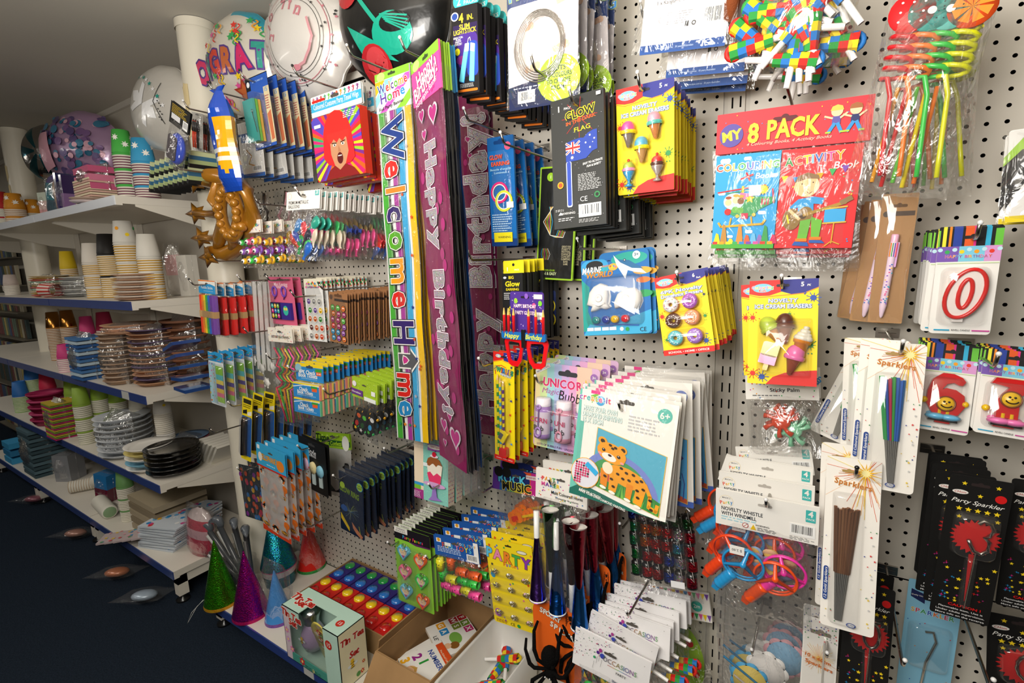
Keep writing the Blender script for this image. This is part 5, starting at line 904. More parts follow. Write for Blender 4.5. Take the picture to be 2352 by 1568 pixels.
def marker_card(name, w, h):
    t = empty(name); b, a = cardbody(w, h, 'f0d818'); a.r(0, .3, 1, .93, '1c5aa8', rad=.12); a.r(.12, .03, .9, .1, '2a2a18'); a.txt(.1, .12, .9, .18, 2, '4a4010'); a.p([(.1, .22), (.5, .19), (.5, .26), (.1, .27)], '1a1a1a'); a.p([(.55, .23), (.95, .2), (.95, .27), (.55, .28)], 'f0f0ea'); b.build('backing_card', t)
    b = MB('foil'); b.lathe([(.001, -.9 * h), (.17 * w, -.9 * h), (.17 * w, -.36 * h), (.14 * w, -.34 * h), (.14 * w, -.31 * h), (.001, -.31 * h)], '6a5a50', 14, o=(0, -.009, 0)); b.build('marker_pen', t); e = MB('clear'); blister(e, -.36 * w, -.92 * h, .36 * w, -.3 * h, .018, .008); e.build('blister', t); return t
def ticket_pack(name, w, h):
    t = empty(name); b = MB('card'); b.slab(-.5 * w, -.35 * h, .5 * w, 0, -.0006, .0006, .002, '2f86c8'); a = Art(b, w, .35 * h, -.0008); a.r(0, 0, 1, .2, 'f0d020'); a.c(.1, .3, .12, '8ab8c8', .1); a.p([(.04, 1), (.04, .62), (.3, .3), (.6, .2), (1, .22), (1, 1)], '2f86c8'); a.r(.72, .25, .95, .45, '3a9a3a'); a.r(.75, .42, .93, .62, 'e8602a'); a.t('50-100', .84, .52, .05, WH); a.t('4PK Check', .42, .5, .13, WH, b=.02); a.t('Book Tickets', .44, .68, .13, WH, b=.02); a.txt(.2, .85, .8, .9, 1, 'b8d8f0'); a.slot(.52, .2, .25, '3a4a5a'); b.build('backing_card', t)
    for k in range(2):
        e = MB('card'); z0 = -(.38 + .31 * k) * h; e.box((-.5 * w, -.012, z0 - .29 * h), (.44 * w, 0, z0), 'e8d8b0'); a = Art(e, .94 * w, .29 * h, -.0122, x0=-.5 * w, z0=z0); a.p([(0, 0), (1, 0), (1, .3), (0, .12)], 'f0d828'); a.r(0, .1, 1, 1, '2f86c8'); a.l([(.0, .3), (.4, .12), (1, .1)], .02, WH); a.t('Check', .4, .4, .13, WH, b=.02); a.t('Book Tickets', .46, .62, .13, WH, b=.02, fit=.6); a.r(.7, .12, .94, .3, '3a9a3a'); a.r(.73, .27, .92, .48, 'e8602a'); a.txt(.15, .8, .9, .88, 1, 'b8d8f0')
        C = ['e88a7a', 'e8c860', '6ab88a', 'e8a888'][k * 2:k * 2 + 2]; e.box((.4401 * w, -.012, z0 - .29 * h), (.47 * w, -.006, z0), C[0]); e.box((.4401 * w, -.006, z0 - .29 * h), (.47 * w, 0, z0), C[1]); e.build('ticket_book', t)
    bag(w * 1.06, .68 * h, -.34 * h, .03, 'bag', 2, name='clear_wrap', parent=t, nx=4, nz=5, cr=.05); return t
def art_skate(a): dots(a, 60, 3, r=.008, cols=['6a9a20', 'f0f8c0']); a.c(.12, .3, .08, 'f0e8f0'); a.r(.0, .55, .45, .85, '6a3a8a'); a.t('Novelties', .2, .7, .08, WH, fit=.34, sh=.2); a.r(.5, .78, .95, .98, 'eef2ee'); a.r(.78, .4, .93, .62, 'f0f0ee')
def fill_skate(t, w, h):
    for i in range(3):
        e = MB('card'); x = (-.28 + .26 * i) * w; e.T = Matrix.Translation((x, -.004 - .004 * (i % 2), -.68 * h)) @ Matrix.Rotation(.35, 4, 'Y'); e.slab(-.013, -.045, .013, .045, -.0015, .0015, .013, '1c1c1c'); a = Art(e, .024, .088, -.0018, x0=-.012, z0=.044); a.c(.5, .3, .35, ['e0602a', '5ac03a', 'e8e8e8'][i], .3); a.c(.5, .62, .3, ['c82a1c', '2a5a2a', '3aa0d8'][i], .4); a.star(.5, .82, .3, ['f0c020', WH, '5ac03a'][i]); 
        for s in (-1, 1): e.lathe([(.004, -.002), (.004, .002)], 'f0b020', 10, 'plastic', o=(.015 * s, .004, .028), ax='x'); e.lathe([(.004, -.002), (.004, .002)], '3ac86a', 10, 'plastic', o=(.015 * s, .004, -.028), ax='x')
        e.T = None; e.build('finger_skateboard', t)
def straws_pack(name, w, h):
    t = empty(name)
    def art(a): dots(a, 40, 6, r=.011, cols=MIX + ['3a3a3a']); a.t('DISTORTED STRAWS', .5, .62, .085, '5a4a3a', fit=.7); a.ct('Party', .5, .25, .06, MIX)
    header(t, w, .14 * h, 'f2eadc', art)
    for i, (x, c) in enumerate(((-.3, 'e8305a'), (-.15, '3ab84a'), (0, 'f0801c'), (.14, 'd8e030'), (.28, 'e84aa0'))):
        e = MB('glow'); z = -.2 * h; x *= w; P = [(x, -.004, z)] + [(x + .012 * k, -.004, z - .015 * k) for k in (1, 2)]
        for k in range(22): q = k * .55; P.append((x + .016 * math.sin(q) + .01, -.006 - .003 * math.cos(q * .5), z - .05 - .0042 * k - .008 * abs(math.cos(q))))
        P.append((x * .5 + .004, -.004, -.95 * h)); e.tube(P, .0025, c, n=7); e.build('crazy_straw', t)
    bag(w * 1.1, .88 * h, -.11 * h, .03, 'bag', 7, name='clear_bag', parent=t); return t
def stick_pack(rainbow):
    def f(name, w, h):
        t = empty(name)
        def art(a): a.p([(0, 0), (1, 0), (1, .06), (0, .1)], OR); a.p([(0, .55), (.3, .3), (.7, .26), (1, .4), (1, 1), (0, 1)], '2f9ad8'); a.t('Paddle Sticks', .5, .55, .12, WH, fit=.7); a.txt(.3, .8, .9, .86, 1, 'd8ecf8')
        header(t, w, .24 * h, 'f2efe8', art); C = ['e8401c', 'f0801c', 'f0d020', '3aa84a', '2a6ac8', '6a3a9a', '7a4aa8'] if rainbow else ['e0241f'] * 7
        for i, c in enumerate(C): e = MB('matt'); x = (-.42 + .125 * i) * w; e.slab(x, -.98 * h, x + .115 * w, -.27 * h, -.008, .006, .003, c); e.build('craft_stick', t)
        e = MB('cardboard'); e.box((-.44 * w, -.0095, -.68 * h), (.45 * w, .0075, -.56 * h), 'c09a68'); e.build('paper_band', t); bag(w * 1.05, .8 * h, -.22 * h, .025, 'bag', 4, name='clear_bag', parent=t, nx=5, nz=6, cr=.05); return t
    return f
def crayon_pack(name, w, h):
    t = empty(name); b, a = cardbody(w, h, 'dfe6ea'); a.p([(0, 0), (.2, .02), (.5, -.02), (1, .01), (1, .17), (0, .17)], '2a9ad8'); dots(a, 24, 2, y1=.16, r=.025); a.r(.0, .2, .45, .97, 'a8d0e0'); dots(a, 26, 5, .03, .22, .42, .95, .03); a.slot(.5, .07, .3, '4a4a4a')
    for i in range(5):
        x = .5 + .1 * i; 
        for z0, z1, c in ((.24, .4, '8ac83a'), (.4, .5, '5ac0c8'), (.5, .58, 'f0d860'), (.58, .66, '5a4a9a'), (.66, .74, 'e8c850'), (.74, .82, 'e87a9a'), (.82, .92, 'a8d860')): a.r(x, z0, x + .085, z1, c)
    b.build('backing_card', t); e = MB('clear'); blister(e, -.05 * w, -.96 * h, .5 * w, -.21 * h, .016, .01); e.build('blister', t); return t
def keyring_card(name, w, h):
    t = empty(name); b, a = cardbody(w, h, 'e0688a', r=.004); a.slot(.5, .06, .25, '6a3040'); a.t('Mini Keyring', .5, .15, .12, 'f8e0e8', fit=.55); a.t('Notebooks', .5, .2, .12, 'f8e0e8', fit=.45); b.build('backing_card', t)
    for x in (-.24, .14): e = MB('plastic'); e.torus((x * w, -.005, -.3 * h), .012, .0028, '7a4ab8', sz=1.3); e.tube([(x * w + .01, -.005, -.34 * h), (x * w - .004, -.005, -.46 * h)], .002, '7a4ab8'); e.build('clip', t)
    e = MB('card'); e.box((-.42 * w, -.01, -.88 * h), (-.02 * w, -.001, -.53 * h), '2a1a4a'); a = Art(e, .4 * w, .35 * h, -.0102, x0=-.42 * w, z0=-.53 * h)
    for i in range(3):
        for j in range(3): a.c(.2 + .3 * i, .2 + .3 * j, .12, ['3ac0b0', 'e83a8a', 'f0c020', '3a8ad8', '8ac83a'][(i * 2 + j) % 5], .14); a.c(.2 + .3 * i, .17 + .3 * j, .05, WH)
    e.build('notebook', t); e = MB('card'); e.box((.0, -.01, -.88 * h), (.4 * w, -.001, -.53 * h), '3a2a8a'); a = Art(e, .4 * w, .35 * h, -.0102, x0=0, z0=-.53 * h); a.c(.5, .45, .26, '3ac0a8', .3); a.c(.4, .35, .09, 'f0e060'); a.c(.6, .35, .09, 'f0e060'); a.p([(.46, .42), (.54, .42), (.5, .5)], OR); e.build('notebook', t); return t
def sticker_sheet(brown):
    def f(name, w, h):
        t = empty(name); b, a = cardbody(w, h, '9a6a42' if brown else 'ecebe8', mt='matt' if brown else 'card', t=.0006, r=.001); R = random.Random(4)
        if brown: a.slot(.5, .06, .4, '5a3a20'); a.c(.12, .1, .09, '5a4030'); a.r(.3, .12, 1, .17, '2a1a12')
        else: a.r(0, 0, 1, .15, 'f0e8d0'); dots(a, 26, 4, y1=.14, r=.04); a.t('puffy stickers', .5, .13, .09, '4a3a8a', fit=.6); a.r(0, .15, 1, .23, '5a3a8a') if 0 else None
        for i in range(3):
            for j in range(6 if brown else 5):
                x = .2 + .3 * i + .04 * (j % 2); y = (.3 if brown else .36) + (.12 if brown else .14) * j; c = R.choice(['a03a6a', '5ab04a', 'd8702a', '3a8ab0', '8a4aa0', 'c83a3a'] if brown else ['c8602a', '6a4a9a', '3a8a3a', '8a8a8a', 'e8b820', '5a2a2a', 'd84a2a']); a.c(x, y, .115, 'e8e4da' if not brown else '4a3020'); a.c(x, y, .095, c); a.c(x - .03, y - .01, .02, WH); a.c(x + .03, y - .01, .02, WH); a.c(x, y + .02, .03, '2a1a1a', .015)
        b.build('sticker_sheet', t); bag(w * 1.04, h, 0, .004, 'clear', 2, nx=3, nz=4, name='clear_sleeve', parent=t, cr=.02); return t
    return f
def art_favor(a): dots(a, 26, 2, r=.013); a.ct('PARTY FAVORS', .5, .42, .1, MIX, b=.03, sx=.9); a.t('Big Eye Ring', .5, .62, .06, '4a4a4a', fit=.3)
def fill_eyes(t, w, h):
    C = ['3ac84a', 'e83a8a', 'f0b818', '8a4ab8', 'e83a8a', '8a4ab8', 'f0b818', '3ac84a', 'f0b818']
    for i, c in enumerate(C):
        e = MB('glow'); x, z = (-.32 + .3 * (i % 3) + .04 * (i // 3)) * w, (-.45 - .2 * (i // 3)) * h; e.torus((x, .004, z + .004), .0095, .004, c, n=16, m=7, ax='y'); e.ball((x, -.008, z), .0095, c, 12); e.ball((x, -.0125, z), .0072, 'f0f0f0', 12); e.ball((x + .001, -.0165, z - .001), .0042, '141414', 10, sy=.8); e.build('eye_ring', t)
def art_balloons(a): a.c(.1, .25, .06, 'd8c8a0'); a.c(.1, .25, .052, 'f4f0e8'); a.t('PREMIUM METALLIC', .37, .6, .085, '1c1c1c', fit=.6, b=.01); a.t('BALLOONS', .24, .82, .085, '1c1c1c', fit=.34, b=.01); a.r(.86, .04, .97, .3, '3ab0b0'); a.t('20', .915, .12, .07, WH, b=.02); a.t('PACK', .915, .22, .03, WH)
BS = [12]
def fill_balloons(t, w, h):
    BS[0] += 1; R = random.Random(BS[0]); C = ['3a50b0', 'e82f3f', '3ac86a', 'f8509a', 'b08a2c', '6a6a72', 'f0e0c8', '2fa08a', '2a6ac8', 'd83a2a', '1a1a3a', '9a7a1c', '2aa85a', '3a8ad0']; R.shuffle(C)
    for i in range(14):
        e = MB('softfoil'); x, z = R.uniform(-.34, .34) * w, R.uniform(-.9, -.42) * h; e.T = Matrix.Translation((x, R.uniform(-.003, .003), z)) @ Matrix.Rotation(R.uniform(-1.6, 1.6), 4, 'Y'); s = R.uniform(.85, 1.2)
        e.lathe([(.001, .03), (.011, .026), (.014, .014), (.012, .0), (.005, -.012), (.004, -.02), (.007, -.024), (.005, -.025)], C[i], 12, o=(0, 0, 0), sy=.3, sx=s); e.T = None; e.build('balloon', t)
def wig_pack(name, w, h):
    t = empty(name)
    def art(a):
        for k in range(12): x = .06 + .08 * k; c = ['c8506a', '8a3a8a', 'c83a3a', '3a9a6a', '6ac83a', '5a4a9a', 'd8502a', 'e8a020', '2aa07a', 'c83a7a'][k % 10]; a.c(x, .1, .011, c); a.l([(x, .13), (x + .008, .22), (x - .012, .32)], .014, c); a.l([(x - .025, .12), (x, .18), (x + .025, .12)], .008, c)
        a.r(0, .36, 1, .76, '3fb4e0'); a.t('Coloured Costume Party Tinsel Wigs', .5, .53, .085, WH, fit=.9, b=.012); a.r(.03, .2, .3, .32, 'd8281f', rad=.02); a.txt(.08, .64, .85, .7, 2, 'a8dcf0'); a.r(0, .76, 1, 1, 'e4f0e8')
    header(t, w, .235 * h, 'eef2ee', art, r=.004); b = MB('card'); b.box((-.47 * w, -.012, -h), (.49 * w, .012, -.26 * h), 'e03a24'); W, H = .96 * w, .74 * h; a = Art(b, W, H, -.0122, x0=-.47 * w, z0=-.26 * h); R = random.Random(3)
    cx, cy = .5, .5
    for k in range(60):
        q = 2 * PI * k / 60; q2 = q + .11; c = R.choice(['e0287a', 'f0a01c', '7a2a8a', 'e8e02a', '3aa86a', 'e83a1c', '5a4ac0', 'f0601c', '9ac82a', 'd8206a'])
        def edge(q):
            dx, dy = math.cos(q), math.sin(q); s = min(.5 / abs(dx) if dx else 9, .5 / abs(dy) if dy else 9); return (cx + dx * s, cy + dy * s)
        a.p([(cx, cy), edge(q), edge(q2)], c)
    a.c(.52, .42, .3, 'e02a24', .38); a.p([(.22, .4), (.82, .4), (.84, .72), (.74, .8), (.3, .78), (.2, .66)], 'd8262a'); a.p([(.36, .4), (.7, .4), (.72, .62), (.64, .8), (.52, .88), (.42, .8), (.36, .62)], 'c8906a'); a.p([(.3, .3), (.76, .3), (.74, .44), (.68, .4), (.62, .46), (.56, .4), (.5, .46), (.44, .4), (.38, .46), (.32, .42)], 'e03028'); a.c(.45, .49, .035, 'e8e0d8', .018); a.c(.62, .49, .035, 'e8e0d8', .018); a.c(.45, .49, .013, '2a1a14'); a.c(.62, .49, .013, '2a1a14'); a.l([(.4, .455), (.49, .465)], .014, '4a2a1a'); a.l([(.58, .465), (.67, .45)], .014, '4a2a1a'); a.p([(.53, .5), (.51, .6), (.57, .6)], 'b87a58'); a.c(.54, .7, .06, '5a1014', .075); a.r(.5, .655, .58, .67, 'f0e8e0'); a.p([(.3, .86), (.42, .8), (.52, .88), (.64, .8), (.8, .88), (.9, 1), (.2, 1)], '8a1a1a'); a.r(.06, .12, .2, .17, 'f4f2f0'); a.txt(.68, .03, .95, .14, 4, 'f8d8d0')
    b.build('wig_insert', t); bag(w, .78 * h, -.24 * h, .028, 'cello', 9, name='clear_bag', parent=t, cr=.04); return t
def clip_pack(name, w, h):
    t = empty(name); b, a = cardbody(w, h, '2a5ab8', r=.002); a.r(0, 0, .2, .17, '10141c'); a.c(.1, .08, .07, 'e8e8e8'); a.l([(0, 0), (1, 0), (1, 1), (0, 1), (0, 0)], .02, '10141c'); a.t('MAGNETIC MEMO CLIPS', .55, .07, .06, 'a8c8f0', fit=.5); a.r(.75, .18, 1, .95, 'd8c8a0'); a.t('15', .85, .22, .14, '3a8ac8', b=.02); a.p([(.78, .55), (.95, .5), (.95, .9), (.82, .92)], 'c8704a'); a.txt(.78, .3, .95, .5, 6, 'a83a4a'); b.build('backing_card', t)
    b = MB('clear'); x0, x1 = -.4 * w, .28 * w; P = rr(x0, -.98 * h, x1, -.27 * h, .004); b.prism(P, -.034, -.001, 'ffffff', 'clear'); b.build('clear_box', t)
    for i, c in enumerate(['3aa8a0', '6ab83a', 'd8a83a']): e = MB('glow'); e.box((x0 + .004 + .005 * i, -.03 + .009 * i, -.92 * h), (x1 - .02, -.023 + .009 * i, -.34 * h), c, 'clear' if 0 else 'glow'); e.build('note_block', t)
    e = MB('wire'); e.torus((.1 * w, -.036, -.52 * h), .004, .0007, 'c8b890', n=12, m=4); e.tube([(.1 * w, -.036, -.53 * h), (.2 * w, -.036, -.82 * h)], .0009, 'c8b890'); e.build('clip', t); return t
def white_pack(name, w, h):
    t = empty(name); b, a = cardbody(w, h, 'e8e6e0'); a.slot(.5, .05, .3, '8a8a8a'); a.r(.0, .2, 1, .24, '2a5aa0'); a.r(.1, .24, .85, .36, '3a6ab0', rad=.02); a.t('CUT-OUT SHAPES', .48, .3, .12, WH, fit=.6); a.r(0, .93, 1, 1, '2a5aa0'); a.l([(.3, .5), (.5, .62), (.35, .75), (.6, .8)], .03, 'c8903a'); a.bar(.5, .8, .9, .9, 3); b.build('backing_card', t); bag(w * 1.05, h, 0, .015, 'bag', 5, nx=5, nz=6, name='clear_bag', parent=t, cr=.1); return t
def brush_pack(name, w, h):
    t = empty(name); b, a = cardbody(w, h, 'e0dcd4'); a.bar(.5, .82, .9, .92, 3); a.slot(.5, .05, .3, '8a8a8a'); b.build('backing_card', t)
    for i in range(3):
        e = MB('plastic'); x = (-.22 + .2 * i) * w; e.tube([(x, -.005, -.2 * h), (x, -.005, -.55 * h), (x, -.005, -.85 * h)], [.003, .004, .0025], 'd8401c' if i < 2 else '2a2a2a'); e.lathe([(.001, 0), (.006, .01), (.005, .03), (.001, .045)], '2a2220', 10, o=(x, -.005, -.5 * h)); e.build('paint_brush', t)
    bag(w * 1.05, h, 0, .016, 'bag', 6, nx=4, nz=6, name='clear_bag', parent=t); return t
def lightstick_box(name, w, h):
    t = empty(name); b = MB('card'); b.box((-w / 2, 0, -h), (w / 2, .015, 0), '1a1718'); a = Art(b, w, h, -.0002); a.r(.05, .2, .98, .8, '2a1a4a'); a.r(.2, .3, .98, .7, '4a2a8a', rad=.2); a.c(.35, .6, .22, '8a2a7a', .12); a.r(.55, .4, .98, .8, '2a4ab0', rad=.15)
    a.t('4', .38, .13, .34, 'f0d838', b=.03); a.t('IN.', .72, .135, .2, 'f0d838', b=.02); a.t('SLIM', .5, .225, .18, 'f0d838', b=.02, fit=.4); a.t('LIGHTSTICK', .5, .28, .18, 'f0d838', b=.02, fit=.88); 
    for k, s in enumerate(('GREAT FOR:', 'FUN', 'PARTY', 'CONCERT')): a.t(s, .24, .34 + .025 * k, .08, 'e8e8e8', fit=.1 + .028 * len(s))
    for p in ([(.5, .42), (.66, .42), (.4, .86), (.22, .84)], [(.72, .42), (.88, .44), (.8, .86), (.62, .85)]): a.p([(x + .02, y + .01) for x, y in p], '3a8ad8'); a.p(p, '7ce8f0'); a.p([p[0], p[1], (p[1][0] - .03, p[1][1] + .09), (p[0][0] - .03, p[0][1] + .09)], 'e8f8f8')
    a.l([(.6, .42), (.64, .37), (.7, .36), (.72, .4)], .02, 'e8f0f0'); a.c(.2, .5, .1, 'f0e818', .1); a.c(.14, .1, .15, 'e0e4f0', .12); a.c(.14, .1, .11, '2a4a9a', .09); a.txt(.25, .88, .8, .93, 4, 'c8c8c8'); a.r(.15, .945, .95, .975, OR, rad=.04); b.build('printed_box', t)
    e = MB('card'); e.slab(-.5 * w, 0, .5 * w, .17 * h, .007, .0082, .012, '3fc0c0'); a = Art(e, w, .17 * h, .0068, z0=.17 * h); a.t('2', .22, .55, .3, WH, b=.03); a.t('PACKS', .66, .7, .15, WH, fit=.5); a.c(.45, .2, .06, '1a3a3a'); e.build('hang_tab', t); return t
def flow_pack(name, w, h):
    t = empty(name); b, a = cardbody(w, h, '1a3a78', mt='card', r=.004); a.r(0, .3, 1, .98, 'efe6e6', rad=.06); a.p([(0, .84), (.55, .8), (1, .78), (1, 1), (0, 1)], '14204a'); a.t('FLOW', .35, .2, .24, '4a9ae8', o='b8c828', ow=.03, b=.03, rot=5); a.t('RING', .75, .13, .24, '4a9ae8', o='b8c828', ow=.03, b=.03)
    for x, y in ((.25, .45), (.8, .32), (.75, .62), (.35, .72)): a.p([(x - .1, y), (x + .1, y - .03), (x + .12, y + .02), (x - .08, y + .04)], 'eec0a0'); a.c(x + .1, y, .04, 'eec0a0')
    a.c(.74, .83, .3, 'b8e03a', .27)
    for k, s in enumerate(('LOTS', 'OF COLOURS', 'TO CHOOSE', 'FROM!')): a.t(s, .74, .765 + .042 * k, .075, '16203a', fit=(.2, .36, .33, .2)[k], b=.015)
    a.bar(.14, .875, .4, .96, 2); a.txt(.08, .85, .5, .865, 1, 'c8d0e0'); b.build('printed_card', t)
    e = MB('wire')
    for k in range(5): e.torus((-.03 * w + .002 * k, -.004 - .002 * k, -.6 * h), .36 * w - .003 * k, .0011, 'c0c0c0', n=40, m=5, sz=1.12)
    e.build('wire_ring', t); bag(w * 1.08, h * 1.03, .01, .03, 'bag', 8, name='clear_bag', parent=t, cr=.07); return t
def kangaroo_pack(name, w, h):
    t = empty(name); b, a = cardbody(w, h, 'f0ecec', r=.002); a.r(0, .93, 1, 1, '1f4f98'); a.t('www.alpen.com.au   30 years Australian', .42, .962, .03, 'b8cce8', fit=.45); a.t('1 x Kangaroo with Aussie Flag 70cm', .55, .62, .055, '4a4a50', fit=.78); a.c(.23, .75, .032, 'e0a0a0'); a.c(.23, .75, .026, 'f0ecec'); a.txt(.3, .7, .6, .8, 6, 'b0b0b4', 2); a.c(.62, .8, .025, '3a3a3a'); a.c(.62, .8, .014, 'f0ecec'); a.r(.52, .78, .56, .82, '3a3a3a'); a.bar(.72, .69, .93, .84, 9); a.p([(.3, .3), (.5, .2), (.45, .5)], '8a6a50'); b.build('printed_insert', t)
    e = MB('cloth'); e.tube([(.49 * w, .004, -.3 * h), (.51 * w, .004, -.6 * h), (.5 * w, .006, -.83 * h)], [.02, .014, .01], '8a4a2a', 'cloth'); e.build('plush_tail', t); bag(w * 1.22, h * 1.04, .01, .03, 'bag', 4, name='clear_bag', parent=t, cr=.05); return t
def blower_bag(name, w, h):
    t = empty(name); R = random.Random(5)
    for i in range(24): e = MB('card'); blowout(e, R, R.uniform(-.38, .38) * w, -R.uniform(.45, .93) * h, R.uniform(-.02, .02), R.uniform(-1.8, 1.8), 1.35); e.build('party_blower', t)
    bag(w, h, 0, .07, 'bag', 9, name='clear_bag', parent=t, cr=.07); return t
def fruit_straws(name, w, h):
    t = empty(name)
    for i, (x, c, fc, fr) in enumerate(((-.26, 'c8141f', 'd81f24', 's'), (-.08, 'e8761c', '2a9a90', 'k'), (.08, '3ac04a', '5ac0b8', 'k'), (.26, 'd8d81c', 'e0501c', 'o'))):
        e = MB('glow'); P = []; z = -.27 * h
        for k in range(40): q = k * .75; P.append((x * w + .016 * math.cos(q), -.006 + .010 * math.sin(q), z - .0019 * k * h / .35))
        P += [(x * w + .004 * k, -.004, z - .28 * h - (.12 * h) * k) for k in (.0, 1, 2, 3)]; e.tube(P, .0032, c, n=7); e.build('curly_straw', t)
        e = MB('card'); e.lathe([(.001, -.002), (.026, -.002), (.026, .001)], fc, 20, ax='y', o=(x * w, -.012, -.2 * h)); a = Art(e, .05, .05, -.0145, x0=x * w - .025, z0=-.2 * h + .025)
        if fr == 's': [a.c(.25 + .25 * (k % 3), .25 + .25 * (k // 3), .03, WH) for k in range(9)]
        elif fr == 'k': a.c(.5, .5, .1, WH); [a.c(.5 + .25 * math.cos(q), .5 + .25 * math.sin(q), .02, '123a3a') for q in range(7)]
        else: [a.p([(.5, .5), (.5 + .42 * math.cos(q * .785), .5 + .42 * math.sin(q * .785)), (.5 + .42 * math.cos(q * .785 + .6), .5 + .42 * math.sin(q * .785 + .6))], 'f0902a') for q in range(8)]
        e.build('paper_fruit', t)
    for i, c in enumerate(['e8a020', 'c81f1f', '6ac04a', 'e8d020', 'e8761c']): e = MB('glow'); e.tube([((-.2 + .09 * i) * w, .008, -.5 * h), ((-.22 + .1 * i) * w, .01, -(.93 + .02 * (i % 2)) * h)], .003, c, n=6); e.build('curly_straw', t)
    bag(w, h, 0, .06, 'bag', 12, name='clear_bag', parent=t, cr=.14, nx=10, nz=14); return t
def topper_pack(name, w, h):
    t = empty(name); e = MB('card')
    for k in range(3):
        e = MB('card'); o = Vector(((-.1 + .2 * k) * w, .004 * k, -(.5 - .1 * k) * h)); r = .26 * w
        for q in range(9): a0 = 2 * PI * q / 9; e.lathe([(.0005, -.0005), (.085 * w, -.0005), (.085 * w, .0005)], ['4aa8dc', 'f2f0ec', 'e0a8b0'][k], 14, ax='y', o=o + Vector((r * .62 * math.cos(a0), 0, r * .62 * math.sin(a0))))
        e.lathe([(.0005, -.001), (.2 * w, -.001), (.2 * w, .001)], ['d8c060', 'e8e4e0', '8ab8d8'][k], 20, ax='y', o=o + Vector((0, -.001, 0))); e.build('paper_topper', t)
    for k in range(4): e = MB('matt'); e.tube([((-.4 + .12 * k) * w, -.004, (-.38 - .1 * k) * h), ((.2 + .1 * k) * w, -.004, (-.55 - .1 * k) * h)], .0024, 'f0e8e0' if k else '4aa0d8', n=6); e.build('straw', t)
    bag(w, h, 0, .016, 'milky' if 0 else 'bag', 3, name='clear_bag', parent=t, cr=.06); return t
def digit_band(a): pass
def banner2m(name, w, h):
    t = empty(name)
    def art(a):
        for k in range(26): 
            for y in (.02, .74): a.p([(k / 26, y), ((k + 1) / 26, y), ((k + .5) / 26, y + .22)], MIX[(k * 3) % 7])
        a.t('BANNER', .66, .5, .09, '3a3a3a', b=.03, fit=.22); a.c(.88, .48, .05, '3fb0a0'); a.t('2m', .88, .48, .05, WH)
    header(t, w, .25 * h, 'f2eee6', art, hole=False); b = MB('card'); b.lathe([(.001, -.001), (.19 * w, -.001), (.19 * w, .001)], '9ac82a', 30, ax='y', o=(.18 * w, 0, -.62 * h), sy=1.7); a = Art(b, w, .75 * h, -.0015, z0=-.25 * h); [a.c(x, y, .035, RD if k % 2 else '3fb0a0') for k, (x, y) in enumerate(((.7, .15), (.76, .3), (.7, .5), (.78, .65), (.62, .9)))]; [a.c(.68 + .16 * math.cos(q * .3), .5 + .3 * math.sin(q * .3), .006, WH) for q in range(20)]; b.build('paper_shapes', t); bag(w * .9, h * .8, -.2 * h, .02, 'bag', 4, name='clear_bag', parent=t); return t
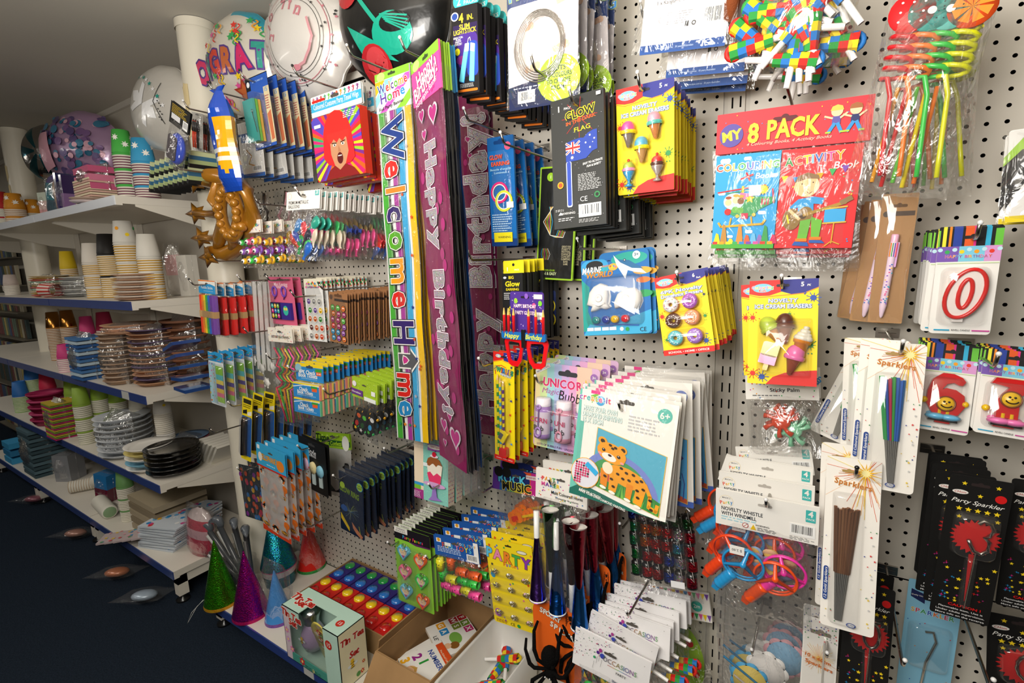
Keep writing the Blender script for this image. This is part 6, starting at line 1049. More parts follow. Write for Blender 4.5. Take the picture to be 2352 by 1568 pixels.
# ---- banners
def wel_banner(name, w, h):
    t = empty(name); hf = .1; hh = hf * h; b = MB('card'); b.slab(-w / 2, -hh, w / 2, 0, -.002, .002, .001, 'f4f0f0'); a = Art(b, w, hh, -.0022); a.p([(0, .2), (.3, .2), (0, .55)], 'f0b020'); a.p([(.3, .2), (.55, .2), (0, .85), (0, .6)], '8ad0f0'); a.p([(.6, .2), (.85, .2), (0, 1), (0, .92)], 'f4f0f0'); a.p([(.88, .2), (1, .2), (1, .35), (.3, 1), (.1, 1)], 'c85ab8'); a.p([(1, .6), (1, .85), (.85, 1), (.6, 1)], '8ac83a'); a.r(0, 0, 1, .19, '8ac83a'); a.slot(.5, .09, .22, '3a4a2a'); a.c(.18, .1, .12, 'b8e07a', .09)
    a.ct('Welcome', .5, .37, .26, ['2a4a9a', 'd82a2a', 'f0902a', '5a3a8a', '5aa82a', 'e8a020', 'd82a2a'], o=WH, ow=.04, sx=.78, b=.02, rot=6); a.ct('Home', .5, .62, .28, ['5a3a9a', '5aa82a', 'd82a5a', '2a8ac8'], o=WH, ow=.04, b=.02, rot=6); a.t('Foil Party Banner', .45, .88, .1, '2a2a2a', fit=.72, rot=6); b.build('header_card', t)
    b = MB('foil'); B = [(0, .03, 'f0f0f0'), (.03, .2, '4aa83a'), (.2, .27, 'c8c8c8'), (.27, .36, 'f0f0ee'), (.36, .5, 'a83a9a'), (.5, .56, 'e8e8e8'), (.56, .74, '3aa8dc'), (.74, .8, 'f0f0f0'), (.8, .97, 'f0c01c'), (.97, 1, 'e8e8e8')]
    n = 16; W = []
    for x0, x1, c in B:
        V = []; 
        for k in range(n + 1):
            z = -hh - (h - hh) * k / n; y = .002 * math.sin(k * 1.1)
            V += [((x0 - .5) * w, y, z), ((x1 - .5) * w, y, z)]
        b.mesh(V, [(2 * k, 2 * k + 1, 2 * k + 3, 2 * k + 2) for k in range(n)], c, 'softfoil' if c not in ('c8c8c8', 'e8e8e8') else 'foil', False)
    a = Art(b, w, h, -.0024, mt='softfoil'); 
    for x in (.03, .2, .36, .5, .56, .74, .8): a.l([(x, hf), (x, 1)], .006, WH)
    L = [('W', '24408a', .16), ('e', 'd82a24', .235), ('l', 'f0862a', .29), ('c', '3a2a6a', .35), ('o', '5aa82a', .42), ('m', 'f0a01c', .5), ('e', 'd82a24', .575), ('H', '3a2a6a', .665), ('⌂', '5a5a5a', .74), ('m', 'd82a24', .81), ('e', '2a8ac8', .875)]
    hy = .0
    for ch, c, v in L:
        v = hf + (v - .1) * 1.03 + .01
        if ch == '⌂': a.p([(.2, v - .02), (.6, v - .02), (.6, v - .035), (.85, v), (.6, v + .035), (.6, v + .025), (.2, v + .025)], WH); a.p([(.22, v - .017), (.58, v - .017), (.58, v - .03), (.81, v), (.58, v + .03), (.58, v + .021), (.22, v + .021)], '5a5a5e'); a.star(.42, v, .13, WH, 3, .7, PI / 2); a.star(.42, v, .1, 'c83a8a', 3, .7, PI / 2)
        else: a.t(ch, .42, v, .8 if ch.islower() else .86, '141414', rot=-90, b=.07, sx=.95); a.k -= 0; a.t(ch, .42, v, .8 if ch.islower() else .86, c, o=WH, ow=.025, rot=-90, b=.025, sx=.95)
    R = random.Random(5)
    for k in range(12): a.star(R.uniform(.55, .9), R.uniform(.14, .98), .05, R.choice(['2a3a8a', 'd85a2a', '5aa83a', 'b8b8c0']))
    for k in range(4): a.star(.15 + .15 * k, .955, .05, ['2a9a6a', 'f0902a'][k % 2])
    b.build('foil_banner', t); bag(w * 1.08, h * .93, -.09 * h, .008, 'cello', 4, name='clear_sleeve', parent=t, nx=3, nz=16, cr=.03); return t
def hb_banner(flip, col='8a1f58'):
    def f(name, w, h):
        t = empty(name); hf = .1 if not flip else .0; hh = hf * h
        if hf:
            b = MB('card'); b.slab(-w / 2, -hh, w / 2, 0, -.002, .002, .001, 'f0509a' if col == '8a1f58' else '9ac83a' if col < '15' else '3a9ad8'); a = Art(b, w, hh, -.0022); a.r(0, 0, 1, .22, '8ac83a'); a.c(.2, .12, .13, 'b8e07a', .07); a.slot(.55, .12, .2, '3a4a2a'); dots(a, 16, 3, y0=.25, r=.03, cols=['f47ab8', 'e83a8a']); a.t('Happy', .5, .4, .28, 'f6f2f4', o='b02a6a', ow=.03, b=.02, fit=.62, rot=14); a.t('Birthday!', .5, .62, .28, 'f6f2f4', o='b02a6a', ow=.03, b=.02, fit=.86, rot=14); a.t('Holographic Banner', .5, .87, .12, 'f8d0e4', fit=.8, rot=14); b.build('header_card', t)
        b = MB('softfoil'); n = 18; V = []
        for k in range(n + 1): z = -hh - (h - hh) * k / n; y = .0025 * math.sin(k * 1.3); V += [(-w / 2, y, z), (w / 2, y, z)]
        b.mesh(V, [(2 * k, 2 * k + 1, 2 * k + 3, 2 * k + 2) for k in range(n)], col, 'softfoil', False)
        a = Art(b, w, h, -.003, mt='softfoil')
        if col == '8a1f58':
            R = random.Random(6)
            for k in range(22): a.c(R.uniform(.1, .9), R.uniform(hf, .97), .07, 'b83a80', .09)
            for x in (.04, .96): a.l([(x, hf), (x, .97)], .012, '6a1440')
            hs = lambda x, y, s, c: a.p([(x + s * .95 * (16 * math.sin(q) ** 3) / 17, y - s * w / h * (13 * math.cos(q) - 5 * math.cos(2 * q) - 2 * math.cos(3 * q) - math.cos(4 * q)) / 17) for q in [2 * PI * k / 22 for k in range(22)]], c)
            for x, y, s in ((.3, .13, .12), (.7, .14, .18), (.35, .175, .1), (.3, .9, .14), (.7, .92, .22), (.55, .87, .1), (.3, .95, .08)): hs(x, y, s, 'd8d0d8'); hs(x, y, s * .78, 'c03a88')
            s = 'Happy Birthday!'; N = len(s); v0, v1 = (.2, .87) if not flip else (.93, .06); x0 = .52
            ws = [glyphs(c, .03)[2] if c != ' ' else .45 for c in s]; tot = sum(ws) + .12 * N; p = 0
            for c, g in zip(s, ws):
                v = v0 + (v1 - v0) * (p + g / 2) / tot; p += g + .12
                if c != ' ': k = abs(v1 - v0) * h / tot / w; a.t(c, x0, v, k, '7a2a5a', o='f0ecf0', ow=.025, rot=-90 if not flip else 90, b=.06, mt='card'); a.t(c, x0, v, k, 'c4bec6', rot=-90 if not flip else 90, b=.045, mt='sparkle')
        else:
            R = random.Random(6); c2 = {'14141a': ['c8a028', 'e8c84a'], '1c4a8a': ['2a7ac0', '5ab0e0']}[col]
            for k in range(30): a.star(R.uniform(.1, .9), R.uniform(.05, .97), .08, R.choice(c2))
        b.build('foil_banner', t); bag(w * 1.1, h * 1.02, -.05 * h, .01, 'cello', 7, name='clear_sleeve', parent=t, nx=3, nz=16, cr=.03); return t
    return f
# ================================================================ WHERE THE GOODS HANG
def put(build, name, cat, tl, tr, bl, dep, n, gap, lab, rest='', group='', jit=(1.2, 2, 1.6), dr=0, db=0, dx=0., dy=0., seed=0):
    M, w, h = frame(tl, tr, bl, dep, dr, db); r = build(name, w, h)
    return hang(r, M, n, gap, lab, rest, group, cat, jit, seed + len(name) + n, dy, dx)
def rest_of(noun, what): return f'{noun}, hanging behind {what}'
# --- right part, top row
put(kangaroo_pack, 'plush_toy_pack', 'toy pack', (1500, -190), (1712, -235), (1480, 122), .25, 1, .03, 'clear bag with white kangaroo toy insert and blue strip, in front at the top')
put(kangaroo_pack, 'plush_toy_pack', 'toy pack', (1560, -110), (1755, -150), (1533, 178), .19, 1, .03, 'white kangaroo toy insert partly hidden, directly behind the front one at the top')
put(kangaroo_pack, 'plush_toy_pack', 'toy pack', (1572, -60), (1755, -95), (1550, 205), .14, 2, .04, 'blue edged kangaroo toy bag showing only its lowest strip behind two others', 'blue edged kangaroo toy bag hanging last on its hook, nearest the pegboard', 'rear kangaroo bags')
put(blower_bag, 'party_blower_bag', 'blower bag', (1762, -130), (2012, -165), (1742, 160), .27, 1, .05, 'clear bag of diamond patterned party blowers at the top edge'); put(blower_bag, 'party_blower_bag', 'blower bag', (1800, -100), (1960, -120), (1790, 195), .1, 1, .05, 'smaller looking bag of diamond patterned blowers behind, nearest the pegboard')
put(fruit_straws, 'straw_bag', 'straw bag', (2062, -75), (2322, -80), (2010, 432), .24, 1, .05, 'large crumpled clear bag of curly straws with paper fruit, at upper right'); put(fruit_straws, 'straw_bag', 'straw bag', (2065, -40), (2270, -50), (2030, 445), .14, 1, .04, 'bag of curly straws hanging behind the front fruit straw bag')
put(flow_pack, 'wire_ring_pack', 'toy pack', (1163, -90), (1330, -140), (1181, 250), .31, 1, .0, 'blue and white pack with silver wire ring and green LOTS OF COLOURS flash')
put(flow_pack, 'wire_ring_pack', 'toy pack', (1200, -60), (1350, -105), (1212, 232), .26, 4, .045, 'green flashed wire ring pack second from the front, its edge showing', 'green flashed wire ring pack farther back in the row behind the front wire ring', 'wire ring packs behind the front one', jit=(2, 3, 2))
put(lightstick_box, 'lightstick_box', 'lightstick box', (1036, 18), (1096, 8), (1053, 215), .34, 13, .024, 'black lightstick box with glowing blue sticks and teal tab, nearest the camera', rest_of('black lightstick box with teal tab', 'the nearest lightstick box'), 'slim lightstick boxes', jit=(.6, 2, 1), dy=-.001)
put(flag_card, 'glow_flag_box', 'glow flag', (1264, 235), (1386, 200), (1272, 528), .33, 13, .0225, 'dark flat box with blue flag on a stick, foremost of the glow flags', rest_of('dark flat glow flag box', 'the foremost glow flag'), 'glow flag boxes', jit=(.5, 2, 1.5), dy=-.0015)
put(ice_card('a'), 'eraser_card', 'erasers', (1415, 207), (1549, 176), (1421, 449), .28, 12, .021, 'yellow card of five small ice cream erasers in cups and cones, foremost in upper row', rest_of('yellow ice cream eraser card with blue corner', 'the upper foremost eraser card'), 'upper row of ice cream eraser cards', jit=(.8, 1.5, 1.2), dx=-.0015)
for k, (a, b, c, dp, l) in enumerate((((1650, 262), (2011, 220), (1638, 585), .22, 'red headed pack with helicopter colouring book and guitar boy activity book, in front'), ((1656, 285), (2005, 245), (1646, 598), .19, 'red headed book pack second behind the helicopter colouring book pack'), ((1662, 300), (1998, 265), (1655, 605), .15, 'red headed book pack third from the front, closest to the pegboard'))):
    put(eight_pack, 'activity_book_pack', 'book pack', a, b, c, dp, 1, .02, l)
put(pen_pack, 'pen_pack', 'pen', (2028, 450), (2113, 438), (1992, 742), .18, 1, .02, 'lilac many-coloured pen on brown card, its clear sleeve in front')
put(pen_pack, 'pen_pack', 'pen', (2002, 462), (2090, 455), (1950, 738), .15, 4, .028, 'brown card pen pack just behind the lilac pen, turned to the left', 'brown pen card farther back behind the lilac pen', 'brown pen cards behind the front pen', jit=(1, 5, 2), dx=-.008)
put(candle_card('0'), 'number_candle_card', 'candle', (2158, 528), (2309, 514), (2116, 766), .22, 9, .017, 'number zero candle with red outline on white striped card', rest_of('white number candle card with striped top', 'the zero candle'), 'zero candle cards', jit=(.5, 2, 1.2))
def bw_card(name, w, h): 
    t = empty(name); b, a = cardbody(w, h, 'e8e6e2', r=.004); a.p([(0, .25), (.5, 0), (1, 0), (1, .22), (.3, .25), (0, .5)], '9ac83a'); a.p([(0, .35), (.3, .22), (1, .2), (1, .45), (.5, .5), (0, .85)], '1a1a1c'); dots(a, 20, 3, .4, .22, .98, .42, .008, ['c8a838']); a.c(.75, .62, .3, '26262a', .32); a.r(0, .93, 1, 1, 'e0c820'); b.build('printed_card', t); bag(w * 1.1, h, 0, .02, 'bag', 3, name='clear_bag', parent=t); return t
put(bw_card, 'decoration_pack', 'decoration pack', (2318, 300), (2430, 285), (2308, 512), .2, 2, .03, 'white, black and green decoration pack cut off by the right edge', 'decoration pack with yellow base behind the one at the right edge', 'packs at the right edge')
# --- right part, middle
put(marine_card, 'craft_kit_card', 'craft kit', (1334, 590), (1490, 566), (1340, 772), .22, 3, .012, 'blue shark craft card with two white plaster sea creatures and paint pots', rest_of('blue craft kit card', 'the shark craft card'), 'blue marine craft cards', jit=(.3, .5, .3), dx=.004)
put(donut_card, 'eraser_card', 'erasers', (1503, 640), (1618, 617), (1525, 818), .28, 13, .019, 'yellow card of six iced doughnut erasers, foremost on its hook', rest_of('yellow doughnut eraser card with blue corner', 'the foremost doughnut card'), 'doughnut eraser cards', jit=(.8, 2, 1.2))
put(ice_card('b'), 'eraser_card', 'erasers', (1722, 647), (1881, 637), (1711, 880), .22, 1, 0, 'yellow card with large chocolate scoop and pink cupcake erasers'); put(ice_card('b'), 'eraser_card', 'erasers', (1702, 655), (1850, 643), (1708, 862), .19, 1, 0, 'yellow ice cream eraser card poking out left behind the chocolate scoop card')
put(sticky_palm, 'party_favor_bag', 'toy bag', (1712, 855), (1878, 840), (1702, 1042), .14, 2, .03, 'clear bag with red and green sticky hands under the ice cream erasers', 'sticky hand bag hanging behind the front sticky hand bag', 'sticky hand bags')
put(sparkler_card('c'), 'sparkler_card', 'sparklers', (2000, 778), (2130, 797), (1969, 1108), .22, 1, 0, 'white card with fifteen bright coloured sparklers, hanging in front')
put(sparkler_card('c'), 'sparkler_card', 'sparklers', (1978, 772), (2092, 788), (1952, 1070), .19, 1, 0, 'coloured sparkler card directly behind the front one, blue label half seen'); put(sparkler_card('c'), 'sparkler_card', 'sparklers', (1940, 770), (2040, 782), (1930, 1030), .15, 1, 0, 'third coloured sparkler card with pink sparklers peeking out'); put(sparkler_card('c'), 'sparkler_card', 'sparklers', (1965, 790), (2060, 835), (1880, 990), .1, 1, 0, 'sparkler card swung far to the left behind the others')
put(candle_card('6'), 'number_candle_card', 'candle', (2122, 783), (2250, 798), (2102, 980), .15, 4, .016, 'red number six candle with yellow smiling face', rest_of('striped candle card', 'the number six candle'), 'six candle cards')
put(candle_card('7'), 'number_candle_card', 'candle', (2262, 798), (2402, 814), (2236, 990), .17, 4, .016, 'red number seven candle with yellow face and pink shoes', rest_of('striped candle card', 'the number seven candle'), 'seven candle cards')
for k, (a, b, c, dp) in enumerate((((1645, 1118), (1883, 1168), (1652, 1380), .27), ((1652, 1080), (1872, 1118), (1655, 1320), .235), ((1668, 1045), (1868, 1075), (1665, 1280), .2), ((1672, 1035), (1850, 1120), (1620, 1240), .165), ((1690, 1030), (1862, 1020), (1700, 1240), .13))):
    put(windmill, 'whistle_pack', 'toy pack', a, b, c, dp, 1, 0, ['windmill whistle bag with 2.00 price sticker, lowest and foremost', 'windmill whistle header second from the front', 'windmill whistle header third from the front', 'windmill whistle header tilted down to the right, fourth back', 'windmill whistle bag rearmost, only its top showing'][k])
put(sparkler_card('g'), 'sparkler_card', 'sparklers', (1902, 1033), (2025, 1073), (1884, 1420), .26, 1, 0, 'white card with twelve brown gold sparklers, in front of the black cards'); put(sparkler_card('g'), 'sparkler_card', 'sparklers', (1888, 1008), (1975, 1030), (1872, 1380), .2, 1, 0, 'gold sparkler card showing its left edge behind the front gold sparklers')
put(party_sparkler('3'), 'sparkler_card', 'sparkler', (2183, 1094), (2332, 1102), (2134, 1408), .26, 1, 0, 'black card with number three wire sparkler on red starburst, facing front'); put(party_sparkler('3'), 'sparkler_card', 'sparkler', (2150, 1082), (2290, 1092), (2120, 1380), .22, 5, .022, 'black sparkler card second from front, left edge visible', 'black sparkler card farther back behind the number three sparkler', 'black cards behind the number three sparkler')
put(party_sparkler('2'), 'sparkler_card', 'sparkler', (2325, 1102), (2470, 1112), (2285, 1390), .22, 1, 0, 'black sparkler card cut off by the right edge, beside the number three')
put(party_sparkler('2'), 'sparkler_card', 'sparkler', (2268, 1408), (2430, 1430), (2225, 1660), .16, 1, 0, 'black sparkler card in shade at the lower right corner'); put(party_sparkler('6'), 'sparkler_card', 'sparkler', (1945, 1330), (2058, 1354), (1922, 1610), .17, 1, 0, 'black card with round wire sparkler half hidden by the gold sparklers')
put(party_sparkler('6'), 'sparkler_card', 'sparkler', (1940, 1298), (2055, 1322), (1915, 1540), .1, 1, 0, 'rearmost black sparkler card beside the light blue one')
put(blue_sparkler, 'sparkler_card', 'sparkler', (2088, 1332), (2215, 1352), (2048, 1660), .08, 1, .01, 'light blue sparkler card with colourful letters against the pegboard')
put(long_sparkler, 'sparkler_card', 'sparklers', (1848, 1408), (1928, 1436), (1832, 1650), .16, 1, .02, 'narrow white card with orange sparkler burst at the bottom'); put(long_sparkler, 'sparkler_card', 'sparklers', (1846, 1385), (1905, 1398), (1840, 1610), .12, 1, .02, 'narrow white sparkler card peeking above the orange burst card')
def clear_pack(name, w, h):
    t = topper_pack(name, w, h); b = MB('clear'); b.box((-w / 2, .012, -.3 * h), (w / 2, .0125, -.27 * h), 'f0f0f0'); b.build('seal_strip', t); return t
put(clear_pack, 'cake_topper_bag', 'topper bag', (1640, 1378), (1838, 1400), (1600, 1700), .14, 3, .03, 'clear bag of blue scalloped paper toppers with striped straws', 'clear topper bag with pale pink pieces hanging behind the blue one', 'cake topper bags')
# --- centre
put(wel_banner, 'foil_banner', 'banner', (862, 176), (940, 143), (914, 1005), .27, 1, 0, 'rainbow striped foil banner reading Welcome Home from top to bottom'); put(wel_banner, 'foil_banner', 'banner', (872, 172), (946, 142), (926, 1000), .255, 8, .014, 'rainbow striped banner second from front, silver edge showing', 'striped banner farther back behind the front rainbow banner', 'rear rainbow banners', jit=(.2, .3, .8))
put(hb_banner(0), 'foil_banner', 'banner', (945, 150), (1008, 90), (1012, 1042), .35, 1, 0, 'long magenta foil banner with pink header, silver letters reading downward', dr=None)
put(hb_banner(0, '14141a'), 'foil_banner', 'banner', (951, 150), (1013, 93), (1018, 1045), .34, 4, .006, 'black foil banner directly behind the long magenta banner', 'black foil banner farther back behind the magenta banner', 'black foil banners', jit=(.2, .3, 1), dr=None); put(hb_banner(0, '1c4a8a'), 'foil_banner', 'banner', (963, 155), (1026, 100), (1030, 1040), .315, 4, .006, 'dark blue foil banner foremost of the blue ones, behind the black', 'dark blue foil banner behind the other blue banner', 'blue foil banners', jit=(.2, .3, 1), dr=None)
put(hb_banner(1), 'foil_banner', 'banner', (1052, 210), (1118, 195), (1090, 990), .13, 2, .015, 'magenta foil banner whose silver letters read upward, nearer the pegboard', 'magenta banner hidden behind the upward reading banner', 'upward reading banners', jit=(.2, .5, .2))
put(glow_pack, 'glow_earring_pack', 'glow pack', (1120, 318), (1180, 309), (1132, 565), .24, 4, .05, 'blue foil pouch with pink and yellow glowing rings, foremost', rest_of('blue foil glow ring pouch', 'the foremost blue pouch'), 'blue glow pouches', jit=(1, 5, 1.5), dx=-.004)
put(black_pack, 'glow_bracelet_pack', 'glow pack', (1243, 385), (1330, 378), (1232, 640), .12, 3, .03, 'black pouch with bright green edge and coloured light strings', rest_of('black green edged pouch', 'the front green edged pouch'), 'green edged pouches', dx=.012)
put(big_glow, 'glow_earring_card', 'glow card', (1156, 600), (1203, 596), (1161, 790), .22, 8, .022, 'black hanging box with yellow tab and yellow rings, foremost', rest_of('yellow tabbed black box', 'the foremost yellow tabbed box'), 'yellow tabbed boxes', jit=(.3, 1, .8))
put(party_glasses, 'party_glasses', 'glasses', (1160, 668), (1262, 672), (1166, 835), .3, 1, 0, 'red candle topped party glasses on purple card')
put(swirlies, 'pencil_card', 'pencils', (1133, 803), (1181, 816), (1138, 1048), .3, 9, .026, 'yellow splattered card of swirl patterned pencils with red sharpener, foremost', rest_of('yellow splattered pencil card', 'the foremost pencil card'), 'swirl pencil cards', jit=(.5, 1.5, .8))
put(unicorn, 'bubble_card', 'bubbles', (1232, 830), (1379, 848), (1223, 1021), .22, 1, 0, 'pastel card of three lilac and pink bubble bottles, in front'); put(unicorn, 'bubble_card', 'bubbles', (1255, 822), (1403, 836), (1240, 1005), .18, 1, 0, 'pastel bubble card second from front, mostly covered'); put(unicorn, 'bubble_card', 'bubbles', (1275, 815), (1422, 828), (1256, 995), .14, 1, 0, 'pastel bubble card at the back, round 3+ badge showing')
put(diamond('j'), 'painting_kit', 'craft kit', (1334, 894), (1562, 928), (1300, 1132), .32, 1, 0, 'white painting kit with orange spotted leopard and rainbow')
for k, (a, b, c, dp) in enumerate((((1345, 888), (1567, 922), (1318, 1125), .3), ((1352, 880), (1565, 908), (1340, 1130), .285), ((1366, 872), (1577, 905), (1350, 1140), .27))): put(diamond('j'), 'painting_kit', 'craft kit', a, b, c, dp, 1, 0, ['leopard painting kit second from the front, pink corner showing', 'leopard painting kit third from the front, tilted', 'leopard painting kit fourth from the front'][k])
put(diamond('o'), 'painting_kit', 'craft kit', (1392, 868), (1590, 880), (1400, 1130), .24, 1, 0, 'painting kit with blue underwater picture, right of the leopard'); put(diamond('o'), 'painting_kit', 'craft kit', (1405, 860), (1608, 876), (1420, 1120), .21, 5, .024, 'underwater painting kit just behind the front underwater kit', 'white painting kit farther back, nearer the pegboard', 'rear painting kits', jit=(1, 4, 5))
put(header_bag('f2eee6', .22, art_maker, fill_horns, 3, .05), 'party_horn_bag', 'party horns', (1233, 1072), (1352, 1098), (1222, 1372), .25, 1, 0, 'clear bag of green, blue, purple and red foil horns'); put(header_bag('f2eee6', .22, art_maker, fill_horns, 3, .04), 'party_horn_bag', 'party horns', (1248, 1055), (1370, 1075), (1262, 1340), .2, 1, 0, 'foil horn bag second from front, header edge above'); put(header_bag('f2eee6', .22, art_maker, fill_horns, 3, .03), 'party_horn_bag', 'party horns', (1262, 1040), (1400, 1060), (1290, 1320), .14, 2, .05, 'foil horn bag third from front with red horns', 'foil horn bag hanging last, nearest the pegboard', 'rear horn bags')
put(header_bag('3a3a8a', .33, art_rock, fill_guitars, 4, .03), 'toy_guitar_bag', 'toy guitars', (1135, 1072), (1240, 1088), (1140, 1220), .18, 2, .04, 'rock music header bag with orange toy guitars', 'toy guitar bag behind the front rock music bag', 'toy guitar bags')
put(poppers, 'party_popper_bag', 'party poppers', (1442, 1160), (1590, 1160), (1438, 1352), .16, 1, 0, 'clear bag of black, red, silver and blue glitter party poppers')
for k, (a, b, c, dp) in enumerate((((1222, 1368), (1328, 1402), (1232, 1540), .27), ((1310, 1340), (1372, 1350), (1312, 1500), .21), ((1350, 1290), (1402, 1300), (1340, 1450), .17), ((1385, 1262), (1438, 1270), (1382, 1380), .08))): put(spider_card, 'toy_spider_card', 'toy spider', a, b, c, dp, 1, 0, ['fuzzy black spider on orange card, largest and foremost', 'orange spider card second back, partly behind the front spider', 'orange spider card third back under the foil horns', 'small looking orange spider card farthest back'][k])
OB = header_bag('f4f2f2', .36, art_occ, fill_blow(8), 6, .03)
for k, (a, b, c, dp) in enumerate((((1324, 1436), (1498, 1521), (1300, 1660), .3), ((1360, 1397), (1513, 1490), (1330, 1600), .27), ((1376, 1386), (1541, 1440), (1365, 1580), .24), ((1382, 1378), (1548, 1425), (1375, 1560), .215), ((1395, 1364), (1560, 1402), (1390, 1530), .19), ((1412, 1344), (1576, 1372), (1405, 1510), .16), ((1425, 1338), (1585, 1362), (1418, 1500), .13))): put(OB, 'party_blowout_bag', 'blowouts', a, b, c, dp, 1, 0, ['white confetti header bag reading blowouts 20, lowest and foremost', 'blowout bag second from front, its header turned at an angle', 'blowout bag header third from front', 'blowout bag header fourth from front', 'blowout bag header fifth from front', 'blowout bag header sixth from front, above the others', 'rearmost blowout bag header, next to the pegboard'][k])
put(banner2m, 'party_banner_pack', 'banner', (1400, 1336), (1626, 1352), (1412, 1570), .05, 1, 0, 'banner pack with triangle bunting header and green paper disc by the pegboard')
put(heart_card, 'heart_keyring_card', 'keyrings', (905, 1206), (987, 1232), (916, 1376), .24, 10, .016, 'green card of six coloured heart keyrings, foremost', rest_of('green heart keyring card', 'the foremost heart card'), 'heart keyring cards', jit=(.5, 1, .8))
put(header_bag('1f58a8', .36, art_toys, fill_toys, 8, .04), 'finger_puppet_bag', 'toy bag', (997, 1226), (1098, 1247), (1010, 1352), .26, 5, .042, 'bag of neon orange, green and pink finger toys under blue header', rest_of('blue header toy bag', 'the neon finger toys'), 'blue header toy bags', jit=(1, 3, 3))
put(ring_card, 'toy_ring_card', 'toy rings', (1114, 1233), (1221, 1256), (1136, 1425), .25, 5, .03, 'yellow card of twelve clear toy rings, foremost', rest_of('yellow ring card', 'the foremost toy ring card'), 'yellow toy ring cards', jit=(.5, 1.5, 1))
put(cupcake_box, 'cupcake_stand_box', 'craft box', (951, 1008), (1029, 1025), (951, 1140), .22, 4, .036, 'turquoise box with picture of a cupcake on a stand, foremost', rest_of('turquoise cupcake box with spotted side', 'the foremost cupcake box'), 'cupcake boxes', jit=(.2, .4, .3))
# --- left part of the pegboard
put(worm_pack, 'glow_ring_pack', 'glow pack', (778, 1078), (834, 1104), (784, 1212), .29, 11, .021, 'dark blue glow ring pack with round green badge, foremost', rest_of('dark blue glow ring pack', 'the foremost dark blue pack'), 'dark blue glow packs', jit=(.6, 2.5, 1.2))
put(notepad_card, 'notepad_card', 'notepads', (684, 997), (746, 1026), (696, 1112), .25, 2, .015, 'black card of pink, cream and blue round notepads', 'black notepad card right behind the front one', 'black notepad cards')
put(confetti, 'confetti_pack', 'confetti', (727, 992), (804, 995), (735, 1132), .12, 1, 0, 'green header pack of black metallic confetti')
put(cello_pack, 'cellophane_bag_pack', 'party bags', (589, 1014), (656, 1044), (606, 1212), .33, 5, .028, 'cellophane bag pack with pirate pictures under blue header, foremost', rest_of('pirate cellophane bag pack', 'the foremost pirate pack'), 'pirate cellophane packs', jit=(.5, 1.5, 1))
put(marker_card, 'marker_card', 'marker pen', (557, 910), (580, 915), (554, 1052), .3, 7, .04, 'yellow and blue card with bronze pen, foremost at the column', rest_of('yellow topped blue pen card', 'the foremost bronze pen card'), 'bronze pen cards', jit=(.5, 2, 1.5))
def dark_bag(name, w, h): t = empty(name); b, a = cardbody(w, h, '26303a', mt='softfoil'); dots(a, 40, 3, r=.07, cols=['c8305a', 'e8b020', '2a7ac0', 'd8501c', '8a3a9a'], y0=.1); b.build('printed_sheet', t); bag(w * 1.1, h, 0, .02, 'bag', 2, nx=4, nz=6, name='clear_bag', parent=t); return t
put(dark_bag, 'party_bag_pack', 'party bags', (548, 1065), (598, 1075), (565, 1185), .3, 3, .03, 'dark bag pack with red and yellow shapes, left of the pirate bags', rest_of('dark patterned bag pack', 'the front dark patterned pack'), 'dark patterned packs')
put(ticket_pack, 'ticket_book_pack', 'ticket books', (679, 832), (742, 838), (684, 945), .3, 15, .0185, 'blue pack of check book tickets with yellow corner, foremost', rest_of('blue ticket book pack', 'the foremost ticket pack'), 'ticket book packs', jit=(.5, 1, .8))
put(header_bag('a8c832', .32, art_skate, fill_skate, 5, .03), 'finger_skateboard_bag', 'toy bag', (810, 862), (869, 884), (815, 1000), .25, 7, .026, 'lime header bag of three finger skateboards, foremost', rest_of('lime header skateboard bag', 'the foremost skateboard bag'), 'skateboard bags', jit=(.5, 1.5, .8))
put(straws_pack, 'drinking_straw_bag', 'straws', (616, 751), (672, 755), (642, 972), .26, 4, .03, 'dotted header bag of twisted neon straws, foremost', rest_of('dotted header straw bag', 'the foremost twisted straws'), 'twisted straw bags')
def garland(name, w, h):
    t = empty(name); 
    for k in range(4): b = MB('matt'); b.slab((-.4 + .2 * k) * w, -.8 * h, (-.24 + .2 * k) * w, 0, .004 * k, .004 * k + .002, .001, 'eceae6'); b.build('paper_strip', t)
    for k, (x, z) in enumerate(((-.5, -.72), (-.1, -.78), (.4, -.74), (.1, -.9))): b = MB('matt'); b.lathe([(.001, 0), (.016, 0), (.016, .0015)], 'f0eeea', 8, ax='y', o=(x * w, -.006, z * h)); [b.box((x * w + .017 * math.cos(q) - .003, -.006, z * h + .017 * math.sin(q) - .003), (x * w + .017 * math.cos(q) + .003, -.004, z * h + .017 * math.sin(q) + .003), 'f0eeea') for q in range(6)]; b.build('paper_snowflake', t)
    bag(w * 1.3, h, 0, .02, 'bag', 2, nx=4, nz=8, name='clear_bag', parent=t); return t
put(garland, 'paper_garland_bag', 'garland', (574, 645), (622, 648), (590, 895), .2, 2, .03, 'white paper strip garland with snowflakes at its foot', 'second white paper garland behind the front garland', 'white garlands')
put(stick_pack(1), 'craft_stick_pack', 'craft sticks', (457, 642), (495, 645), (466, 764), .33, 1, 0, 'pack of rainbow coloured craft sticks under blue and orange header'); put(stick_pack(0), 'craft_stick_pack', 'craft sticks', (486, 648), (515, 650), (496, 768), .29, 4, .032, 'pack of red craft sticks just right of the rainbow ones', 'red craft stick pack farther back', 'rear red craft sticks')
put(crayon_pack, 'birthday_candle_card', 'candles', (477, 806), (511, 813), (486, 925), .33, 5, .035, 'card of striped pastel candles with blue top, foremost at the column', rest_of('striped pastel candle card', 'the foremost pastel candle card'), 'pastel candle cards')
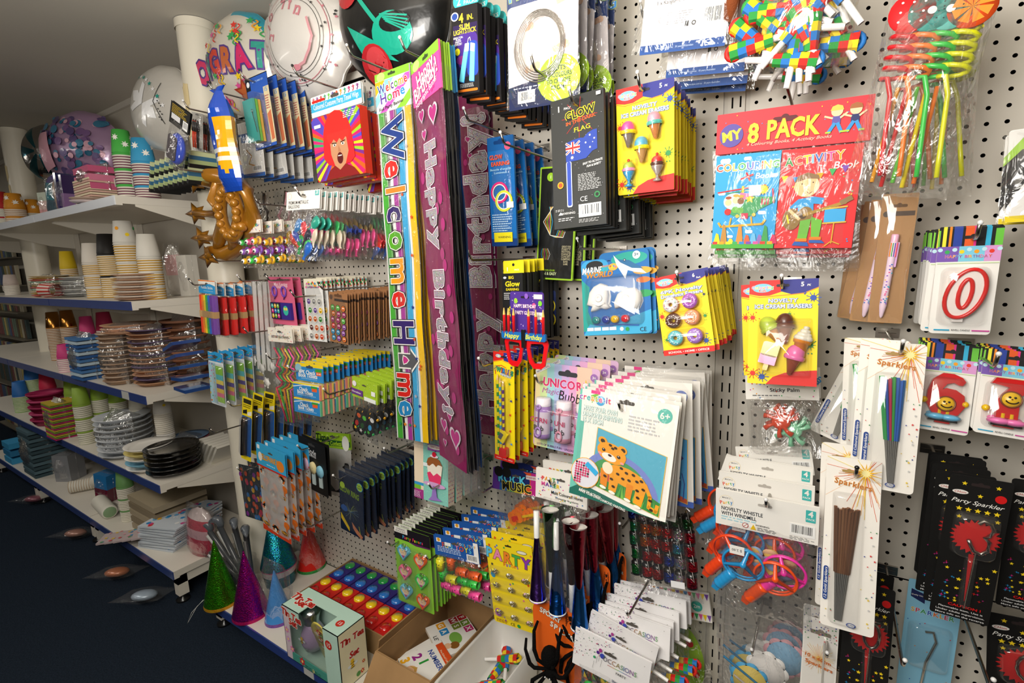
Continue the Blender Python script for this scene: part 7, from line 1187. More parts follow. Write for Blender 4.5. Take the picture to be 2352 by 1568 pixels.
put(keyring_card, 'notebook_keyring_card', 'keyrings', (615, 635), (671, 637), (629, 742), .2, 2, .03, 'pink card of two owl notebooks on purple clips', 'pink notebook card right behind the owl notebooks', 'pink notebook cards')
put(sticker_sheet(0), 'sticker_sheet', 'stickers', (697, 640), (739, 640), (710, 781), .22, 12, .016, 'white sheet of puffy animal stickers, foremost', rest_of('white puffy sticker sheet', 'the foremost animal stickers'), 'white sticker sheets', jit=(.3, 1, .4))
put(sticker_sheet(1), 'sticker_sheet', 'stickers', (755, 669), (798, 675), (758, 783), .26, 24, .0098, 'brown sheet of fruit stickers, foremost', rest_of('brown sticker sheet', 'the foremost fruit stickers'), 'brown sticker sheets', jit=(.2, .8, .4))
put(header_bag('f2ece2', .26, art_favor, fill_eyes, 3, .03), 'eye_ring_bag', 'toy bag', (551, 512), (600, 502), (556, 618), .3, 5, .035, 'bag of neon eyeball rings under dotted white header, foremost', rest_of('eyeball ring bag', 'the foremost eyeball rings'), 'eyeball ring bags', jit=(1, 3, 1.5))
for k in range(5):
    for o in put(header_bag('f2eee8', .27, art_balloons, fill_balloons, 7 + k, .018), 'balloon_bag', 'balloons', (661, 445), (738, 432), (652, 598), .3, 3, .019, 'bag of metallic balloons under wide white header, foremost' if k == 0 else rest_of('metallic balloon bag', 'the foremost balloon bag'), rest_of('metallic balloon bag', 'the foremost balloon bag'), 'metallic balloon bags', jit=(.6, 2.5, 1), seed=k): o.location.y += .057 * k
put(wig_pack, 'tinsel_wig_pack', 'wig', (715, 226), (830, 186), (737, 420), .24, 1, 0, 'red tinsel wig pack with shouting face on rainbow rays, in front'); put(wig_pack, 'tinsel_wig_pack', 'wig', (730, 232), (838, 195), (752, 428), .2, 2, .03, 'red tinsel wig pack just behind the front one, yellow edge showing', 'tinsel wig pack hanging last behind the front wig', 'rear wig packs'); put(wig_pack, 'tinsel_wig_pack', 'wig', (832, 255), (905, 225), (850, 445), .05, 1, 0, 'tinsel wig pack in shade beside the rainbow banner')
put(clip_pack, 'memo_clip_pack', 'clip pack', (563, 184), (612, 164), (590, 345), .26, 8, .031, 'blue clip pack with green blocks in a clear box, foremost', rest_of('blue edged clip pack with clear box', 'the foremost clip pack'), 'blue clip packs', jit=(.6, 2, 1))
put(white_pack, 'cut_out_pack', 'decoration pack', (545, 285), (598, 272), (558, 410), .25, 6, .034, 'white pack with blue bands below the clip packs, foremost', rest_of('white blue banded pack', 'the foremost white pack'), 'white decoration packs', jit=(1, 4, 2))
def toe_pack(c):
    def f(name, w, h): t = empty(name); b = MB('plastic'); b.tube([(-.1 * w, 0, -.5 * h), (-.3 * w, 0, -.75 * h), (-.1 * w, 0, -.97 * h), (.2 * w, 0, -.9 * h), (.3 * w, 0, -.6 * h), (.1 * w, 0, -.45 * h), (.2 * w, 0, -.05 * h)], .005, c); b.build('scissor_handle', t); b = MB('wire'); b.prism([(.0, -.4 * h), (.25 * w, -.35 * h), (.3 * w, -.05 * h), (.1 * w, 0)], -.002, .002, '9a9a9a', 'wire'); b.build('blade', t); bag(w, h, 0, .02, 'bag', 2, nx=4, nz=6, name='clear_bag', parent=t); return t
    return f
put(toe_pack('c88a94'), 'scissor_pack', 'scissors', (628, 440), (672, 435), (632, 515), .15, 2, .04, 'pair of pink handled scissors left of the balloon bags', 'pink handled scissors behind the front pair', 'pink scissors'); put(toe_pack('26262a'), 'scissor_pack', 'scissors', (583, 445), (618, 440), (590, 518), .2, 1, 0, 'pair of black handled scissors beside the pink ones')
put(brush_pack, 'paint_brush_pack', 'brushes', (440, 255), (466, 262), (442, 350), .26, 4, .035, 'pack of red handled brushes with black bristles, foremost', rest_of('red brush pack', 'the foremost brush pack'), 'brush packs')
def glove_pack(name, w, h):
    t = empty(name); header(t, w, .33 * h, '14130f', lambda a: (a.txt(.08, .08, .9, .5, 6, 'c8a828', 3), a.bar(.7, .5, .95, .9, 4), a.r(.1, .5, .55, .75, 'd8d8d8'))); b = MB('plastic'); b.lathe([(.001, -.012), (.3 * w, -.01), (.36 * w, 0), (.3 * w, .01), (.001, .012)], '2a4ac0', 22, ax='y', o=(0, 0, -.66 * h), sy=1.15); b.build('blue_disc', t); b = MB('card'); b.slab(-.24 * w, -.84 * h, .2 * w, -.46 * h, -.015, -.0125, .01, '4a4248'); b.build('inner_label', t); bag(w, .76 * h, -.24 * h, .04, 'bag', 3, name='clear_bag', parent=t, nx=5, nz=7); return t
put(glove_pack, 'party_disc_pack', 'toy pack', (396, 230), (440, 262), (380, 372), .4, 1, 0, 'black and gold header pack with blue disc, nearest the left shelves')
# ---------------------------------------------------------------- hooks whose tips show
for u, v, dp, l, bk in ((1222, 128, .36, 'hook holding the lightstick boxes', 0), (1310, 205, .36, 'hook through the glow flag boxes', 0), (1466, 168, .31, 'hook above the upper ice cream erasers', 0), (1808, 162, .25, 'hook holding the colouring book packs', 0), (2110, 396, .22, 'hook of the lilac pen', 0), (2250, 512, .25, 'hook of the zero candle', 0), (1328, 548, .24, 'bent hook of the shark craft cards', 0), (1556, 625, .31, 'hook of the doughnut erasers', 0), (1796, 633, .25, 'hook of the chocolate scoop erasers', 0),
    (2074, 783, .25, 'hook of the coloured sparklers', 0), (2292, 812, .24, 'hook over the number six candle', 0), (1968, 1072, .29, 'black tipped hook of the gold sparklers', 1), (2078, 1512, .3, 'long empty hook beside the light blue sparkler', 0), (2280, 1556, .3, 'long empty hook at the lower right', 0), (1727, 1488, .2, 'hook of the clear topper bags', 0), (1900, 1495, .22, 'hook over the orange burst card', 0), (1760, 1145, .3, 'hook of the windmill whistles', 0), (1422, 922, .34, 'hook of the painting kits', 0), (1232, 862, .25, 'hook of the bubble cards', 0), (1262, 1098, .28, 'hook of the foil horns', 0), (1103, 1118, .24, 'hook below the pencils, left of the rock music bag', 0), (1102, 822, .34, 'hook through the pencil cards', 0),
    (1077, 577, .27, 'hook of the yellow tabbed boxes', 0), (1068, 250, .33, 'hook of the upward reading banner', 0), (1152, 305, .29, 'hook of the blue glow pouches', 0), (922, 88, .38, 'hook of the long magenta banner', 0), (675, 152, .33, 'black tipped hook of the front tinsel wig', 1), (800, 105, .3, 'hook of the rainbow banner', 0), (553, 162, .3, 'hook of the blue clip packs', 1), (481, 190, .33, 'hook holding the blue and yellow inflatable', 1), (424, 232, .35, 'hook left of the brush packs', 0), (402, 372, .4, 'black tipped hook of the golden crown', 1), (682, 432, .33, 'hook of the metallic balloons', 0), (587, 452, .3, 'hook above the scissors', 0), (538, 500, .33, 'hook of the eyeball rings', 1), (491, 585, .36, 'low black tipped hook of the golden crown', 1),
    (437, 641, .38, 'hook of the rainbow craft sticks', 1), (612, 630, .28, 'hook of the owl notebooks', 1), (548, 632, .28, 'hook of the white paper garland', 0), (735, 650, .27, 'hook of the animal stickers', 1), (670, 667, .3, 'hook of the fruit stickers', 1), (562, 752, .3, 'hook of the twisted straws', 1), (459, 814, .38, 'hook of the pastel candles', 0), (615, 812, .3, 'bare hook above the ticket packs', 0), (664, 840, .33, 'hook of the ticket packs', 0), (746, 892, .3, 'hook of the skateboard bags', 0), (527, 922, .34, 'hook of the bronze pens', 0), (485, 983, .36, 'empty hook by the fourth shelf', 1), (548, 1073, .34, 'hook of the pirate cellophane bags', 0), (686, 1022, .28, 'hook of the black notepad cards', 0), (768, 1090, .32, 'hook of the dark blue glow packs', 0),
    (885, 1028, .27, 'empty hook above the dark blue glow packs', 0), (987, 1110, .27, 'hook through the cupcake boxes', 0), (893, 1243, .28, 'hook of the heart keyrings', 0), (980, 1275, .29, 'hook of the neon finger toys', 0), (1103, 1298, .28, 'hook of the toy ring cards', 0), (700, 1202, .3, 'long black tipped hook under the pirate bags', 1), (1440, 1400, .32, 'hook of the blowout bags', 0), (1425, 1200, .2, 'white tipped hook of the party poppers', 0), (1473, 5, .2, 'bare hook at the very top by the kangaroo bag', 0), (2165, 1045, .1, 'hook of the black sparkler cards', 0)):
    hook(u, v, dp, l, black=bool(bk))
# ================================================================ THINGS STANDING ON THE BASE SHELF
def xu(u, dep, z):   # x of the point at distance dep from the wall and height z that lies above photo column u
    lo, hi = -9., 2.5
    for _ in range(50):
        m = (lo + hi) / 2; d = Vector((m, -dep, z)) - CAMP
        if 1176 + FPX * d.dot(_r3) / d.dot(_f2) < u: lo = m
        else: hi = m
    return lo
def zt(u, v, dep): return at(u, v, dep).z
def cone(u, v, ut, vt, r, col, band, lab, mt='holo', wrap=0, string=0):
    p = atz(u, v, DECK); h = zt(ut, vt, -p.y) - DECK; t = empty('cone_hat'); t.location = p; tag(t, lab, 'party hat')
    b = MB(mt); b.lathe([(r, .012), (.002, h)], col, 40, mt); b.lathe([(r * .97, .012), (.001, h * .97)], 'd8d4cc', 30, 'matt'); b.build('cone_shell', t); b = MB('sparkle'); b.lathe([(r * 1.015, .0), (r * 1.02, .004), (r * .97, .016)], band, 60, 'sparkle'); b.build('fringe', t)
    if string: b = MB('matt'); b.tube([(-r, -.01, .02), (-r - .03, -.05, -.02), (-r - .005, -.1, -.05), (-r + .02, -.09, .0), (-r + .03, -.05, .03)], .0006, 'e8e6e0', n=5); b.build('elastic_string', t)
    if wrap: q = bag(r * 2.5, h * 1.3, h * 1.2, r * 2.0, 'bag', 5, nx=10, nz=12, name='clear_wrap', parent=t)
    return t
cone(510, 1382, 507, 1250, .06, '4aa81c', 'd8a020', 'green holographic cone hat at the left end of the base shelf', string=1)
cone(577, 1408, 572, 1272, .062, 'b81a9a', 'c81a6a', 'magenta holographic cone hat second from the left')
cone(642, 1420, 633, 1312, .048, '4a90d8', '8a5ab0', 'light blue cone hat in a clear bag beside the magenta one', 'gloss', 1)
cone(716, 1300, 714, 1196, .058, 'd0281f', '3a9a4a', 'red cone hat in a clear bag against the pegboard', 'gloss', 1)
t = empty('cone_hat_stack'); p = atz(645, 1335, DECK); t.location = p; tag(t, 'teal holographic hats stacked with silver and magenta rims', 'party hat'); H = zt(640, 1225, -p.y) - DECK
b = MB('holo'); b.lathe([(.055, 0), (.062, .05)], '2a6a7a', 36, 'holo'); b.lathe([(.062, .05), (.066, .075)], 'c8c4cc', 36, 'sparkle'); b.lathe([(.067, .075), (.068, .08)], 'a81a6a', 36, 'gloss'); b.build('lower_hat', t)
b = MB('holo'); b.lathe([(.068, .08), (.02, H + .05), (.001, H + .06)], '1f8aa0', 36, 'holo'); b.build('upper_hat', t)
# tin tea set box
t = empty('toy_tea_set_box'); t.location = (-1.425, -.395, DECK); tag(t, 'pale green Tin Tea Set box with window, in front on the base shelf', 'toy box'); W, D, H = .275, .1, .188
b = MB('card'); G, CR = 'bfe0d0', 'efe6c0'
b.box((0, D - .002, 0), (W, D, H), G); b.box((0, 0, 0), (.03, .002, H), 'd8c8d0'); b.box((.205, 0, 0), (W, .002, H), G); b.box((.03, 0, 0), (.205, .002, .03), '4a9a8a'); b.box((.03, 0, .155), (.085, .002, H), G); b.box((0, 0, 0), (.002, D, H), G); b.box((W - .002, 0, 0), (W, D, H), CR); b.box((0, 0, 0), (W, D, .002), G)
b.box((0, .055, H - .002), (W, D, H), G); b.box((0, 0, H - .002), (.085, .055, H), G); b.box((.205, 0, H - .002), (W, .055, H), G)
def side_art(fn, T, w, h, z0=0): e = MB('card'); e.T = T; a = Art(e, w, h, -.0004, x0=0, z0=z0); fn(a); return e
def merge(b, e):
    n = len(b.v); b.v += e.v; b.f += [tuple(i + n for i in f) for f in e.f]; b.c += e.c; b.m += e.m; b.s += e.s
def flw(a, pts):
    for x, y, r, c in pts: a.star(x, y, r, c, 6, .55); a.c(x, y, r * .3, 'f4e080')
def bee(a, x, y, s): a.c(x, y, s, 'f0c020', s * 1.5); [a.l([(x - s, y + k * s * .5), (x + s, y + k * s * .5)], s * .3, '1a1a1a') for k in (-1, .3, 1.4)]; a.c(x, y - 1.0 * s, s * .9, 'f0c020'); a.c(x - s * 1.6, y, s, 'e8f0f4', s * .6); a.c(x + s * 1.6, y, s, 'e8f0f4', s * .6)
T1 = Matrix.Translation((0, 0, H)); LB = lambda a, x, y, s, r=0: [a.t(q, x + dx, y + dy, s, 'c02a20', o='f4ece0', ow=.05, b=.04, rot=r, sh=.1) for q, dx, dy in (('Tin Tea', 0, 0), ('Set', .02, s * 1.0))]
merge(b, side_art(lambda a: (LB(a, .17, .12, .12, -3), flw(a, ((.05, .45, .05, 'e08ab8'), (.06, .62, .05, 'd8a0d0'), (.12, .78, .05, 'e07ab0'), (.3, .9, .06, 'd02a3a'), (.5, .95, .03, 'e8e0a0'))), a.c(.83, .25, .055, 'c83020'), a.t('15', .83, .25, .07, WH), a.txt(.35, .93, .65, .98, 2, '1a5a4a')), Matrix.Translation((0, 0, H)), W, H))
merge(b, side_art(lambda a: (LB(a, .5, .2, .28, -4), bee(a, .42, .66, .07), a.c(.6, .9, .08, '5a9a4a'), flw(a, ((.75, .9, .09, 'd03a2a'), (.82, .75, .07, 'c8402a')))), Matrix.Translation((W, 0, H)) @ Matrix.Rotation(PI / 2, 4, 'Z'), D, H))
merge(b, side_art(lambda a: (LB(a, .17, .5, .13, 0), a.c(.86, .6, .05, 'c83020'), a.t('15', .86, .6, .06, WH)), Matrix.Translation((0, D, H)) @ Matrix.Rotation(-PI / 2, 4, 'X'), W, D)); b.build('printed_box', t)
e = MB('foil'); o = (.075, .05, 0); e.lathe([(.001, .035), (.03, .035), (.038, .06), (.036, .09), (.022, .12)], 'b8a0c8', 24, 'gloss', o=o); e.lathe([(.022, .12), (.024, .135), (.03, .16), (.02, .17), (.001, .172)], 'c8ccd0', 24, 'foil', o=o); a = Art(e, .05, .05, .05 - .039, x0=.05, z0=.105, mt='card'); bee(a, .45, .5, .14); e.build('toy_teapot', t)
for k in range(4): e = MB('gloss'); e.T = Matrix.Translation((.145 + .004 * k, .03 + .006 * k, .125 - .028 * k)) @ Matrix.Rotation(.15, 4, 'X'); e.lathe([(.001, -.001), (.028, -.001), (.038, -.004), (.04, 0), (.028, .003)], 'd8c858', 26, 'gloss', ax='y'); a = Art(e, .05, .05, -.0045, x0=-.025, z0=.025, mt='card'); flw(a, ((.5, .4, .3, 'd02a2a'), (.3, .6, .2, 'e8e0e8'), (.7, .62, .2, '4a9a4a'))); e.T = None; e.build('toy_plate', t)
e = MB('clear'); e.box((.03, .0005, .03), (.205, .0012, .155), 'ffffff'); e.face([(.03, .001, .155), (.085, .001, .155), (.085, .001, H), (.205, .001, H), (.205, .001, .155)], 'ffffff'); e.build('window', t)
# play dough tray
t = empty('cardboard_tray'); t.location = (-1.34, -.125, DECK); tag(t, 'brown cardboard tray holding the play dough packs', 'box'); CB = 'a8845a'
def carton(t, W, D, H, th=.004, rag=.0):
    b = MB('cardboard'); b.box((-W / 2, -D / 2, 0), (W / 2, D / 2, th), CB)
    for a0, a1 in (((-W / 2, -D / 2), (W / 2, -D / 2 + th)), ((-W / 2, D / 2 - th), (W / 2, D / 2)), ((-W / 2, -D / 2 + th), (-W / 2 + th, D / 2 - th)), ((W / 2 - th, -D / 2 + th), (W / 2, D / 2 - th))): b.box((*a0, th), (*a1, H), CB)
    b.build('carton_body', t)
carton(t, .455, .24, .085)
for i in range(7):
    for k in range(2):
        q = empty('play_dough_pack'); x = -1.528 + .0625 * i; y = -.187 + .113 * k; q.location = (x, y, DECK + .012); c = ['c8201c', '33287a'][k]
        tag(q, f'{["red", "purple"][k]} play dough pack, {["leftmost in the tray", "second from left in the tray", "third from left in the tray", "middle one in the tray", "third from right in the tray", "second from right in the tray", "rightmost in the tray"][i]}', 'play dough', 'play dough packs in the tray')
        b = MB('card'); b.box((-.028, -.054, 0), (.028, .054, .074), c); a = Art(b, .108, .074, 0, x0=0); b.box((.0281, -.052, .005), (.0285, .052, .07), '1a1a2a' if i < 2 else c)
        b.T = Matrix.Translation((.0286, -.05, .07)) @ Matrix.Rotation(PI / 2, 4, 'Z'); a = Art(b, .1, .06, -.0002, x0=0); a.t('PLAY DOUGH', .5, .4, .13, 'e8d020', b=.03, fit=.8); b.T = None; b.build('printed_box', q)
        for j, cc in enumerate([['c8201c', 'f0cc18'], ['2a78d0', '2aa04a']][k]):
            yy = -.027 + .054 * j; e = MB('gloss'); e.lathe([(.019, 0), (.018, .006), (.001, .009)], cc, 20, o=(-.004, yy, .074)); e.lathe([(.019, 0), (.018, .004), (.001, .006)], cc, 20, o=(.028, yy, .05), ax='x'); e.build('dough_window', q)
t = empty('cardboard_box'); t.location = (-.96, -.17, DECK); tag(t, 'open brown cardboard box with learning books inside', 'box'); carton(t, .215, .32, .13)
b = MB('cardboard'); b.T = Matrix.Translation((0, -.16, .13)) @ Matrix.Rotation(.9, 4, 'X'); b.box((-.107, -.09, -.002), (.107, 0, .002), CB); b.T = None; b.build('front_flap', t)
b = MB('cardboard'); b.T = Matrix.Translation((-.107, 0, .13)) @ Matrix.Rotation(.25, 4, 'Y'); b.box((-.004, -.15, -.002), (.0, .15, .03), CB); b.T = None; b.build('side_flap', t)
def book(x, y, z, rz, lab, art, w=.13, d=.12, th=.012, nm='learning_book', cat='book'):
    t = tag(empty(nm), lab, cat); t.location = (x, y, z); t.rotation_euler = (.0, 0, rz); b = MB('card'); b.box((-w / 2, -d / 2, 0), (w / 2, d / 2, th), 'e8e0d0'); b.T = Matrix.Translation((-w / 2, d / 2, th + .0002)) @ Matrix.Rotation(-PI / 2, 4, 'X'); a = Art(b, w, d, 0, x0=0); art(a); b.T = None; b.build('cover', t)
def art_num(a): a.r(0, 0, 1, 1, 'f2f0ea'); a.p([(.1, 0), (1, 0), (1, .2), (.1, .16)], 'e0501c'); a.t('NUMBERS', .55, .32, .17, '2a4a9a', b=.03, fit=.75); a.t('Pre-School Learning', .6, .12, .07, 'f0e0c0'); a.t('2', .2, .62, .3, '9a2a8a', b=.05); a.t('1', .42, .55, .3, '2a9a3a', b=.05); a.t('3', .15, .88, .3, 'f0b020', b=.05); a.c(.5, .88, .15, 'e8b890'); a.p([(.35, .85), (.5, .72), (.66, .85), (.5, .8)], 'c89a4a')
def art_let(a):
    a.r(0, 0, 1, 1, 'f2f0ea')
    for x, y, l, c in ((.1, .12, 'F', 'b81f2a'), (.3, .12, 'R', '6a8a2a'), (.5, .12, 'X', 'b81f6a'), (.1, .34, 'W', 'a81f2a'), (.3, .34, 'S', '7a8a2a'), (.12, .66, 'G', 'e8a020'), (.33, .66, 'A', '2a8ac8')): a.r(x - .09, y - .1, x + .09, y + .1, c); a.t(l, x, y, .15, WH, b=.03)
    a.c(.62, .5, .18, '7ab04a', .13); a.c(.8, .6, .1, '8a5a20'); a.c(.75, .75, .08, 'e8b890'); a.t('LETTERS', .6, .9, .12, '1a1a1a', fit=.5)
book(-.965, -.1, DECK + .05, -.5, 'letter learning book with coloured alphabet squares, in the open box', art_let, .15, .14); book(-.955, -.235, DECK + .055, -.45, 'number learning book with big coloured digits, in the open box', art_num, .13, .14); book(-.99, -.2, DECK + .03, -.3, 'learning book lying under the number book', art_num, .13, .16); book(-.955, -.12, DECK + .012, -.35, 'bottom learning book beneath the letter book', art_let, .15, .16)
# white bin with party blowers
t = empty('white_bin'); t.location = (-.755, -.19, DECK); tag(t, 'white plastic bin holding loose party blowers', 'bin')
b = MB('plastic'); A = [rr(-w_, -d_, w_, d_, .035, 6) for w_, d_ in ((.075, .15), (.078, .153), (.085, .165), (.08, .158), (.078, .155), (.07, .145))]; Zs = (0, .004, .135, .135, .13, .01); n = len(A[0]); V = [(q[0], q[1], z) for P, z in zip(A, Zs) for q in P]
b.mesh(V, [(k * n + i, k * n + (i + 1) % n, (k + 1) * n + (i + 1) % n, (k + 1) * n + i) for k in range(5) for i in range(n)] + [tuple(range(5 * n, 6 * n)), tuple(range(n))], 'e8e6e0'); b.build('bin_shell', t)
R = random.Random(4)
for i in range(16):
    t = empty('party_blower'); tag(t, 'harlequin party blower lying loose in the white bin', 'party blower', 'loose blowers in the bin'); t.location = (-.755 + R.uniform(-.035, .035), -.2 + R.uniform(-.1, .1), DECK + .03 + .006 * (i % 6)); e = MB('card'); blowout(e, R, 0, 0, 0, 0, 1.5); e.build('paper_roll', t); t.rotation_euler = (R.uniform(1.3, 1.7), 0, R.uniform(0, 6.28))
# shark grabbers in a glass jar
t = empty('glass_jar'); t.location = (-1.97, -.33, .0); p = atz(487, 1345, DECK); t.location = (-1.895, -.26, DECK); tag(t, 'clear glass jar behind the green cone hat, holding shark toys', 'jar')
b = MB('clear'); b.lathe([(.001, .002), (.045, .002), (.05, .02), (.05, .09), (.04, .11), (.042, .125)], 'ffffff', 24); b.build('jar_wall', t)
for i, (u, v) in enumerate(((452, 1225), (478, 1203), (502, 1192), (537, 1195), (563, 1212))):
    q = at(u, v, .26); t = empty('shark_toy'); t.location = q; tag(t, 'grey shark head toy on a stick, ' + ['leftmost in the jar', 'second from left in the jar', 'middle one in the jar', 'second from right in the jar', 'rightmost in the jar'][i], 'shark toy', 'shark toys in the jar')
    b = MB('matt'); s = -1 if i < 3 else 1; b.tube([(s * .042, -.02, -.016), (s * .03, -.014, -.008), (s * .012, -.006, 0), (0, 0, -.002), (-s * .006, .003, -.02), (-s * .002, .002, -.04)], [.003, .01, .015, .017, .014, .011], '5a6068', 'plastic', 10); b.tube([(s * .012, -.015, .002), (s * .016, -.02, .003)], .003, '16181a', 'plastic'); b.build('shark_head', t)
    g = Vector((-1.895 + .016 * (i - 2), -.26, DECK + .01)) - q; b = MB('plastic'); b.tube([Vector((0, 0, -.03)), Vector((0, 0, -.03)).lerp(g, .5), g], .011, '4a4c50', n=10); b.build('stick', t); b = MB('plastic'); b.tube([Vector((0, -.006, -.05)), Vector((0, -.006, -.05)).lerp(g, .45)], .0085, 'e4e4e0', n=8); b.build('white_belly', t)
# ================================================================ FOIL BALLOONS AND INFLATABLES
def balloon(u, v, dep, R_, yaw, pitch, lab, colf, text=(), scal=0, dp=.42, mt='softfoil', deco=None):
    t = empty('foil_balloon'); t.location = at(u, v, dep); t.rotation_euler = (math.radians(pitch), 0, math.radians(yaw)); tag(t, lab, 'balloon'); b = MB(mt); n, m = 60, 12; D = R_ * dp
    def prof(r, q): return D * (max(0, 1 - r ** 2.2) ** .62) + .012 * R_ * math.sin(q * 24) * max(0, r - .6) * 6 * (1 - r)
    def rad(r, q): return R_ * r * (1 + (scal * abs(math.sin(q * 7)) if r > .8 else 0) - (.02 * math.sin(q * 24) ** 2 if r > .9 else 0))
    for sd in (-1, 1):
        V = [(0, sd * D, 0)]; 
        for k in range(1, m + 1):
            for i in range(n): q = 2 * PI * i / n; r = math.sin(PI / 2 * k / m); V.append((rad(r, q) * math.sin(q), sd * prof(r, q), rad(r, q) * math.cos(q)))
        for i in range(n): b.mesh([V[0], V[1 + i], V[1 + (i + 1) % n]], [(0, 2, 1)], colf(0, 0, sd), mt)
        for k in range(m - 1):
            for i in range(n):
                q = (i + .5) / n * 2 * PI; r = math.sin(PI / 2 * (k + 1.5) / m); b.mesh([V[1 + k * n + i], V[1 + k * n + (i + 1) % n], V[1 + (k + 1) * n + (i + 1) % n], V[1 + (k + 1) * n + i]], [(0, 1, 2, 3)], colf(r, q, sd), mt)
    dome = lambda x, z, e: -prof(min(1, math.hypot(x, z) / R_), math.atan2(x, z)) - e
    def flat(fn):
        e = MB(mt); a = Art(e, 2 * R_, 2 * R_, 0, x0=-R_, z0=R_); fn(a)
        g = MB(mt); st = []
        for f, c in zip(e.f, e.c):
            P = [e.v[i] for i in f]; st += [(P[0], P[i], P[i + 1], c) for i in range(1, len(P) - 1)]
        while st:
            A, B, C, c = st.pop(); L = [(A - B).length, (B - C).length, (C - A).length]; m = max(L)
            if m < R_ / 7: g.face([(p.x, dome(p.x, p.z, .0012 - p.y * 6), p.z) for p in (A, B, C)], c); continue
            k = L.index(m); A, B, C = [(A, B, C), (B, C, A), (C, A, B)][k]; M = (A + B) / 2; st += [(A, M, C, c), (M, B, C, c)]
        merge(b, g)
    if deco: flat(deco)
    b.build('foil_skin', t)
    # weld the grid so the foil is smooth
    me = t.children[0].data; import bmesh as _bm; q = _bm.new(); q.from_mesh(me); _bm.ops.remove_doubles(q, verts=q.verts, dist=.00002); q.to_mesh(me); q.free()
    e = MB(mt); e.prism([(-.012, -R_ * .97), (.012, -R_ * .97), (.02, -R_ - .04), (-.02, -R_ - .04)], -.001, .001, colf(.95, 3, -1), mt); e.build('filling_tab', t); return t
def d_con(a):
    a.ct('CONGRATS', .33, .48, .3, ['e07a3a', 'd83a6a', '3a9a7a', 'd84a3a', 'c86a3a', 'd82a6a', '2a9a8a', 'c82a3a'], o='5a3a8a', ow=.06, b=.05, sx=.75, wob=6); R = random.Random(4)
    for k in range(26):
        x, y = R.uniform(.1, .9), R.choice((R.uniform(.1, .32), R.uniform(.6, .9))); 
        if math.hypot(x - .5, y - .5) < .46: a.star(x, y, .04, R.choice(MIX)); a.l([(x + .05 + .02 * math.sin(q), y + .012 * q) for q in range(8)], .012, R.choice(MIX))
    a.star(.62, .8, .13, 'a8402a'); a.star(.62, .8, .09, 'c86a3a')
balloon(567, 152, .13, .165, 14, 6, 'round multicoloured congratulations foil balloon with turquoise rim', lambda r, q, s: '2aa0b8' if s > 0 or (r > .88 and 0 < q < 3.2) else 'd8d2c4', deco=d_con)
def d_mz(a):
    R = random.Random(3); 
    for i, ch in enumerate('בוט'): q = 2.4 + .27 * i; a.t(ch, .5 + .3 * math.cos(PI + .2 - .5 * i + .3), .5 - .3 * math.sin(PI - .15 - .33 * i), .11, 'd88a94', b=.03, rot=60 - 20 * i)
    for i, ch in enumerate('לזמ'): a.t(ch, .42 + .09 * i, .22 + .035 * i * i * .6, .12, 'd88a94', b=.03, rot=-10 * i)
    for r, c, w in ((.3, '3a3a3a', .004), (.38, 'c8808a', .006), (.4, '3a3a3a', .003), (.33, '3a3a3a', .003)): a.l([(.5 + r * math.cos(q * .15), .5 + r * math.sin(q * .15)) for q in range(43)], w, c)
    for k in range(46): q = R.uniform(0, 6.28); r = R.uniform(.32, .47); a.star(.5 + r * math.cos(q), .5 + r * math.sin(q), .014, R.choice(['3a3a3a', '3a3a3a', 'e08a98']), 5, .5)
    a.l([(.72, .4), (.75, .55), (.7, .65), (.62, .74), (.55, .76)], .022, 'e0a0a8'); a.c(.52, .77, .05, 'e0909c', .025)
balloon(708, 98, .11, .165, 10, 4, 'white scalloped foil balloon with pink Hebrew lettering and ribbon', lambda r, q, s: 'e6e2dc', scal=.07, deco=d_mz)
def d_rose(a):
    a.p([(.1, .3), (.55, .2), (.6, .27), (.3, .4)], '1fc0a0'); a.l([(.2, .2), (.5, .6), (.62, .75)], .03, '1fb89a'); a.p([(.2, .55), (.45, .7), (.6, .85), (.3, .75)], '1fb89a'); a.c(.6, .68, .16, '1fb89a', .13); a.c(.64, .62, .12, '1a1a1a', .06); [a.l([(.54 + .01 * k, .56 + .012 * k), (.74, .6 + .025 * k)], .01, '1fb89a') for k in range(5)]
    for x, y, r in ((.25, .3, .15), (.4, .85, .14), (.55, .12, .12)): a.c(x, y, r, 'c8282f'); a.c(x + .02, y - .02, r * .7, 'e04a50'); a.l([(x - r * .6, y), (x, y + r * .3), (x + r * .6, y - r * .1)], .008, '5a0a10')
balloon(905, 35, .1, .19, 6, 6, 'black foil balloon with red roses and turquoise ribbon at the top edge', lambda r, q, s: '101010', deco=d_rose)
def d_sil(a):
    for q in range(8): x, y = .42 + .16 * math.cos(q * .785), .5 + .16 * math.sin(q * .785); a.p([(.42, .5), (x - .05, y + .05), (.42 + .26 * math.cos(q * .785), .5 + .26 * math.sin(q * .785)), (x + .05, y - .05)], 'f0f0f0')
    [a.star(.3 + .06 * k, .16 + .02 * k * k * .4, .03, ['1f9a8a', 'f4f4f4'][k % 2]) for k in range(8)]; a.l([(.7, .3), (.6, .5), (.7, .75)], .008, '2a2a2a'); [a.c(.66 + .02 * (k % 3), .5 + .03 * k, .008, '2a2a2a') for k in range(8)]
balloon(378, 250, .22, .155, 16, -4, 'silver foil balloon with white daisy, left of the round column', lambda r, q, s: 'c8c4bc', deco=d_sil)
def d_pur(a): R = random.Random(8); [a.c(R.uniform(.12, .88), R.uniform(.12, .88), R.uniform(.02, .05), R.choice(['3a7a9a', '5a4a7a', '2a6a8a', 'd8a8b8', '7a5a8a'])) for k in range(110)]; a.p([(.1, .3), (.3, .3), (.35, .7), (.15, .75)], 'd8a0b0')
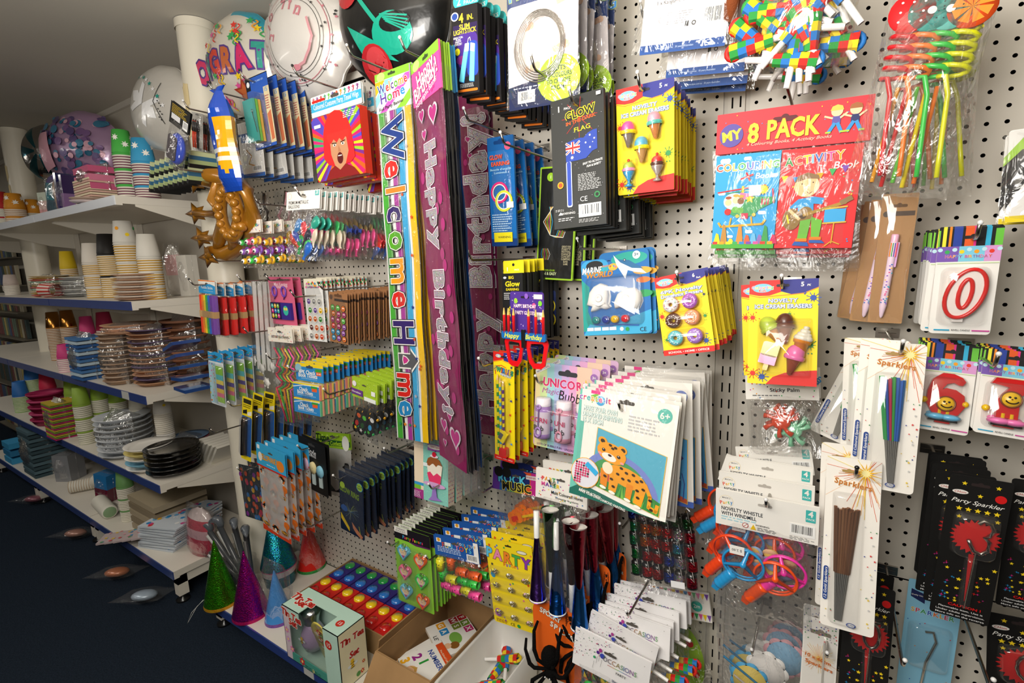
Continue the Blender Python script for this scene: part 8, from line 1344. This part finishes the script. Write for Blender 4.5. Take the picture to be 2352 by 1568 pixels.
balloon(198, 352, .15, .2, 30, 0, 'purple flowered foil balloon standing on the top shelf', lambda r, q, s: 'a888a8', dp=.5, deco=d_pur)
balloon(112, 352, .15, .15, 30, 0, 'small silver and teal foil balloon at the far end of the top shelf', lambda r, q, s: ['b0aca8', '3a7a8a'][int(q * 2) % 2], mt='foil')
for u, v, s, l in ((812, 168, .09, 'rose glitter star decoration behind the white balloon'), (905, 118, .07, 'rose glitter star decoration under the black balloon')):
    t = empty('glitter_star'); t.location = at(u, v, -.035); tag(t, l, 'decoration'); b = MB('sparkle'); b.prism([(s * (1 if k % 2 else .5) * math.sin(k * PI / 5), s * (1 if k % 2 else .5) * math.cos(k * PI / 5)) for k in range(10)], -.01, .01, 'a86a60', 'sparkle'); b.build('star_body', t); bag(s * 2.2, s * 2.2, s * 1.1, .04, 'bag', 3, name='clear_bag', parent=t)
# golden inflatable crown
t = empty('inflatable_crown'); o = at(520, 490, .3); t.location = o; tag(t, 'golden inflatable crown hanging in front of the column', 'inflatable'); W_ = lambda u, v, d=.3: at(u, v, d) - o
b = MB('softfoil'); GO = 'a8701c'
for pth, r in (([(478, 402), (530, 408), (568, 440), (578, 500), (568, 555), (525, 582), (482, 578)], .024), ([(500, 420), (492, 460), (512, 500), (505, 545), (500, 575)], .018), ([(548, 425), (535, 460), (548, 500), (540, 545), (535, 575)], .018)): b.tube([W_(u, v, .3 + .03 * math.sin(i)) for i, (u, v) in enumerate(pth)], [r * (1.15 if i % 2 else .85) for i in range(len(pth))], GO, n=14)
for u, v in ((500, 480), (545, 470), (520, 530), (540, 440), (512, 440), (555, 520)): b.ball(W_(u, v, .33), .016, GO, 12)
b.torus(W_(528, 490, .33), .05, .017, GO, n=30, m=12, sz=1.35)
R = random.Random(2)
for i in range(16): q = .4 * i; b.ball(W_(528, 490, .335) + Vector((.05 * math.cos(q), -.008, .068 * math.sin(q))), .013, GO, 10)
b.build('crown_body', t)
for (u0, v0), (u1, v1) in (((492, 425), (447, 418)), ((500, 492), (450, 490)), ((500, 548), (462, 546)), ((490, 574), (480, 590))):
    b = MB('softfoil'); A, B_ = W_(u0, v0), W_(u1, v1); b.tube([A, A.lerp(B_, .5), B_], [.016, .011, .014], GO, n=10); b.T = Matrix.Translation(B_) @ Matrix.Rotation(.5, 4, 'Z'); r = .04
    P = [(r * (1 if k % 2 else .5) * math.sin(k * PI / 5 + .3), r * (1 if k % 2 else .5) * math.cos(k * PI / 5 + .3)) for k in range(10)]
    V = [(0, -.014, 0), (0, .014, 0)] + [(x, 0, z) for x, z in P]; b.mesh(V, [(0, 2 + k, 2 + (k + 1) % 10) for k in range(10)] + [(1, 2 + (k + 1) % 10, 2 + k) for k in range(10)], GO); b.T = None; b.build('star_tip', t)
# blue and yellow wrapped inflatable
M, w, h = frame((478, 205), (518, 196), (516, 440), .37); t = empty('wrapped_inflatable'); t.matrix_world = M; tag(t, 'shiny blue and yellow foil wrapped toy hanging before the column', 'toy pack'); b = MB('gloss'); nx, nz = 10, 24
for sd in (-1, 1):
    for j in range(nz):
        for i in range(nx):
            Q = []
            for ii, jj in ((i, j), (i + 1, j), (i + 1, j + 1), (i, j + 1)):
                u, v = ii / nx, jj / nz; ww = w * (.35 + .75 * min(1, v * 3.2)) if v > .02 else w * .9; Q.append(((u - .5) * ww, sd * .028 * math.sin(PI * u) ** .6 * min(1, (1 - v) * 7) * min(1, v * 5) + .003 * math.sin(9 * v + 7 * u), -v * h))
            u, v = (i + .5) / nx, (j + .5) / nz; c = 'e8a818' if u > .5 and .28 < v < .83 - abs(u - .75) * .3 else '1c48b0'
            if v > .55 and int(v * 26) in (15, 17): c = 'e8e4dc'
            b.mesh(Q, [(0, 1, 2, 3)], c, 'gloss')
b.build('foil_wrapper', t)
# ================================================================ STOCK ON THE LEFT SHELVES
RK = ['top shelf', 'second shelf', 'middle shelf', 'fourth shelf', 'bottom shelf']
def spot(name, k, u, dep, lab, cat, group=None, rz=0, dz=0):
    z = SZ[k] + dz; t = empty(name); t.location = (xu(u, dep, z), -dep, z + .0005); t.rotation_euler = (0, 0, rz); tag(t, lab, cat, group); return t
def cups(k, u, dep, vt, r, body, rim, lab, packs=2, top='cup', pat=None, mt='card', dz=0):
    t = spot('paper_cup_tower', k, u, dep, lab, 'paper cups', dz=dz); H = zt(u, vt, dep) - t.location.z; b = MB('card'); bh = min(.085, H * .45); ph = (H - bh) / packs; z = 0
    for p in range(packs):
        n = max(3, int(ph / .0085)); pr = []; cs = []
        for i in range(n): z0 = z + ph * i / n; d = ph / n; pr += [(r, z0), (r * 1.03, z0 + d * .25), (r, z0 + d * .5), (r * .97, z0 + d * .55), (r * .97, z0 + d * .98)]; cs += [rim, rim, 'e8e2d4', 'e8e2d4', 'e8e2d4']
        cs[-5:] = [body] * 5; b.lathe(pr, rim, 20, 'card', cols=cs[:len(pr) - 1]); z += ph
    b.build('nested_cups', t); b = MB(mt); b.lathe([(r, z), (r * .74, z + bh), (r * .7, z + bh), (r * .68, z + bh - .004), (.001, z + bh - .004)], body, 22, mt)
    if pat:
        for i in range(7):
            q = 2 * PI * i / 7 - 1.9; zz = z + bh * (.35 + .3 * (i % 2)); rr_ = r * (1 - .26 * (zz - z) / bh) + .0008; C = Vector((rr_ * math.cos(q), rr_ * math.sin(q), zz)); tx = Vector((-math.sin(q), math.cos(q), 0)); s = r * .36
            if pat == 'daisy': b.mesh([C] + [C + (tx * math.cos(a * .4488) + Vector((0, 0, 1)) * math.sin(a * .4488)) * s * (1 if a % 2 else .45) for a in range(14)], [(0, 1 + a, 1 + (a + 1) % 14) for a in range(14)], 'f2efe6', 'card', False)
            else: b.mesh([C + (tx * math.cos(a) + Vector((0, 0, 1)) * math.sin(a)) * s * .5 for a in range(7)], [tuple(range(7))], MIX[i], 'card', False)
    b.build('top_cup', t)
    if H > .12: b = MB('card'); b.T = Matrix.Rotation(-.9, 4, 'Z'); b.box((-.016, -r * 1.05, H * .2), (.016, -r * 1.02, H * .2 + .03), 'e8e4dc'); b.box((-.01, -r * 1.055, H * .2 + .006), (.01, -r * 1.05, H * .2 + .022), '2a5aa0' if k == 0 else '5a5a5a'); b.T = None; b.build('price_label', t)
    return t
def plates(k, u, dep, vt, r, cols, lab, n=None, sq=0, wrap=None, bowl=0, name='paper_plate_stack', mt='card', cat='plates', dz=0, rz=0, tilt=0):
    t = spot(name, k, u, dep, lab, cat, rz=rz, dz=dz); H = max(.01, zt(u, vt, dep) - t.location.z); n = n or max(3, int(H / .009)); seg = 4 if sq else 30; ro = PI / 4 if sq else 0
    for i in range(n):
        b = MB(mt); z = H * i / n; d = H / n; c = cols[i % len(cols)]
        if sq: b.box((-r, -r * .8, z), (r, r * .8, z + d * .72), c)
        else: b.lathe([(.001, z + .001), (r * .7, z + .001), (r * .8, z + d * .2), (r, z + d * (.8 if not bowl else 1.1)), (r, z + d * .95), (r * .8, z + d * .45), (r * .7, z + d * .3), (.001, z + d * .3)], c, seg, mt)
        b.build('plate' if not sq else 'packet', t)
    if wrap: bag(r * 2.12, H * 1.1, H * 1.08, r * 1.9, wrap, n, nx=12, nz=8, name='clear_wrap', parent=t, cr=.08)
    return t
cups(0, 300, .3, 290, .037, '4ab04a', '7a4a5a', 'tall tower of white cups with green daisy cup on top', 3, pat='daisy'); cups(0, 342, .28, 312, .04, '3a9ac8', '7a4a5a', 'white cup tower with blue daisy cup, right of the taller one', 3, pat='daisy')
cups(0, 42, .3, 440, .045, 'd8902a', 'c8a080', 'orange daisy cup tower at the far left of the top shelf', 2, pat='daisy'); cups(0, 12, .33, 435, .035, 'b82a2a', 'c8c8b8', 'red topped cup pack at the left image edge', 2); cups(0, 82, .22, 455, .035, 'e0962a', 'c8c8b8', 'small orange daisy cup behind the larger orange tower', 1, pat='daisy')
plates(0, 240, .3, 412, .085, ['e8d8b8', 'd8b0a0'], 'stack of cream square plates with pink packets, top shelf', sq=1); plates(0, 236, .3, 380, .08, ['c85a80', 'd87a98'], 'pink napkin packets lying on the cream square plates', sq=1, wrap='wrap', dz=.06, name='napkin_packet_stack', cat='napkins', n=3)
plates(0, 205, .37, 455, .06, ['d8c8c8', 'b8a090'], 'flat round pink plate pack at the shelf edge', n=2)
def packs(k, items, dep=.3):
    for u, vt, w, th, rz, tilt, cols, lab, cat, nm in items:
        t = spot(nm, k, u, dep, lab, cat, rz=rz); H = max(.03, zt(u, vt, dep) - t.location.z); b = MB('gloss'); b.T = Matrix.Rotation(tilt, 4, 'Y'); m = len(cols)
        if cat == 'bag': P = [(.001, 0), (.4, .02), (.5, .2), (.47, .4), (.5, .6), (.44, .8), (.3, .92), (.05, 1)]; b.lathe([(r, q * H) for r, q in P], cols[0], 14, sx=w, sy=th, cols=[cols[min(m - 1, int(q * m))] for r, q in P])
        else:
            for i, c in enumerate(cols): b.box((-w / 2, -th / 2, H * i / m), (w / 2, th / 2, H * (i + 1) / m), c)
        b.T = None; b.build('packet', t); q = bag(w * 1.1, H * 1.05, H * 1.03, th * 1.6, 'bag', 3, nx=4, nz=6, name='clear_bag', parent=t); q.rotation_euler = (0, tilt, 0)
packs(0, [(130, 395, .1, .03, .4, .1, ['3a5a6a', '2a8a9a', '5a4a8a'], 'teal and purple bag of decorations at the left of the top shelf', 'bag', 'decoration_bag'), (150, 405, .07, .03, .3, -.15, ['c89a78', 'd8b090'], 'bag of tan decorations on the top shelf', 'bag', 'decoration_bag'), (168, 395, .02, .1, .1, .05, ['3a2a6a', '2a2a5a'], 'dark purple packet standing on the top shelf', 'packet', 'napkin_packet'), (180, 400, .02, .1, .1, .05, ['8a6a9a', '3a2a5a'], 'lilac packet standing beside the dark purple one', 'packet', 'napkin_packet'), (118, 440, .06, .05, .3, 0, ['d8a0a0', 'e0c0b8', 'c8d0c0'], 'pink and white candle box near the top shelf edge', 'box', 'small_box')])
for i in range(9): t = spot('napkin_packet', 0, 378 + 11 * i, .3, ['green and black striped napkin packet, leftmost of the leaning row', 'green and black striped napkin packet leaning among the others'][i > 0], 'napkins', 'striped napkin packets leaning on the top shelf', dz=.002); b = MB('card'); b.T = Matrix.Rotation(.42, 4, 'Y'); [b.box((.0, -.05, .013 * j), (.011, .05, .013 * (j + 1)), ['1a1a1a', 'a8b880', '3a6a8a', 'c8d0a0'][j % 4]) for j in range(8)]; b.T = None; b.build('packet', t)
GD = 'c89a3a'
cups(1, 168, .2, 575, .037, 'd8b820', GD, 'yellow and gold cup tower at the back of the second shelf', 2); cups(1, 228, .3, 556, .042, 'dcd4c8', GD, 'white gold rimmed cup tower, left of the black one', 3); cups(1, 265, .27, 534, .042, '1c1a18', GD, 'cup tower topped by a black and gold cup', 2); cups(1, 308, .3, 503, .042, 'd8d4ca', GD, 'tallest speckled white cup tower on the second shelf', 3, pat='spot'); cups(1, 356, .3, 535, .04, 'd8d4ca', GD, 'speckled white cup tower at the right of the second shelf', 3)
plates(1, 325, .33, 628, .085, ['b08a70', 'e8e0d4'], 'thick stack of rose gold rimmed plates on the second shelf'); plates(1, 188, .28, 635, .075, ['8a8a88', 'd8d8d4'], 'stack of silver rimmed plates left of the cup towers', wrap='wrap'); plates(1, 120, .3, 632, .08, ['c85a4a', 'b89a4a', 'd8c8a8', 'a8c8b0'], 'stack of mixed red and green plates at the left of the second shelf', wrap='wrap'); cups(1, 30, .3, 630, .035, 'c8b8b0', 'd8d0c8', 'small pale cup tower at the left edge of the second shelf', 1)
t = spot('popcorn_cup_pack', 1, 118, .37, 'red and white striped cups lying on their side, second shelf', 'paper cups', rz=.0, dz=.036); b = MB('card'); [b.lathe([(.034, -.07), (.028, .07)], c, 2, 'card') for c in ()]; V = []; b.T = Matrix.Rotation(PI / 2, 4, 'Y')
for i in range(24): q0, q1 = 2 * PI * i / 24, 2 * PI * (i + 1) / 24; b.face([(.036 * math.cos(q0), .036 * math.sin(q0), -.08), (.036 * math.cos(q1), .036 * math.sin(q1), -.08), (.028 * math.cos(q1), .028 * math.sin(q1), .08), (.028 * math.cos(q0), .028 * math.sin(q0), .08)], ['c83a2f', 'e8dcd0'][i % 2])
b.lathe([(.0285, .045), (.029, .075)], '7a1430', 20); b.T = None; b.build('striped_cups', t)
packs(1, [(408, 560, .09, .05, .2, 0, ['d8d2c8', 'e8b8b8', 'e0dcd4'], 'clear bag of white and pink cloud shapes on the second shelf', 'bag', 'decoration_bag'), (440, 585, .06, .05, .2, 0, ['e0dcd2'], 'white packet at the right end of the second shelf', 'packet', 'napkin_packet')], .13)
CU = 'b07a3a'
for u, vt, l in ((138, 718, 'copper foil cup tower, left of the pair'), (172, 714, 'copper foil cup tower, right of the pair')): cups(2, u, .26, vt, .036, CU, 'a06a30', l, 1, mt='foil')
cups(2, 158, .36, 792, .036, 'c83a7a', 'e0a8b8', 'pink cup pack with barcode at the middle shelf edge', 1); cups(2, 214, .22, 728, .035, 'd0407a', 'e0a8b8', 'pink cup pack behind the blue napkins', 1); cups(2, 255, .18, 718, .038, 'a82a4a', 'd8b0b0', 'dark pink cup pack at the back of the middle shelf', 1)
plates(2, 212, .36, 772, .07, ['2a5a98', 'b8ccd8', '4a7ab0'], 'tall stack of blue wrapped napkin packets on the middle shelf', sq=1, wrap='wrap', name='napkin_packet_stack', cat='napkins', n=12)
plates(2, 283, .34, 765, .068, ['b89a80', 'c8b09a'], 'clear wrapped rose gold bowl stack, left of the largest stack', wrap='wrap', bowl=1, n=12); plates(2, 367, .27, 755, .088, ['b88a68', '6a5a78', 'c89a7c'], 'largest wrapped stack of rose gold bowls on the middle shelf', wrap='wrap', bowl=1, n=14); plates(2, 440, .16, 735, .09, ['8a5a40', '9a6a50'], 'brown wrapped plate stack beside the column', wrap='wrap', bowl=1, n=8)
plates(2, 300, .3, 742, .1, ['c89a78', 'e0b090'], 'flat wrapped peach plates lying across the stacks', wrap='wrap', dz=.215, n=3)
for i in range(5): t = spot('napkin_packet', 2, 408 + 6 * i, .3, ['blue cartoon napkin packet sticking out on top', 'blue cartoon napkin packet tucked beside the bowl stack'][i > 0], 'napkins', 'blue napkin packets by the bowls', dz=.17 - .036 * i); b = MB('gloss'); b.T = Matrix.Rotation(-.35 + .1 * i, 4, 'Y'); b.box((0, -.05, 0), (.09, .05, .012), '2a4a88'); b.box((.05, -.051, .0121), (.085, .03, .0126), '6a98d0'); b.T = None; b.build('packet', t)
for u, vt, d, l in ((55, 880, .33, 'blue cup pack at the far left of the fourth shelf'), (88, 842, .26, 'tall blue cup tower on the fourth shelf')): cups(3, u, d, vt, .04, '2a6ab0', '7ab04a', l, 1)
cups(3, 122, .27, 862, .04, 'c82a4a', 'c87a8a', 'red cup tower on the fourth shelf', 1); plates(3, 118, .33, 905, .085, ['a82a58', 'c84a78'], 'magenta bowls under a small metallic cup', bowl=1, n=5); plates(3, 150, .37, 925, .07, ['b82a6a', '7a9a3a', 'c8b03a'], 'magenta and green napkin pack near the fourth shelf edge', sq=1, wrap='wrap', name='napkin_packet_stack', cat='napkins')
for u, vt, d, l in ((203, 895, .35, 'foremost white cup tower with green top on the fourth shelf'), (180, 875, .28, 'white cup tower behind the green topped one'), (245, 880, .28, 'cup tower with green and orange top, mid shelf'), (285, 885, .25, 'green topped cup tower, third to the right'), (330, 900, .22, 'plain white cup tower before the silver plates')): cups(3, u, d, vt, .036, '8aa83a' if u != 330 else 'd0ccbc', 'b8b8a0', l, 3)
plates(3, 295, .31, 955, .11, ['b8bcc0', 'c8ccd0'], 'large bag of silver plates on the fourth shelf', wrap='wrap', n=8); cups(3, 388, .22, 906, .036, 'e8e4dc', 'd0c8b8', 'tall white dotted cup tower on the fourth shelf', 2, pat='spot')
plates(3, 350, .33, 1020, .09, ['e8e4dc', '7ab0c8', 'e8e4dc', 'd8c87a'], 'white dotted plates under the black ones', n=5); plates(3, 402, .3, 1025, .1, ['1e1c1a', '2a2826'], 'stack of shiny black plates at the right of the fourth shelf', n=6, mt='gloss', dz=.004)
for i in range(6): t = spot('napkin_packet', 3, 468 + 9 * i, .13, ['white napkin packet, leftmost of the leaning row by the column', 'white napkin packet leaning by the column'][i > 0], 'napkins', 'white napkins by the column', dz=.002); b = MB('gloss'); b.T = Matrix.Rotation(.7, 4, 'Y'); b.box((0, -.06, 0), (.012, .06, .12), 'dcd8cc'); b.T = None; b.build('packet', t)
plates(3, 440, .15, 1000, .08, ['c86a7a', '7a9ac0', 'd8d0d0'], 'multicoloured patterned plates behind the black ones', wrap='wrap')
plates(4, 112, .3, 985, .11, ['3a5058', '56707a'], 'tall stack of blue grey table covers on the bottom shelf', sq=1, name='table_cover_stack', cat='table covers', wrap='wrap', n=12); plates(4, 50, .33, 1010, .08, ['3a98c8', '2a78a8'], 'light blue packet stack at the left of the bottom shelf', sq=1, name='napkin_packet_stack', cat='napkins', n=3)
packs(4, [(165, 1045, .1, .1, .5, 0, ['8a8c90'], 'grey square box on the bottom shelf', 'box', 'small_box'), (462, 1168, .15, .07, .2, .15, ['b83a50', 'c8a0a8', 'b84a5a', 'd8c8c8'], 'red heart patterned bag at the back of the bottom shelf', 'bag', 'decoration_bag'), (250, 1090, .09, .07, .3, .1, ['6a1430', '2a7ab8'], 'maroon and blue labelled packet on the bottom shelf', 'packet', 'napkin_packet')], .27)
cups(4, 300, .3, 1085, .036, '6a9a5a', 'd0ccb8', 'standing white cup tower with green leaf print, bottom shelf', 3)
def lying(u, dep, L, r, col, lab, rz, dz=0):
    t = spot('paper_cup_pack', 4, u, dep, lab, 'paper cups', rz=rz, dz=r + dz); b = MB('card'); pr = []; cs = []; n = 18
    for i in range(n): x = -L / 2 + L * i / n; pr += [(r, x), (r * 1.04, x + L / n * .3), (r * .96, x + L / n * .6)]; cs += [col, 'd8d4c8', 'e4e0d4']
    b.lathe(pr + [(r * .8, L / 2), (.001, L / 2)], col, 16, ax='x', cols=cs + [col] * 1); b.build('nested_cups', t)
lying(240, .34, .2, .034, '8aa880', 'white and green cup pack lying at the bottom shelf edge', -.1); lying(212, .26, .2, .034, 'b8a080', 'beige cup pack lying diagonally on the bottom shelf', 1.1); lying(250, .22, .16, .034, 'c8b8a0', 'beige cup pack behind the maroon labelled packet', .6, .03)
plates(4, 395, .22, 1130, .14, ['a89a80', '8a7c64'], 'square beige plates at the back of the bottom shelf', sq=1, n=5)
for i in range(5): t = spot('table_cover_packet', 4, 330 + 20 * i, .33 - .02 * i, ['long flat flowered packet jutting over the bottom shelf edge', 'long flat flowered packet lying with the others'][i > 0], 'packet', 'flat flowered packets', rz=.85 + .05 * i, dz=.012 * i); b = MB('card'); b.box((-.17, -.045, 0), (.17, .045, .008), 'b8a8a8'); b.T = Matrix.Translation((-.17, .045, .0085)) @ Matrix.Rotation(-PI / 2, 4, 'X'); a = Art(b, .34, .09, 0, x0=0); dots(a, 46, i, r=.02, cols=['c85a5a', 'd8a0a8', '5a9a6a', '4a8ab8', 'd8b84a']); b.T = None; b.build('packet', t)
for i in range(9): t = spot('party_bag_packet', 4, 418, .24, ['topmost colourful cartoon packet of the stack by the sharks', 'colourful cartoon packet within the stack by the sharks'][i < 8], 'packet', 'cartoon packets in the stack', rz=.3 + .04 * (i % 3), dz=.0135 * i); b = MB('card'); b.box((-.1, -.13, 0), (.1, .13, .008), 'c8d0d8'); b.T = Matrix.Translation((-.1, .13, .0085)) @ Matrix.Rotation(-PI / 2, 4, 'X'); a = Art(b, .2, .26, 0, x0=0); dots(a, 40, i, r=.05, cols=['2a8ac8', 'd8383a', 'e8b02a', '5aa8d8', 'c84a8a', 'e8e8e8']); b.T = None; b.build('packet', t); bag(.21, .02, .012, .27, 'cello', i, nx=4, nz=2, name='clear_bag', parent=t) if i == 8 else None
# packets on the floor and under the shelves
for u, v, c, l in ((230, 1215, 'a87a6a', 'clear bag with pink contents lying on the carpet'), (130, 1140, '8a4a5a', 'reddish crumpled bag on the carpet under the shelves'), (330, 1300, 'b8704a', 'dotted party bag under the nearest bay'), (395, 1350, 'a8b8c8', 'packets poking out beneath the nearest bay')):
    t = empty('party_bag'); p = atz(u, v, .0); t.location = (p.x, p.y - .1, .03); t.rotation_euler = (1.3, 0, .6); tag(t, l, 'bag'); b = MB('softfoil'); b.ball((0, 0, 0), .05, c, 14, sz=.8, sy=.4); b.build('contents', t); bag(.2, .14, .07, .05, 'cello', 3, name='clear_bag', parent=t)
# greeting card rack beyond the shelves
t = empty('card_rack'); t.location = (-5.55, -.12, .1); tag(t, 'crowded rack of small coloured cards far away at the left edge', 'rack'); b = MB('steel'); b.box((-.6, .1, 0), (.6, .14, 1.75), 'a8a294'); [b.box((-.6, 0, .2 * j), (.6, .1, .2 * j + .008), '6a6458') for j in range(9)]; b.build('rack_frame', t)
b = MB('card'); R = random.Random(2)
for j in range(9):
    for i in range(22): b.box((-.58 + .053 * i, .04, .2 * j + .01), (-.535 + .053 * i, .055, .2 * j + .15), R.choice(['6a7a6a', '8a7a4a', '7a4a4a', '4a5a7a', 'a8a08a', '5a4a3a', 'b8a86a', '3a4a4a']))
tag(b.build('cards', t), kind='stuff')
